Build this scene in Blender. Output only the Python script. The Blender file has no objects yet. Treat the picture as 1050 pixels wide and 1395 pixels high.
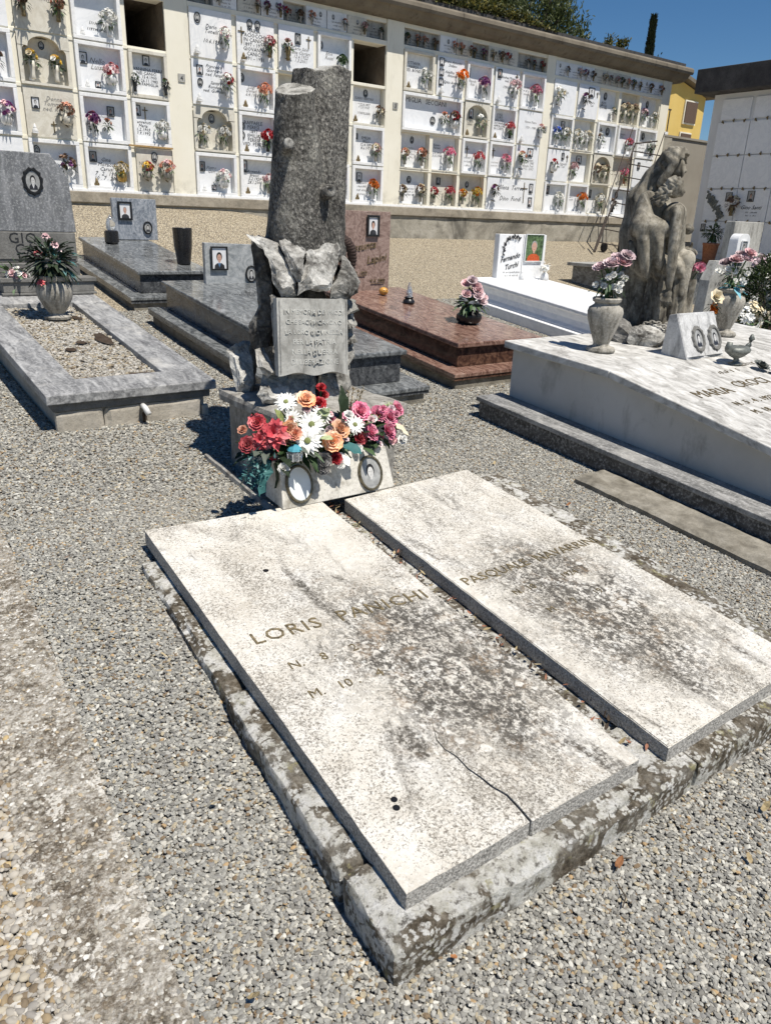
import bpy, bmesh, math, random
import numpy as np
from mathutils import Vector, Matrix, noise as mnoise

R = math.radians
rnd = random.Random(11)
scene = bpy.context.scene
COL = scene.collection

# ------------------------------------------------------------------ camera
cam = bpy.data.cameras.new('camera')
cam.sensor_fit = 'VERTICAL'; cam.sensor_height = 24.0; cam.lens = 1030 / 1395 * 24.0
cam.clip_start = 0.05; cam.clip_end = 3000
camo = bpy.data.objects.new('camera', cam); COL.objects.link(camo)
_r = Vector((0.805, -0.592, 0.035)); _u = Vector((0.187, 0.310, 0.932)); _b = Vector((-0.562, -0.744, 0.361))
_b.normalize(); _r = (_r - _b * _r.dot(_b)).normalized(); _u = _b.cross(_r)
camo.matrix_world = Matrix(((_r.x, _u.x, _b.x, 0), (_r.y, _u.y, _b.y, 0), (_r.z, _u.z, _b.z, 1.6), (0, 0, 0, 1)))
scene.camera = camo

# ------------------------------------------------------------------ sky and sun
SUN = Vector((0.11, -0.49, 1.0)).normalized()
world = bpy.data.worlds.new('World'); scene.world = world; world.use_nodes = True
wn = world.node_tree.nodes; wl_ = world.node_tree.links
bg = wn['Background']; bg.inputs['Strength'].default_value = 0.064
sky = wn.new('ShaderNodeTexSky'); sky.sky_type = 'NISHITA'; sky.sun_disc = False
sky.sun_elevation = math.asin(SUN.z); sky.sun_rotation = math.atan2(SUN.x, SUN.y)
sky.altitude = 1200; sky.air_density = 1.0; sky.dust_density = 0.0; sky.ozone_density = 4.0
hs_w = wn.new('ShaderNodeHueSaturation'); hs_w.inputs['Saturation'].default_value = 1.22
wl_.new(sky.outputs[0], hs_w.inputs['Color']); wl_.new(hs_w.outputs[0], bg.inputs[0])
sun = bpy.data.lights.new('sun', 'SUN'); sun.energy = 4.6; sun.angle = R(0.53); sun.color = (1.0, 0.945, 0.855)
suno = bpy.data.objects.new('sun', sun); COL.objects.link(suno)
suno.rotation_euler = (-SUN).to_track_quat('-Z', 'Y').to_euler(); suno.location = (0, 0, 30)
scene.render.engine = 'CYCLES'
scene.view_settings.view_transform = 'Standard'; scene.view_settings.look = 'None'
scene.view_settings.exposure = 0.32; scene.view_settings.gamma = 1.0

# ------------------------------------------------------------------ scene helpers
WL = {}          # world location of every thing's origin

def setp(o, label=None, cat=None, group=None, kind=None):
    if label: o['label'] = label
    if cat: o['category'] = cat
    if group: o['group'] = group
    if kind: o['kind'] = kind
    return o

def thing(name, loc, label, cat, group=None):
    o = bpy.data.objects.new(name, None); COL.objects.link(o)
    o.location = loc; o.empty_display_size = 0.1; WL[o.name] = Vector(loc)
    return setp(o, label, cat, group)

class MB:
    """collects geometry in world coordinates, then links it as one mesh object"""
    def __init__(s): s.v = []; s.f = []; s.m = []
    def add(s, vs, fs, mi=0):
        o = len(s.v); s.v += [tuple(v) for v in vs]
        s.f += [tuple(i + o for i in f) for f in fs]; s.m += [mi] * len(fs)
    def box(s, x0, x1, y0, y1, z0, z1, sl=0.0, yr=None, mi=0):
        """axis box; with sl the heights climb along y from yr (stones laid on the slope)"""
        yr = y0 if yr is None else yr
        vs = [(x, y, z + sl * (y - yr)) for z in (z0, z1) for y in (y0, y1) for x in (x0, x1)]
        s.add(vs, [(0, 2, 3, 1), (4, 5, 7, 6), (0, 1, 5, 4), (2, 6, 7, 3), (0, 4, 6, 2), (1, 3, 7, 5)], mi)
    def quadbox(s, q, zb, zt, mi=0):
        """q: four xy corners ccw; zb, zt functions of x,y"""
        vs = [(x, y, zb(x, y)) for x, y in q] + [(x, y, zt(x, y)) for x, y in q]
        n = len(q)
        s.add(vs, [tuple(range(n - 1, -1, -1)), tuple(range(n, 2 * n))] + [(i, (i + 1) % n, n + (i + 1) % n, n + i) for i in range(n)], mi)
    def extrude(s, poly, fn, a, b, mi=0):
        """poly 2d ccw points; fn(u,v,w)->xyz; from w=a to w=b"""
        n = len(poly)
        vs = [fn(u, v, a) for u, v in poly] + [fn(u, v, b) for u, v in poly]
        s.add(vs, [tuple(range(n - 1, -1, -1)), tuple(range(n, 2 * n))] + [(i, (i + 1) % n, n + (i + 1) % n, n + i) for i in range(n)], mi)
    def lathe(s, prof, seg=24, c=(0, 0, 0), mi=0, sx=1.0, sy=1.0):
        n = len(prof); vs = []; fs = []
        for r, z in prof:
            for k in range(seg):
                a = 2 * math.pi * k / seg
                vs.append((c[0] + r * sx * math.cos(a), c[1] + r * sy * math.sin(a), c[2] + z))
        for i in range(n - 1):
            for k in range(seg):
                k2 = (k + 1) % seg
                fs.append((i * seg + k, i * seg + k2, (i + 1) * seg + k2, (i + 1) * seg + k))
        fs.append(tuple(range(seg - 1, -1, -1))); fs.append(tuple((n - 1) * seg + k for k in range(seg)))
        s.add(vs, fs, mi)
    def tube(s, pts, rad, seg=6, mi=0):
        pts = [Vector(p) for p in pts]; n = len(pts); vs = []; fs = []
        for i, p in enumerate(pts):
            d = (pts[min(i + 1, n - 1)] - pts[max(i - 1, 0)])
            d = d.normalized() if d.length > 1e-9 else Vector((0, 0, 1))
            a = d.cross(Vector((0, 0, 1)) if abs(d.z) < 0.9 else Vector((1, 0, 0))).normalized(); b = d.cross(a)
            r = rad[i] if isinstance(rad, (list, tuple)) else rad
            vs += [p + (a * math.cos(2 * math.pi * k / seg) + b * math.sin(2 * math.pi * k / seg)) * r for k in range(seg)]
        for i in range(n - 1):
            for k in range(seg):
                k2 = (k + 1) % seg
                fs.append((i * seg + k, (i + 1) * seg + k, (i + 1) * seg + k2, i * seg + k2))
        fs.append(tuple(range(seg))); fs.append(tuple((n - 1) * seg + k for k in range(seg - 1, -1, -1)))
        s.add(vs, fs, mi)
    def build(s, name, mats, parent=None, smooth=False, bevel=0.0, bseg=2, at=None):
        off = Vector(at) if at is not None else (WL[parent.name] if parent is not None else Vector((0, 0, 0)))
        me = bpy.data.meshes.new(name)
        me.from_pydata([(v[0] - off.x, v[1] - off.y, v[2] - off.z) for v in s.v], [], s.f)
        mats = mats if isinstance(mats, (list, tuple)) else [mats]
        for m in mats: me.materials.append(m)
        me.polygons.foreach_set('material_index', s.m)
        if bevel:
            bm = bmesh.new(); bm.from_mesh(me)
            bmesh.ops.recalc_face_normals(bm, faces=bm.faces)
            es = [e for e in bm.edges if len(e.link_faces) == 2 and e.calc_face_angle(0) > 0.5]
            bmesh.ops.bevel(bm, geom=es, offset=bevel, segments=bseg, profile=0.5, affect='EDGES', clamp_overlap=True)
            bm.to_mesh(me); bm.free()
        if smooth: me.polygons.foreach_set('use_smooth', [True] * len(me.polygons))
        me.update()
        return link(name, me, parent, at)

def link(name, me, parent=None, at=None):
    o = bpy.data.objects.new(name, me); COL.objects.link(o)
    if parent is not None:
        o.parent = parent; WL[o.name] = WL[parent.name]
    else:
        o.location = at if at is not None else (0, 0, 0); WL[o.name] = Vector(o.location)
    return o

def copy_tree(o, parent=None, mats=None):
    c = o.copy(); COL.objects.link(c); c.parent = parent
    for ch in o.children: copy_tree(ch, c)
    return c

def auto_smooth(o, ang=0.6):
    me = o.data
    bm = bmesh.new(); bm.from_mesh(me)
    for f in bm.faces: f.smooth = True
    for e in bm.edges:
        if len(e.link_faces) == 2 and e.calc_face_angle(0) > ang: e.smooth = False
    bm.to_mesh(me); bm.free()

# terrain: the graveyard climbs gently towards the burial wall
def smst(a, b, x):
    t = min(max((x - a) / (b - a), 0), 1); return t * t * (3 - 2 * t)
def gz(x, y):
    yy = min(max(y - 4, 0), 7)
    return 0.09 * min(y, 11) + 0.0073 * yy * yy + 0.33 * smst(8.3, 11, y) * (1 - smst(5, 7.5, x)) \
        + 0.058 * smst(0.9, 2.4, y) * (1 - smst(2.9, 3.7, y)) * smst(0.35, 0.78, x) * (1 - smst(1.0, 1.3, x))      # gravel heaped against the double grave

# signed distance field -> mesh (naive surface nets)
def sdf_mesh(fn, lo, hi, h):
    lo = np.array(lo, float); n = [int(math.ceil((hi[i] - lo[i]) / h)) + 1 for i in range(3)]
    ax = [lo[i] + h * np.arange(n[i]) for i in range(3)]
    X, Y, Z = np.meshgrid(*ax, indexing='ij')
    D = fn(X, Y, Z)
    ins = D < 0
    c = [D[i:n[0] - 1 + i, j:n[1] - 1 + j, k:n[2] - 1 + k] for i in (0, 1) for j in (0, 1) for k in (0, 1)]
    offs = [(i, j, k) for i in (0, 1) for j in (0, 1) for k in (0, 1)]
    neg = sum((a < 0).astype(int) for a in c)
    act = (neg > 0) & (neg < 8)
    idx = -np.ones(act.shape, int); idx[act] = np.arange(act.sum())
    base = np.stack(np.nonzero(act), 1).astype(float)
    vals = [a[act] for a in c]
    acc = np.zeros((len(base), 3)); cnt = np.zeros(len(base))
    for a in range(8):
        for b in range(a + 1, 8):
            d = np.abs(np.array(offs[a]) - np.array(offs[b]))
            if d.sum() != 1: continue
            va, vb = vals[a], vals[b]; m = (va < 0) != (vb < 0)
            t = np.where(m, va / np.where(va - vb == 0, 1, va - vb), 0)
            p = np.array(offs[a])[None] + t[:, None] * (np.array(offs[b]) - np.array(offs[a]))[None]
            acc[m] += p[m]; cnt[m] += 1
    V = lo + (base + acc / cnt[:, None]) * h
    F = []
    for axis in range(3):
        o1, o2 = [(1, 2), (2, 0), (0, 1)][axis]
        sl0 = [slice(None)] * 3; sl1 = [slice(None)] * 3
        sl0[axis] = slice(0, n[axis] - 1); sl1[axis] = slice(1, n[axis])
        ch = ins[tuple(sl0)] != ins[tuple(sl1)]
        pos = np.stack(np.nonzero(ch), 1)
        ok = (pos[:, o1] > 0) & (pos[:, o2] > 0) & (pos[:, o1] < n[o1] - 1) & (pos[:, o2] < n[o2] - 1)
        pos = pos[ok]
        e1 = np.zeros(3, int); e1[o1] = 1; e2 = np.zeros(3, int); e2[o2] = 1
        g = lambda p: idx[p[:, 0], p[:, 1], p[:, 2]]
        q = np.stack([g(pos - e1 - e2), g(pos - e2), g(pos), g(pos - e1)], 1)
        flip = ~ins[tuple(sl0)][pos[:, 0], pos[:, 1], pos[:, 2]]
        q[flip] = q[flip][:, ::-1]
        F.append(q)
    return V, np.concatenate(F)

def sdf_build(name, fn, lo, hi, h, mat, parent, smooth=True):
    V, F = sdf_mesh(fn, lo, hi, h)
    off = WL[parent.name] if parent is not None else Vector((0, 0, 0))
    V = V - np.array(off)
    me = bpy.data.meshes.new(name); me.from_pydata(V.tolist(), [], F.tolist()); me.materials.append(mat)
    if smooth: me.polygons.foreach_set('use_smooth', [True] * len(me.polygons))
    me.update()
    return link(name, me, parent)

def smin(a, b, k):
    hh = np.clip(0.5 + 0.5 * (b - a) / k, 0, 1); return b * (1 - hh) + a * hh - k * hh * (1 - hh)
def capsule(X, Y, Z, a, b, ra, rb=None):
    rb = ra if rb is None else rb
    a = np.array(a, float); b = np.array(b, float); d = b - a; L = float(d @ d)
    t = np.clip(((X - a[0]) * d[0] + (Y - a[1]) * d[1] + (Z - a[2]) * d[2]) / L, 0, 1)
    return np.sqrt((X - a[0] - t * d[0]) ** 2 + (Y - a[1] - t * d[1]) ** 2 + (Z - a[2] - t * d[2]) ** 2) - (ra + (rb - ra) * t)
def ellip(X, Y, Z, c, r, rz=0.0):
    x, y, z = X - c[0], Y - c[1], Z - c[2]
    if rz: x, y = x * math.cos(rz) + y * math.sin(rz), -x * math.sin(rz) + y * math.cos(rz)
    k = np.sqrt((x / r[0]) ** 2 + (y / r[1]) ** 2 + (z / r[2]) ** 2)
    return (k - 1) * min(r)
def sbox(X, Y, Z, c, r, rad=0.01, rz=0.0):
    x, y, z = X - c[0], Y - c[1], Z - c[2]
    if rz: x, y = x * math.cos(rz) + y * math.sin(rz), -x * math.sin(rz) + y * math.cos(rz)
    qx, qy, qz = np.abs(x) - r[0] + rad, np.abs(y) - r[1] + rad, np.abs(z) - r[2] + rad
    return np.sqrt(np.maximum(qx, 0) ** 2 + np.maximum(qy, 0) ** 2 + np.maximum(qz, 0) ** 2) + np.minimum(np.maximum(qx, np.maximum(qy, qz)), 0) - rad
def vnoise(X, Y, Z, s, seed=0):
    """cheap smooth value noise from summed sines"""
    rs = np.random.RandomState(seed); o = np.zeros_like(X)
    for i in range(7):
        d = rs.normal(size=3); d /= np.linalg.norm(d); f = s * rs.uniform(0.6, 1.7)
        o += np.sin((X * d[0] + Y * d[1] + Z * d[2]) * f + rs.uniform(0, 6.28))
    return o / 7

def rough_box(mb, q, hb, ht, step=0.05, amp=0.006, sc=9.0, chamfer=0.02, base=gz, seed=0.0, chips=0.0):
    """an old stone: finely divided box on four xy corners (ccw), top and bottom heights above the ground, edges worn"""
    q = [Vector((p[0], p[1], 0)) for p in q]
    nu = max(2, int((q[1] - q[0]).length / step)); nv = max(2, int((q[3] - q[0]).length / step)); nw = max(2, int((ht - hb) / step) + 1)
    idx = {}; vs = []; fs = []
    def P(i, j, k):
        key = (i, j, k)
        if key in idx: return idx[key]
        u, v, w = i / nu, j / nv, k / nw
        p = (q[0] * (1 - u) + q[1] * u) * (1 - v) + (q[3] * (1 - u) + q[2] * u) * v
        c = (q[0] + q[1] + q[2] + q[3]) / 4
        h = hb + (ht - hb) * w
        # round the edges
        n_ed = (i in (0, nu)) + (j in (0, nv)) + (k == nw)
        pn = Vector((p.x, p.y, h)) * sc + Vector((seed, seed * 1.7, 0))
        d = mnoise.noise_vector(pn) * amp + mnoise.noise_vector(pn * 2.7) * amp * 0.5
        if n_ed >= 2:
            e = chamfer * (0.55 + 0.9 * abs(mnoise.noise(pn * 0.7))) + chips * max(0, mnoise.noise(pn * 0.45) - 0.15)
            dirv = Vector((c.x - p.x, c.y - p.y, 0))
            iu = (q[1] - q[0]).normalized(); iv = (q[3] - q[0]).normalized()
            if i == 0: p = p + iu * e * 0.6
            if i == nu: p = p - iu * e * 0.6
            if j == 0: p = p + iv * e * 0.6
            if j == nv: p = p - iv * e * 0.6
            if k == nw: h -= e * 0.6
        idx[key] = len(vs); vs.append((p.x + d.x, p.y + d.y, h + d.z + base(p.x, p.y))); return idx[key]
    for i in range(nu):
        for j in range(nv):
            fs.append((P(i, j, nw), P(i + 1, j, nw), P(i + 1, j + 1, nw), P(i, j + 1, nw)))
    for k in range(nw):
        for i in range(nu):
            fs.append((P(i, 0, k), P(i + 1, 0, k), P(i + 1, 0, k + 1), P(i, 0, k + 1)))
            fs.append((P(i + 1, nv, k), P(i, nv, k), P(i, nv, k + 1), P(i + 1, nv, k + 1)))
        for j in range(nv):
            fs.append((P(0, j + 1, k), P(0, j, k), P(0, j, k + 1), P(0, j + 1, k + 1)))
            fs.append((P(nu, j, k), P(nu, j + 1, k), P(nu, j + 1, k + 1), P(nu, j, k + 1)))
    mb.add(vs, fs)

def rock_mesh(mb, c, size, seed, npts=16, sub=2, amp=0.02, mi=0, rot=0.0, flat=0.0):
    """an angular boulder: hull of random points, divided and roughened"""
    rr = random.Random(seed); bm = bmesh.new()
    for i in range(npts):
        v = Vector((rr.uniform(-1, 1), rr.uniform(-1, 1), rr.uniform(-1, 1)))
        m = max(abs(v.x), abs(v.y), abs(v.z)); v = v / m * rr.uniform(0.78, 1.0)
        v.rotate(Matrix.Rotation(rot, 3, 'Z'))
        bm.verts.new((v.x * size[0], v.y * size[1], v.z * size[2]))
    r = bmesh.ops.convex_hull(bm, input=bm.verts)
    bmesh.ops.delete(bm, geom=list({g for g in list(r['geom_interior']) + list(r['geom_unused']) if isinstance(g, bmesh.types.BMVert)}), context='VERTS')
    bmesh.ops.dissolve_limit(bm, angle_limit=0.25, verts=bm.verts, edges=bm.edges)
    bmesh.ops.bevel(bm, geom=list(bm.edges), offset=min(size) * 0.10, segments=1, affect='EDGES', clamp_overlap=True)
    bmesh.ops.triangulate(bm, faces=bm.faces)
    bmesh.ops.subdivide_edges(bm, edges=bm.edges, cuts=sub, use_grid_fill=True)
    for v in bm.verts:
        p = v.co * (1.0 / max(size)) * 2.2 + Vector((seed, seed * 2.1, 0))
        v.co += mnoise.noise_vector(p) * amp + mnoise.noise_vector(p * 3.1) * amp * 0.45
    bm.verts.index_update()
    mb.add([(v.co.x + c[0], v.co.y + c[1], v.co.z + c[2]) for v in bm.verts], [tuple(v.index for v in f.verts) for f in bm.faces], mi)
    bm.free()

def rock_poly(mb, pts, yf, depth, seed, lean=0.07, bulge=0.03, sub=4, amp=0.0085):
    """a split block: its face outline (x, z) at distance yf, running back by depth, top leaning away"""
    rr = random.Random(seed); bm = bmesh.new(); n = len(pts)
    zs_ = [q[1] for q in pts]; z0, z1 = min(zs_), max(zs_); cx = sum(q[0] for q in pts) / n; cz = sum(q[1] for q in pts) / n
    fy = lambda z: yf + lean * ((z - z0) / (z1 - z0)) ** 1.5
    fr = [bm.verts.new((x, fy(z) + rr.uniform(-0.012, 0.012), z)) for x, z in pts]
    bk = [bm.verts.new((cx + (x - cx) * 0.80 + depth * 0.6, yf + depth, cz + (z - cz) * 0.9)) for x, z in pts]
    ins = [bm.verts.new((cx + (x - cx) * rr.uniform(0.5, 0.78), fy(z) - bulge * rr.uniform(0.4, 1.0), cz + (z - cz) * rr.uniform(0.5, 0.78))) for x, z in pts]
    for i in range(n):
        j = (i + 1) % n
        bm.faces.new((fr[i], bk[i], bk[j], fr[j])); bm.faces.new((fr[i], fr[j], ins[j])); bm.faces.new((fr[i], ins[j], ins[i]))
    bm.faces.new(ins); bm.faces.new(bk)
    bmesh.ops.recalc_face_normals(bm, faces=bm.faces); bmesh.ops.triangulate(bm, faces=bm.faces)
    bmesh.ops.subdivide_edges(bm, edges=bm.edges, cuts=sub, use_grid_fill=True)
    for v in bm.verts:
        q = v.co * 14 + Vector((seed * 3.1, 0, 0)); v.co += mnoise.noise_vector(q) * amp + mnoise.noise_vector(q * 3.3) * amp * 0.7 + mnoise.noise_vector(q * 8.0) * amp * 0.35
    bm.verts.index_update()
    mb.add([v.co[:] for v in bm.verts], [tuple(v.index for v in f.verts) for f in bm.faces]); bm.free()
# ------------------------------------------------------------------ materials
class NT:
    def __init__(s, name, rough=0.7, spec=0.5, coord='Object'):
        s.mat = bpy.data.materials.new(name); s.mat.use_nodes = True
        s.n = s.mat.node_tree.nodes; s.l = s.mat.node_tree.links
        s.b = s.n['Principled BSDF']; s.b.inputs['Roughness'].default_value = rough
        s.b.inputs['Specular IOR Level'].default_value = spec
        tc = s.n.new('ShaderNodeTexCoord'); s.co = tc.outputs[coord]
        if coord == 'World':
            pass
    def geo(s):
        g = s.n.new('ShaderNodeNewGeometry'); return g
    def set(s, sock, v):
        if hasattr(v, 'links') or isinstance(v, bpy.types.NodeSocket): s.l.new(v, sock)
        elif isinstance(v, (tuple, list)) and len(v) == 3 and sock.type == 'RGBA': sock.default_value = (*v, 1)
        else: sock.default_value = v
    def map(s, sc=(1, 1, 1), rot=(0, 0, 0), loc=(0, 0, 0), vec=None):
        m = s.n.new('ShaderNodeMapping'); s.l.new(vec or s.co, m.inputs[0])
        m.inputs['Scale'].default_value = sc; m.inputs['Rotation'].default_value = rot; m.inputs['Location'].default_value = loc
        return m.outputs[0]
    def noise(s, scale, detail=4, rough=0.55, dist=0.0, vec=None, out=0):
        n = s.n.new('ShaderNodeTexNoise'); s.l.new(vec or s.co, n.inputs['Vector'])
        n.inputs['Scale'].default_value = scale; n.inputs['Detail'].default_value = detail
        n.inputs['Roughness'].default_value = rough; n.inputs['Distortion'].default_value = dist
        return n.outputs[out]
    def vor(s, scale, feature='F1', vec=None, out='Distance', rand=1.0):
        n = s.n.new('ShaderNodeTexVoronoi'); n.feature = feature; s.l.new(vec or s.co, n.inputs['Vector'])
        n.inputs['Scale'].default_value = scale; n.inputs['Randomness'].default_value = rand
        return n.outputs[out]
    def wave(s, scale, dist, detail=3, dscale=1.0, vec=None, direction='X'):
        n = s.n.new('ShaderNodeTexWave'); n.bands_direction = direction; s.l.new(vec or s.co, n.inputs['Vector'])
        n.inputs['Scale'].default_value = scale; n.inputs['Distortion'].default_value = dist
        n.inputs['Detail'].default_value = detail; n.inputs['Detail Scale'].default_value = dscale
        return n.outputs['Fac']
    def ramp(s, fac, stops, interp='LINEAR'):
        r = s.n.new('ShaderNodeValToRGB'); s.l.new(fac, r.inputs[0]); cr = r.color_ramp; cr.interpolation = interp
        while len(cr.elements) < len(stops): cr.elements.new(0.5)
        for e, (p, c) in zip(cr.elements, stops):
            e.position = p; e.color = (c, c, c, 1) if isinstance(c, (int, float)) else (*c, 1)
        return r.outputs[0]
    def mix(s, fac, a, b, blend='MIX'):
        m = s.n.new('ShaderNodeMix'); m.data_type = 'RGBA'; m.blend_type = blend
        s.set(m.inputs[0], fac); s.set(m.inputs[6], a); s.set(m.inputs[7], b); return m.outputs[2]
    def math(s, op, a, b=0.0, clamp=False):
        m = s.n.new('ShaderNodeMath'); m.operation = op; m.use_clamp = clamp
        s.set(m.inputs[0], a); s.set(m.inputs[1], b); return m.outputs[0]
    def sep(s, vec=None):
        m = s.n.new('ShaderNodeSeparateXYZ'); s.l.new(vec or s.co, m.inputs[0]); return m.outputs
    def warp(s, amount, scale, vec=None):
        n = s.n.new('ShaderNodeTexNoise'); s.l.new(vec or s.co, n.inputs['Vector']); n.inputs['Scale'].default_value = scale; n.inputs['Detail'].default_value = 3
        a = s.n.new('ShaderNodeVectorMath'); a.operation = 'MULTIPLY_ADD'
        s.l.new(n.outputs['Color'], a.inputs[0]); a.inputs[1].default_value = (amount,) * 3; s.l.new(vec or s.co, a.inputs[2]); return a.outputs[0]
    def rand(s):
        return s.n.new('ShaderNodeObjectInfo').outputs['Random']
    def bump(s, h, strength=0.5, dist=0.01):
        b = s.n.new('ShaderNodeBump'); s.set(b.inputs['Height'], h); b.inputs['Strength'].default_value = strength; b.inputs['Distance'].default_value = dist
        s.l.new(b.outputs[0], s.b.inputs['Normal'])
    def done(s, color=None, rough=None):
        if color is not None: s.set(s.b.inputs['Base Color'], color)
        if rough is not None: s.set(s.b.inputs['Roughness'], rough)
        return s.mat

def plain(name, c, rough=0.6, var=0.12, sc=30, metal=0.0, spec=0.5, trans=0.0, bump=0.0):
    t = NT(name, rough, spec)
    n = t.noise(sc, 4)
    d = tuple(max(0, x * (1 - var * 1.6)) for x in c); b = tuple(min(1, x * (1 + var)) for x in c)
    t.b.inputs['Metallic'].default_value = metal
    if trans: t.b.inputs['Transmission Weight'].default_value = trans
    if bump: t.bump(n, bump, 0.004)
    return t.done(t.ramp(n, [(0.3, d), (0.7, b)]))

def petal(name, c, c2, var=0.25):
    """petals and leaves: each flower a little different"""
    t = NT(name, 0.62, 0.25)
    n = t.noise(35, 3); r = t.rand(); isl = t.n.new('ShaderNodeNewGeometry').outputs['Random Per Island']
    col = t.mix(t.ramp(t.math('ADD', t.math('MULTIPLY', n, 0.6), t.math('MULTIPLY', isl, 0.5)), [(0.30, 0), (0.72, 1)]), c2, c)
    col = t.mix(t.ramp(isl, [(0.6, 0), (1.0, 0.28)]), col, tuple(x * 0.5 + 0.42 for x in c))
    t.bump(t.noise(160, 4, 0.7), 0.35, 0.003)
    hsv = t.n.new('ShaderNodeHueSaturation'); t.set(hsv.inputs['Color'], col)
    t.set(hsv.inputs['Value'], t.math('MULTIPLY_ADD', r, var * 2)); hsv.inputs['Value'].links[0].from_node.inputs[2].default_value = 1 - var
    t.b.inputs['Subsurface Weight'].default_value = 0.0
    return t.done(hsv.outputs[0])

MAT = {}
def M_slab():
    t = NT('lichened_travertine', 0.88, 0.3)
    st = t.map((1.0, 0.5, 1.0), (0, 0, R(-20)), vec=t.warp(0.05, 12)); fine = t.warp(0.012, 60)
    base = t.ramp(t.noise(5, 6, 0.7), [(0.32, (0.53, 0.49, 0.42)), (0.5, (0.655, 0.622, 0.555)), (0.68, (0.725, 0.704, 0.66))])
    base = t.mix(t.ramp(t.noise(85, 5, 0.8), [(0.50, 0), (0.66, 0.75)]), base, (0.775, 0.755, 0.705))
    o = t.sep()
    def spot(xc, yc, wx, wy):
        a = t.math('MULTIPLY', t.math('SUBTRACT', o[0], xc), 1 / wx); b = t.math('MULTIPLY', t.math('SUBTRACT', o[1], yc), 1 / wy)
        return t.math('POWER', 2.718, t.math('MULTIPLY', t.math('ADD', t.math('MULTIPLY', a, a), t.math('MULTIPLY', b, b)), -1.0))
    hollow = t.math('MAXIMUM', spot(-0.33, -1.22, 0.30, 0.52), spot(0.42, -1.25, 0.27, 0.50))     # where the old slabs have sunk
    low = t.ramp(t.math('ADD', t.math('MULTIPLY', hollow, 0.78), t.math('MULTIPLY', t.noise(2.6, 4, 0.65), 0.7)), [(0.38, 0.04), (0.58, 0.4), (0.86, 1.0)])
    # pitting: fine dark grains, crowded in some places
    crowd = t.math('ADD', t.math('MULTIPLY', t.noise(4.2, 5, 0.7, 0.6, vec=st), 0.42), t.math('MULTIPLY', low, 0.035))
    grain = t.math('SUBTRACT', t.math('ADD', t.noise(120, 5, 0.82, 0.2, vec=fine), crowd), 0.50)
    pit = t.ramp(grain, [(0.25, 0), (0.32, 0.9)])
    pc = t.ramp(t.noise(60, 3), [(0.35, (0.10, 0.085, 0.065)), (0.65, (0.30, 0.27, 0.225))])
    base = t.mix(pit, base, pc)
    # dark algae where the water stands
    dz = t.ramp(t.noise(4.6, 7, 0.72, 0.9, vec=st), [(0.36, 0), (0.46, 1)])
    dn = t.ramp(t.noise(44, 7, 0.82, 0.3, vec=t.map((1, 0.75, 1), (0, 0, R(-20)), vec=fine)), [(0.45, 0), (0.52, 1)])
    dk = t.math('MULTIPLY', t.math('MULTIPLY', dz, dn), low)
    base = t.mix(t.math('MULTIPLY', dk, 0.97), base, t.ramp(t.noise(90, 4, 0.7), [(0.35, (0.045, 0.041, 0.036)), (0.65, (0.13, 0.118, 0.10))]))
    run = t.math('MULTIPLY', t.ramp(t.noise(5.5, 6, 0.68, 1.2, vec=t.map((1.0, 0.28, 1.0), (0, 0, R(-24)), vec=fine)), [(0.56, 0), (0.63, 1)]), t.ramp(t.noise(75, 5, 0.8), [(0.40, 0.15), (0.54, 1)]))
    base = t.mix(t.math('MULTIPLY', t.math('MULTIPLY', run, 0.95), t.ramp(low, [(0.0, 0.35), (0.30, 1)])), base, (0.075, 0.066, 0.054))     # run-off streaks
    br = t.math('MULTIPLY', t.math('MULTIPLY', t.ramp(t.noise(8, 5, 0.7), [(0.52, 0), (0.64, 1)]), t.ramp(t.noise(60, 4, 0.7), [(0.42, 0), (0.58, 0.7)])), low)
    base = t.mix(br, base, (0.30, 0.215, 0.135))
    # pale crust lichens of three sizes, ragged rims
    for sc, lo, hi, mlo, op in ((17, 0.27, 0.31, 0.52, 0.8), (38, 0.28, 0.34, 0.52, 0.65), (70, 0.28, 0.36, 0.53, 0.5)):
        wv = t.warp(0.55 / sc, sc * 1.6)
        d = t.vor(sc, vec=wv); cc = t.vor(sc, vec=wv, out='Color')
        m = t.math('MULTIPLY', t.ramp(d, [(lo, 1), (hi, 0)]), t.ramp(t.noise(3.1 + sc * 0.05, 5, 0.7), [(mlo, 0), (mlo + 0.05, 1)]))
        m = t.math('MULTIPLY', t.math('MULTIPLY', m, op), t.ramp(low, [(0.0, 0.25), (0.4, 1)]))
        m = t.math('MULTIPLY', m, t.ramp(t.noise(140, 3, 0.7), [(0.30, 0.45), (0.5, 1)]))
        base = t.mix(m, base, t.ramp(cc, [(0.2, (0.63, 0.595, 0.52)), (0.5, (0.77, 0.735, 0.665)), (0.8, (0.69, 0.685, 0.645))]))
    pv = t.ramp(t.vor(4.3, vec=t.warp(0.02, 30)), [(0.030, 1), (0.042, 0)])
    base = t.mix(t.math('MULTIPLY', pv, 0.85), base, (0.06, 0.05, 0.04))
    t.bump(t.math('SUBTRACT', t.noise(150, 4, 0.75), t.math('MULTIPLY', pit, 0.5)), 0.5, 0.004)
    return t.done(base)
def M_side():
    t = NT('granite_edge', 0.85, 0.3)
    c = t.ramp(t.noise(150, 4, 0.8), [(0.36, (0.12, 0.115, 0.105)), (0.5, (0.34, 0.325, 0.30)), (0.64, (0.58, 0.565, 0.53))])
    t.bump(t.noise(110, 3), 0.8, 0.006)
    return t.done(c)
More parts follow.
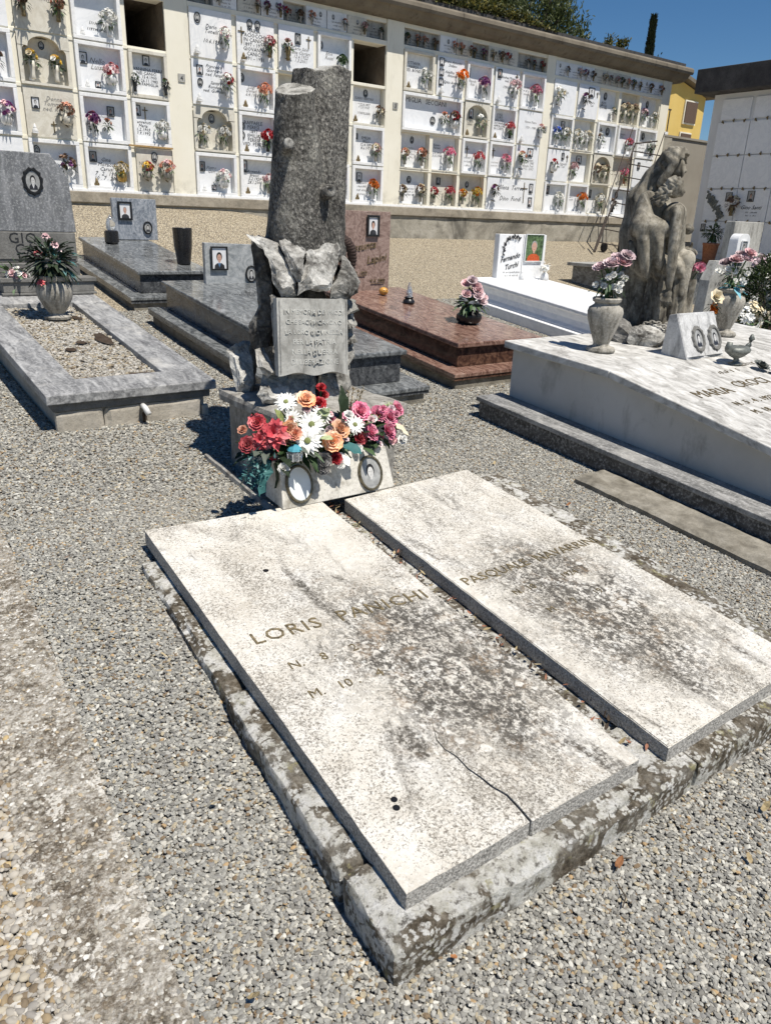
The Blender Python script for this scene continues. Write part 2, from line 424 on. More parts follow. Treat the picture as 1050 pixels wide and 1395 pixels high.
def M_plinth():
    t = NT('mossy_lichened_stone', 0.95, 0.2)
    c = t.ramp(t.noise(30, 7, 0.8), [(0.34, (0.03, 0.024, 0.017)), (0.49, (0.12, 0.098, 0.07)), (0.64, (0.31, 0.275, 0.22))])
    c = t.mix(t.ramp(t.noise(5, 5, 0.7), [(0.45, 0), (0.62, 0.6)]), c, t.ramp(t.noise(70, 4, 0.8), [(0.38, (0.16, 0.145, 0.12)), (0.62, (0.42, 0.40, 0.35))]))
    hole = t.ramp(t.noise(60, 5, 0.75), [(0.36, 0.15), (0.50, 1)])
    for sc, lo, hi, mlo in ((5.0, 0.40, 0.45, 0.46), (11, 0.38, 0.43, 0.45), (26, 0.36, 0.43, 0.46), (60, 0.36, 0.46, 0.48)):
        w = t.warp(1.1 / sc, sc * 1.5); w2 = t.warp(0.35 / sc, sc * 6, vec=w)
        m = t.math('MULTIPLY', t.math('MULTIPLY', t.ramp(t.vor(sc, vec=w2), [(lo, 1), (hi, 0)]), t.ramp(t.noise(2.0 + sc * 0.12, 4, 0.6), [(mlo, 0), (mlo + 0.04, 1)])), hole)
        lc = t.ramp(t.noise(22, 6, 0.75), [(0.34, (0.44, 0.425, 0.36)), (0.48, (0.66, 0.645, 0.59)), (0.62, (0.77, 0.76, 0.73))])
        c = t.mix(m, c, lc)
    c = t.mix(t.math('MULTIPLY', t.ramp(t.noise(13, 5, 0.7), [(0.60, 0), (0.66, 0.8)]), hole), c, (0.36, 0.33, 0.17))
    t.bump(t.math('ADD', t.noise(45, 7, 0.8), t.math('MULTIPLY', t.noise(9, 3), 1.0)), 1.0, 0.016)
    return t.done(c)
def M_concrete(name, a, b, c3, sc=10, dark=(0.07, 0.065, 0.055), dk=0.5, bump=0.6):
    t = NT(name, 0.93, 0.2)
    c = t.ramp(t.noise(sc, 6, 0.68), [(0.3, a), (0.5, b), (0.7, c3)])
    c = t.mix(t.math('MULTIPLY', t.ramp(t.noise(sc * 0.45, 6, 0.72, 0.5), [(0.50, 0), (0.66, 1)]), dk), c, dark)
    c = t.mix(t.ramp(t.noise(sc * 12, 4, 0.7), [(0.52, 0), (0.68, 0.5)]), c, tuple(x * 0.45 for x in b))
    t.bump(t.noise(sc * 7, 5, 0.7), bump, 0.008)
    return t.done(c)
def M_aggregate():
    t = NT('exposed_aggregate_concrete', 0.95, 0.2)
    w = t.warp(0.006, 90)
    v = t.vor(95, vec=w, out='Color'); d = t.vor(95, vec=w)
    st = t.ramp(v, [(0.12, (0.33, 0.28, 0.21)), (0.35, (0.52, 0.49, 0.43)), (0.55, (0.24, 0.205, 0.16)), (0.75, (0.62, 0.60, 0.55)), (0.92, (0.42, 0.34, 0.22))])
    cem = t.ramp(t.noise(40, 6, 0.8), [(0.38, (0.17, 0.145, 0.11)), (0.5, (0.39, 0.36, 0.31)), (0.62, (0.58, 0.555, 0.505))])
    c = t.mix(t.math('MULTIPLY', t.ramp(d, [(0.25, 1), (0.45, 0)]), t.ramp(t.noise(9, 4), [(0.40, 0), (0.56, 1)])), cem, st)
    mk = t.math('MULTIPLY', t.ramp(t.noise(6.5, 6, 0.78, 0.5), [(0.45, 0), (0.56, 1)]), t.ramp(t.noise(75, 5, 0.8), [(0.40, 0), (0.54, 1)]))
    c = t.mix(t.math('MULTIPLY', mk, 0.85), c, t.ramp(t.noise(40, 3), [(0.4, (0.06, 0.046, 0.03)), (0.6, (0.14, 0.105, 0.066))]))
    wt = t.math('MULTIPLY', t.ramp(t.noise(10, 6, 0.75), [(0.56, 0), (0.61, 1)]), t.ramp(t.noise(80, 4, 0.7), [(0.35, 0.2), (0.52, 1)]))
    c = t.mix(t.math('MULTIPLY', wt, 0.9), c, (0.66, 0.63, 0.57))
    t.bump(t.math('ADD', t.math('MULTIPLY', d, -0.7), t.noise(90, 5, 0.75)), 0.9, 0.008)
    return t.done(c)
def M_ground():
    t = NT('gravel_bed', 0.95, 0.2)
    d = t.vor(58); cc = t.vor(58, out='Color')
    grey = t.ramp(cc, [(0.1, (0.25, 0.24, 0.225)), (0.35, (0.38, 0.37, 0.35)), (0.6, (0.50, 0.485, 0.455)), (0.82, (0.46, 0.40, 0.30)), (0.95, (0.22, 0.18, 0.13))])
    tan = t.ramp(cc, [(0.1, (0.34, 0.28, 0.19)), (0.4, (0.47, 0.40, 0.285)), (0.7, (0.58, 0.51, 0.385)), (0.95, (0.24, 0.19, 0.13))])
    o = t.sep(); far = t.ramp(t.math('ADD', t.math('MULTIPLY', o[1], 0.1), t.math('MULTIPLY', t.noise(0.9, 3), 0.25)), [(0.50, 0), (0.72, 1)])
    c = t.mix(far, grey, tan)
    c = t.mix(t.ramp(d, [(0.38, 0), (0.62, 0.75)]), c, (0.10, 0.09, 0.075))
    c = t.mix(t.ramp(t.noise(1.7, 5, 0.7), [(0.58, 0), (0.74, 0.35)]), c, (0.17, 0.14, 0.10))
    t.bump(t.math('MULTIPLY', d, -1.0), 0.9, 0.015)
    return t.done(c)
def M_pebble(name, stops, var=0.2):
    t = NT(name, 0.85, 0.25)
    r = t.rand()
    c = t.ramp(r, stops, 'CONSTANT')
    c = t.mix(t.ramp(t.noise(45, 4), [(0.3, 0), (0.7, var)]), c, (0.14, 0.125, 0.11))
    return t.done(c)
def M_bardiglio(name='grey_streaked_marble', rough=0.55, a=(0.10, 0.11, 0.125), b=(0.27, 0.285, 0.31), c3=(0.50, 0.515, 0.53), sx=(5.0, 0.9, 5.0), blot=0.55):
    t = NT(name, rough, 0.4)
    st = t.map(sx, vec=t.warp(0.12, 3.5))
    c = t.ramp(t.noise(4.2, 7, 0.66, 0.8, vec=st), [(0.32, a), (0.5, b), (0.68, c3)])
    c = t.mix(t.math('MULTIPLY', t.ramp(t.noise(55, 5, 0.75), [(0.50, 0), (0.68, 1)]), 0.55), c, (0.60, 0.60, 0.59))
    c = t.mix(t.math('MULTIPLY', t.ramp(t.noise(3.2, 5, 0.7), [(0.52, 0), (0.66, 1)]), blot), c, (0.56, 0.545, 0.51))
    t.bump(t.noise(80, 4, 0.7), 0.25, 0.004)
    return t.done(c)
def M_granite(name, cols, rough=0.12, sc=1.0, sxyz=(3, 1.3, 3), dist=2.2, grain=0.5):
    t = NT(name, rough, 0.5)
    st = t.map(sxyz, vec=t.warp(0.35, 1.6))
    w = t.wave(1.3 * sc, 16, 6, 2.4, vec=st)
    n = t.noise(3.6 * sc, 9, 0.74, dist, vec=st)
    f = t.math('ADD', t.math('MULTIPLY', w, 0.15), t.math('MULTIPLY', n, 0.88))
    c = t.ramp(f, cols)
    c = t.mix(t.math('MULTIPLY', t.ramp(t.noise(130, 4, 0.8), [(0.45, 0), (0.62, 1)]), grain), c, cols[0][1])
    c = t.mix(t.math('MULTIPLY', t.ramp(t.noise(95, 4, 0.8), [(0.55, 0), (0.70, 1)]), grain), c, cols[-1][1])
    return t.done(c, t.ramp(t.noise(6, 4), [(0.3, rough * 0.8), (0.7, rough * 2.0)]))
def M_white(name='white_marble', tone=(0.82, 0.82, 0.815), vein=(0.62, 0.635, 0.655), rough=0.4, dirt=0.05):
    t = NT(name, rough, 0.4)
    c = t.mix(t.ramp(t.noise(2.2, 7, 0.7, 2.2), [(0.46, 0), (0.52, 0.5), (0.58, 0)]), tone, vein)
    c = t.mix(t.math('MULTIPLY', t.ramp(t.noise(9, 5, 0.7), [(0.5, 0), (0.72, 1)]), dirt), c, (0.36, 0.33, 0.27))
    return t.done(c)
def M_weather(name, light, mid, dark, sc=6, streak=True, bump=0.5, lich=0.3, lc=(0.60, 0.59, 0.55)):
    t = NT(name, 0.88, 0.25)
    v = t.map((1.6, 1.6, 0.55)) if streak else t.co
    c = t.ramp(t.noise(sc, 7, 0.7, 0.7, vec=v), [(0.36, dark), (0.49, mid), (0.63, light)])
    c = t.mix(t.math('MULTIPLY', t.ramp(t.noise(sc * 9, 5, 0.8), [(0.48, 0), (0.64, 1)]), 0.5), c, dark)
    c = t.mix(t.math('MULTIPLY', t.ramp(t.vor(sc * 5.5, vec=t.warp(0.03, 30)), [(0.26, 1), (0.4, 0)]), lich), c, lc)
    t.bump(t.noise(sc * 9, 6, 0.75), bump, 0.008)
    return t.done(c)
def M_trunk():
    t = NT('grey_carved_bark_stone', 0.9, 0.3)
    v = t.map((1, 1, 0.75)); n1 = t.noise(85, 6, 0.8, 0.6, vec=v)
    c = t.ramp(n1, [(0.38, (0.035, 0.033, 0.03)), (0.50, (0.15, 0.143, 0.13)), (0.62, (0.40, 0.385, 0.35))])
    c = t.mix(t.math('MULTIPLY', t.ramp(t.noise(5.5, 6, 0.7), [(0.48, 0), (0.62, 1)]), t.ramp(t.noise(120, 4, 0.8), [(0.40, 0), (0.56, 0.8)])), c, (0.46, 0.445, 0.39))
    c = t.mix(t.math('MULTIPLY', t.ramp(t.noise(3.4, 6, 0.72, 0.6, vec=t.map((2.0, 2.0, 0.6))), [(0.48, 0), (0.60, 1)]), t.ramp(t.noise(60, 4, 0.8), [(0.38, 0.3), (0.56, 0.95)])), c, (0.04, 0.038, 0.034))
    t.bump(t.math('ADD', n1, t.math('MULTIPLY', t.vor(70, vec=v), 0.8)), 1.0, 0.014)
    return t.done(c)
def M_plaster(name, a, b, dirt=(0.33, 0.29, 0.22), dk=0.35, sc=2.2, z0=None):
    t = NT(name, 0.9, 0.2)
    c = t.ramp(t.noise(sc, 5, 0.6), [(0.35, a), (0.65, b)])
    m = t.math('MULTIPLY', t.ramp(t.noise(sc * 1.6, 6, 0.72, 0.4, vec=t.map((1.5, 1.5, 0.5))), [(0.55, 0), (0.72, 1)]), dk)
    c = t.mix(m, c, dirt)
    if z0 is not None:   # rising damp just above the foot of the wall
        o = t.sep(); f = t.ramp(t.math('ADD', t.math('SUBTRACT', o[2], z0), t.math('MULTIPLY', t.noise(5, 4), 0.5)), [(0.10, 0.75), (0.42, 0)])
        c = t.mix(t.math('MULTIPLY', f, t.ramp(t.noise(14, 5, 0.7), [(0.35, 0.2), (0.6, 1)])), c, (0.22, 0.195, 0.15))
    t.bump(t.noise(90, 4), 0.15, 0.003)
    return t.done(c)
def M_leaf(name, a, b, c3, tr=0.25):
    t = NT(name, 0.5, 0.3)
    g = t.n.new('ShaderNodeNewGeometry')
    c = t.ramp(g.outputs['Random Per Island'], [(0.0, a), (0.5, b), (1.0, c3)])
    t.done(c)
    d = t.n.new('ShaderNodeBsdfTranslucent'); t.l.new(c, d.inputs[0])
    m = t.n.new('ShaderNodeMixShader'); m.inputs[0].default_value = tr
    t.l.new(t.b.outputs[0], m.inputs[1]); t.l.new(d.outputs[0], m.inputs[2]); t.l.new(m.outputs[0], t.n['Material Output'].inputs[0])
    return t.mat

MAT['slab'] = M_slab(); MAT['side'] = M_side(); MAT['plinth'] = M_plinth()
MAT['concrete'] = M_concrete('old_concrete', (0.14, 0.126, 0.10), (0.25, 0.23, 0.19), (0.37, 0.345, 0.295))
MAT['stucco'] = M_concrete('cracked_beige_render', (0.33, 0.30, 0.25), (0.43, 0.395, 0.335), (0.52, 0.48, 0.42), 4, dk=0.35)
MAT['aggregate'] = M_aggregate(); MAT['ground'] = M_ground()
_gs = [(0.0, (0.191, 0.184, 0.164)), (0.12, (0.272, 0.265, 0.238)), (0.30, (0.339, 0.331, 0.297)), (0.50, (0.411, 0.401, 0.360)), (0.66, (0.239, 0.233, 0.216)), (0.77, (0.497, 0.475, 0.413)), (0.84, (0.401, 0.346, 0.242)), (0.90, (0.201, 0.144, 0.087)), (0.945, (0.592, 0.576, 0.513)), (0.985, (0.43, 0.30, 0.16))]
MAT['pebble'] = M_pebble('crushed_grey_stone', _gs)
MAT['round'] = M_pebble('rounded_tan_pebble', [(0.0, (0.38, 0.35, 0.30)), (0.2, (0.47, 0.43, 0.365)), (0.38, (0.45, 0.40, 0.31)), (0.50, (0.30, 0.28, 0.25)), (0.64, (0.31, 0.235, 0.14)), (0.74, (0.55, 0.52, 0.46)), (0.88, (0.19, 0.145, 0.095)), (0.96, (0.50, 0.38, 0.20))])
MAT['gravelfill'] = M_pebble('buff_gravel', [(0.0, (0.33, 0.31, 0.265)), (0.2, (0.43, 0.41, 0.365)), (0.4, (0.26, 0.24, 0.205)), (0.6, (0.50, 0.475, 0.43)), (0.78, (0.38, 0.32, 0.22)), (0.9, (0.17, 0.135, 0.095))])
MAT['bardiglio'] = M_bardiglio('grey_streaked_marble', 0.6, (0.085, 0.086, 0.09), (0.225, 0.226, 0.228), (0.43, 0.43, 0.425), (5.0, 0.9, 5.0), 0.6)
MAT['bard_head'] = M_bardiglio('grey_headstone_marble', 0.6, (0.10, 0.104, 0.11), (0.165, 0.17, 0.178), (0.27, 0.275, 0.285), (4, 4, 0.7), 0.10)
MAT['stone_grey'] = M_concrete('dull_grey_stone', (0.14, 0.137, 0.128), (0.19, 0.186, 0.175), (0.25, 0.245, 0.23), 9, dk=0.3)
MAT['dark_gran'] = M_granite('polished_wavy_grey_granite', [(0.30, (0.035, 0.038, 0.040)), (0.46, (0.115, 0.122, 0.125)), (0.60, (0.225, 0.235, 0.238)), (0.74, (0.37, 0.38, 0.38))], 0.13)
MAT['grey_gran_shade'] = M_granite('shade_darkened_grey_granite', [(0.30, (0.02, 0.022, 0.025)), (0.46, (0.055, 0.058, 0.063)), (0.60, (0.11, 0.115, 0.12)), (0.74, (0.20, 0.205, 0.21))], 0.14)  # the grey granite again for risers and bodies, shade put into its colour
MAT['brown_gran_shade'] = M_granite('shade_darkened_brown_granite', [(0.30, (0.022, 0.011, 0.009)), (0.46, (0.06, 0.03, 0.022)), (0.60, (0.14, 0.075, 0.05)), (0.78, (0.25, 0.15, 0.10))], 0.13, 1.2, (2.2, 1.2, 2.2))  # the cover's brown granite, colour darkened to stand for shade on the sides
MAT['head_gran'] = M_granite('blue_grey_wavy_granite', [(0.30, (0.10, 0.115, 0.14)), (0.46, (0.24, 0.265, 0.30)), (0.62, (0.40, 0.42, 0.45)), (0.76, (0.52, 0.53, 0.55))], 0.22, 1.6, (3, 3, 1.6))
MAT['pale_gran'] = M_granite('pale_speckled_granite', [(0.30, (0.18, 0.195, 0.205)), (0.46, (0.33, 0.345, 0.35)), (0.62, (0.44, 0.45, 0.45)), (0.76, (0.52, 0.525, 0.52))], 0.2, 1.2, (2, 2, 2))
MAT['brown_gran'] = M_granite('polished_red_brown_granite', [(0.30, (0.06, 0.03, 0.023)), (0.46, (0.19, 0.105, 0.08)), (0.60, (0.31, 0.195, 0.15)), (0.78, (0.45, 0.33, 0.27))], 0.13, 1.2, (2.2, 1.2, 2.2))
MAT['brown_head'] = M_granite('red_brown_headstone_granite', [(0.30, (0.12, 0.075, 0.06)), (0.46, (0.25, 0.17, 0.14)), (0.60, (0.36, 0.26, 0.22)), (0.78, (0.46, 0.36, 0.31))], 0.3, 1.8, (1.6, 1.6, 2.2))
MAT['white'] = M_white(); MAT['white2'] = M_white('cool_white_marble', (0.80, 0.81, 0.825), (0.66, 0.68, 0.71), 0.5, 0.05)
MAT['cream_marble'] = M_white('cream_limestone', (0.66, 0.63, 0.55), (0.50, 0.46, 0.37), 0.6, 0.35)
MAT['mad_top'] = M_bardiglio('stained_white_marble_cover', 0.7, (0.20, 0.19, 0.172), (0.48, 0.467, 0.438), (0.71, 0.70, 0.672), (3.4, 1.5, 3.4), 0.3)
MAT['mad_side'] = M_plaster('pale_grey_smooth_render', (0.45, 0.435, 0.405), (0.54, 0.525, 0.495), (0.22, 0.205, 0.18), 0.7, 2.0)
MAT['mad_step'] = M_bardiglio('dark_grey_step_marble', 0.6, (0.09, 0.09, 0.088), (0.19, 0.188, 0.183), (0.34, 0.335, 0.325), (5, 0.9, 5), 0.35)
MAT['mad_riser'] = M_bardiglio('shade_darkened_riser_marble', 0.6, (0.025, 0.025, 0.025), (0.055, 0.055, 0.055), (0.10, 0.10, 0.098), (5, 0.9, 5), 0.1)  # step marble with the shade of its side face painted into the colour
MAT['statue'] = M_weather('weathered_statue_marble', (0.42, 0.385, 0.315), (0.20, 0.18, 0.142), (0.042, 0.037, 0.029), 4.5, True, 0.3, 0.10)
MAT['rock'] = M_weather('grey_split_rock', (0.66, 0.65, 0.615), (0.36, 0.35, 0.325), (0.075, 0.07, 0.063), 8, False, 0.9, 0.3)
MAT['rockmid'] = M_weather('mid_grey_split_rock', (0.46, 0.45, 0.42), (0.25, 0.242, 0.222), (0.06, 0.056, 0.05), 8, False, 0.9, 0.2)
MAT['rockdark'] = M_weather('dark_split_rock', (0.30, 0.29, 0.27), (0.15, 0.145, 0.135), (0.045, 0.042, 0.04), 7, False, 0.9, 0.15)
MAT['vase_stone'] = M_weather('pitted_stone_vase', (0.47, 0.44, 0.385), (0.32, 0.30, 0.26), (0.13, 0.12, 0.10), 9, True, 0.5, 0.2)
MAT['plaque_stone'] = M_weather('grey_stone_plaque', (0.46, 0.455, 0.425), (0.36, 0.355, 0.33), (0.19, 0.185, 0.17), 5, True, 0.3, 0.1)
MAT['pedestal'] = M_weather('streaked_pedestal_stone', (0.42, 0.405, 0.37), (0.30, 0.285, 0.255), (0.12, 0.11, 0.10), 5, True, 0.4, 0.15)
MAT['trunk'] = M_trunk()
MAT['cream'] = M_plaster('cream_painted_plaster', (0.77, 0.73, 0.61), (0.82, 0.785, 0.675), (0.38, 0.34, 0.25), 0.3, 1.6, 0.5)
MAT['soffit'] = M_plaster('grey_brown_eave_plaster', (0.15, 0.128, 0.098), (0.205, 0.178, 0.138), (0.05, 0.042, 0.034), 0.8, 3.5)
MAT['oldwall'] = M_concrete('stained_low_wall_concrete', (0.24, 0.22, 0.18), (0.35, 0.325, 0.27), (0.45, 0.42, 0.36), 3, dk=0.75)
MAT['ledge'] = M_concrete('weathered_ledge', (0.26, 0.225, 0.175), (0.36, 0.32, 0.255), (0.44, 0.395, 0.32), 4, dk=0.6)
MAT['cavity'] = M_concrete('bare_brown_cavity', (0.09, 0.07, 0.052), (0.13, 0.105, 0.08), (0.17, 0.14, 0.11), 5)
MAT['slate'] = plain('dark_roof_slate', (0.055, 0.052, 0.05), 0.7, 0.3, 12)
MAT['black'] = plain('black_enamel', (0.012, 0.012, 0.013), 0.35, 0.1)
MAT['blackstone'] = plain('black_granite', (0.022, 0.022, 0.024), 0.25, 0.5, 140)
MAT['iron'] = plain('rusty_iron', (0.05, 0.036, 0.028), 0.8, 0.4)
MAT['bronze'] = plain('tarnished_bronze', (0.20, 0.15, 0.075), 0.45, 0.35, 60, 0.5)
MAT['fadedbronze'] = plain('faded_bronze_letters', (0.215, 0.17, 0.095), 0.6, 0.5, 70, 0.2)
MAT['ink'] = plain('black_lettering', (0.025, 0.025, 0.027), 0.5, 0.1)
MAT['greyink'] = plain('faded_grey_lettering', (0.24, 0.23, 0.22), 0.7, 0.15)
MAT['paper'] = plain('photo_white', (0.72, 0.72, 0.73), 0.35, 0.04)
MAT['photogrey'] = plain('photo_grey', (0.34, 0.34, 0.33), 0.35, 0.2)
MAT['photodark'] = plain('photo_dark', (0.035, 0.035, 0.04), 0.35, 0.3)
MAT['skin'] = plain('photo_skin', (0.55, 0.33, 0.25), 0.4, 0.08)
MAT['skingrey'] = plain('photo_skin_grey', (0.55, 0.54, 0.52), 0.4, 0.1)
MAT['hair'] = plain('photo_hair', (0.02, 0.017, 0.015), 0.4, 0.2)
MAT['orange_cloth'] = plain('photo_orange_cloth', (0.55, 0.10, 0.03), 0.4, 0.25, 60)
MAT['green_photo'] = plain('photo_foliage', (0.10, 0.16, 0.07), 0.4, 0.5, 40)
MAT['blue_cloth'] = plain('photo_blue_cloth', (0.12, 0.22, 0.38), 0.4, 0.2)
MAT['enamel'] = plain('white_enamel', (0.70, 0.725, 0.72), 0.25, 0.06, 12)
MAT['brass'] = plain('dull_brass_rim', (0.17, 0.145, 0.095), 0.45, 0.4, 70, 0.6)
MAT['ceramic'] = plain('white_ceramic', (0.70, 0.70, 0.69), 0.35, 0.08)
MAT['glass'] = plain('clear_glass', (0.85, 0.87, 0.88), 0.05, 0.02, 30, 0, 0.5, 0.85)
MAT['gold'] = plain('gilt_metal', (0.45, 0.30, 0.10), 0.35, 0.2, 40, 0.8)
MAT['pumpkin'] = plain('orange_pumpkin_ceramic', (0.60, 0.30, 0.06), 0.45, 0.15)
MAT['terracotta'] = plain('terracotta', (0.30, 0.13, 0.075), 0.75, 0.2)
MAT['wood'] = plain('cheap_wood_strip', (0.42, 0.27, 0.11), 0.7, 0.25)
MAT['yellow'] = M_plaster('yellow_house_render', (0.62, 0.44, 0.13), (0.67, 0.49, 0.17), (0.45, 0.32, 0.12), 0.25, 0.8)
MAT['greywall'] = M_plaster('grey_brown_boundary_wall', (0.26, 0.235, 0.195), (0.31, 0.285, 0.24), (0.17, 0.15, 0.12), 0.3, 1.0)
MAT['chapelwall'] = M_plaster('white_painted_chapel', (0.66, 0.665, 0.67), (0.71, 0.715, 0.72), (0.45, 0.44, 0.42), 0.3, 1.0)
MAT['fascia'] = M_concrete('dark_concrete_fascia', (0.045, 0.042, 0.042), (0.075, 0.07, 0.068), (0.11, 0.105, 0.10), 3, dk=0.4)
MAT['pane'] = plain('window_dark', (0.03, 0.035, 0.04), 0.15, 0.2)
MAT['shutter'] = plain('brown_shutter', (0.12, 0.075, 0.05), 0.6, 0.2)
MAT['soil'] = M_concrete('dark_soil', (0.035, 0.024, 0.016), (0.06, 0.042, 0.03), (0.10, 0.075, 0.055), 20)
MAT['tan_gravel'] = MAT['ground']
for nm, c, c2 in (('coral', (0.56, 0.11, 0.12), (0.38, 0.04, 0.055)), ('red', (0.50, 0.02, 0.03), (0.28, 0.01, 0.015)), ('pink', (0.78, 0.34, 0.43), (0.60, 0.13, 0.24)),
                  ('palepink', (0.76, 0.52, 0.52), (0.55, 0.33, 0.35)), ('peach', (0.92, 0.60, 0.42), (0.86, 0.42, 0.20)), ('orange', (0.85, 0.26, 0.02), (0.62, 0.13, 0.01)), ('salmon', (0.72, 0.36, 0.24), (0.52, 0.2, 0.13)),
                  ('whitef', (0.86, 0.85, 0.81), (0.72, 0.71, 0.66)), ('cream', (0.78, 0.70, 0.52), (0.60, 0.50, 0.33)), ('yellowf', (0.82, 0.62, 0.14), (0.75, 0.45, 0.05)),
                  ('purple', (0.22, 0.05, 0.20), (0.10, 0.02, 0.10)), ('lilac', (0.66, 0.53, 0.54), (0.50, 0.37, 0.39)), ('blue', (0.12, 0.22, 0.65), (0.06, 0.10, 0.40)), ('dried', (0.22, 0.13, 0.08), (0.10, 0.06, 0.04)),
                  ('green', (0.07, 0.13, 0.045), (0.03, 0.06, 0.02)), ('olive', (0.24, 0.27, 0.10), (0.13, 0.15, 0.05)), ('teal', (0.05, 0.16, 0.155), (0.025, 0.085, 0.09)), ('darkleaf', (0.028, 0.045, 0.022), (0.012, 0.02, 0.01)), ('greyrose', (0.20, 0.19, 0.185), (0.11, 0.105, 0.10)), ('aqua', (0.10, 0.42, 0.52), (0.06, 0.28, 0.36)), ('straw', (0.45, 0.36, 0.20), (0.28, 0.21, 0.11)), ('palegreen', (0.55, 0.62, 0.36), (0.40, 0.47, 0.22))):
    MAT['f_' + nm] = petal(nm + '_petals', c, c2)
MAT['leaf_tree'] = M_leaf('olive_green_leaves', (0.03, 0.045, 0.012), (0.075, 0.095, 0.03), (0.14, 0.165, 0.06), 0.3)
MAT['leaf_creeper'] = M_leaf('creeper_leaves', (0.028, 0.035, 0.01), (0.07, 0.08, 0.02), (0.20, 0.17, 0.04), 0.25)
MAT['leaf_cypress'] = M_leaf('cypress_foliage', (0.008, 0.015, 0.007), (0.018, 0.03, 0.012), (0.032, 0.05, 0.02), 0.1)
MAT['leaf_bush'] = M_leaf('boxwood_leaves', (0.018, 0.03, 0.010), (0.035, 0.058, 0.018), (0.07, 0.10, 0.035), 0.2)
MAT['bark'] = plain('bark', (0.09, 0.07, 0.05), 0.9, 0.3)
MAT['letter_raised'] = MAT['bronze']
# ------------------------------------------------------------------ lettering, photographs
def text_data(s, size, ext=0.001, shear=0.0, align='CENTER', width=1.0, line=1.0, bold=0.0, res=2):
    cu = bpy.data.curves.new('t', 'FONT'); cu.body = s; cu.size = size; cu.extrude = ext; cu.shear = shear
    cu.align_x = align; cu.resolution_u = res; cu.space_line = line; cu.space_character = width; cu.offset = bold
    ob = bpy.data.objects.new('t', cu); me = bpy.data.meshes.new_from_object(ob)
    bpy.data.objects.remove(ob); bpy.data.curves.remove(cu)
    me.materials.clear(); return me
def text(s, size, parent, o, u, v, mat, name='lettering', split=False, **k):
    me = text_data(s, size, **k); me.name = name
    u = Vector(u).normalized(); v = Vector(v); v = (v - u * v.dot(u)).normalized(); n = u.cross(v)
    o = Vector(o) - WL[parent.name]
    me.transform(Matrix(((u.x, v.x, n.x, o.x), (u.y, v.y, n.y, o.y), (u.z, v.z, n.z, o.z), (0, 0, 0, 1))))
    me.materials.append(mat)
    if not split: return link(name, me, parent)
    bm = bmesh.new(); bm.from_mesh(me); seen = set()      # one object per letter
    for v0 in bm.verts:
        if v0 in seen: continue
        isl = []; stack = [v0]; seen.add(v0)
        while stack:
            q = stack.pop(); isl.append(q)
            for e in q.link_edges:
                w = e.other_vert(q)
                if w not in seen: seen.add(w); stack.append(w)
        ix = {q: i for i, q in enumerate(isl)}
        fs = {f for q in isl for f in q.link_faces}
        m2 = bpy.data.meshes.new('letter'); m2.from_pydata([q.co[:] for q in isl], [], [[ix[q] for q in f.verts] for f in fs]); m2.materials.append(mat)
        link('letter', m2, parent)
    bm.free(); bpy.data.meshes.remove(me)
def scribble_lines(mb, o, u, v, w, lines, h, seed, lean=0.0):
    """worn lettering too small to read: rows of short strokes"""
    rr = random.Random(seed); o = Vector(o); u = Vector(u); v = Vector(v); n = u.cross(v)
    for li, lw in enumerate(lines):
        x = -w * lw / 2
        while x < w * lw / 2:
            cw = h * rr.uniform(0.25, 0.6); hh = h * rr.uniform(0.55, 1.0); y = -li * h * 1.9
            if rr.random() > 0.13:
                p = o + u * x + v * y
                mb.add([p + n * 0.001, p + u * cw * 0.45 + n * 0.001, p + u * (cw * 0.45 + lean * hh) + v * hh + n * 0.001, p + u * lean * hh + v * hh + n * 0.001], [(0, 1, 2, 3)])
                if rr.random() > 0.4:
                    yy = rr.choice((0.0, 0.45, 0.85)) * hh; q = p + v * yy + u * lean * yy
                    mb.add([q + n * 0.0012, q + u * cw + n * 0.0012, q + u * cw + v * h * 0.16 + n * 0.0012, q + v * h * 0.16 + n * 0.0012], [(0, 1, 2, 3)])
            x += cw + h * 0.22
def disc(mb, c, u, v, a, b, mi, seg=20, n0=0.0, th0=0.0, th1=2 * math.pi):
    c = Vector(c); u = Vector(u); v = Vector(v); n = u.cross(v)
    full = abs(th1 - th0 - 2 * math.pi) < 1e-6; k = seg if full else seg + 1
    mb.add([c + u * a * math.cos(th0 + (th1 - th0) * i / seg) + v * b * math.sin(th0 + (th1 - th0) * i / seg) + n * n0 for i in range(k)], [tuple(range(k))], mi)
def oval_rim(mb, c, u, v, a, b, w, h, mi, seg=28, wavy=0.0):
    c = Vector(c); u = Vector(u); v = Vector(v); n = u.cross(v); vs = []; fs = []
    prof = [(0, 0), (w * 0.25, h), (w * 0.75, h), (w, 0)]
    for i in range(seg):
        t = 2 * math.pi * i / seg; wv = 1 + wavy * math.sin(t * 11)
        for r, z in prof: vs.append(c + u * (a + r * wv) * math.cos(t) + v * (b + r * wv) * math.sin(t) + n * z)
    m = len(prof)
    for i in range(seg):
        j = (i + 1) % seg
        for k in range(m - 1): fs.append((i * m + k, i * m + k + 1, j * m + k + 1, j * m + k))
    mb.add(vs, fs, mi)
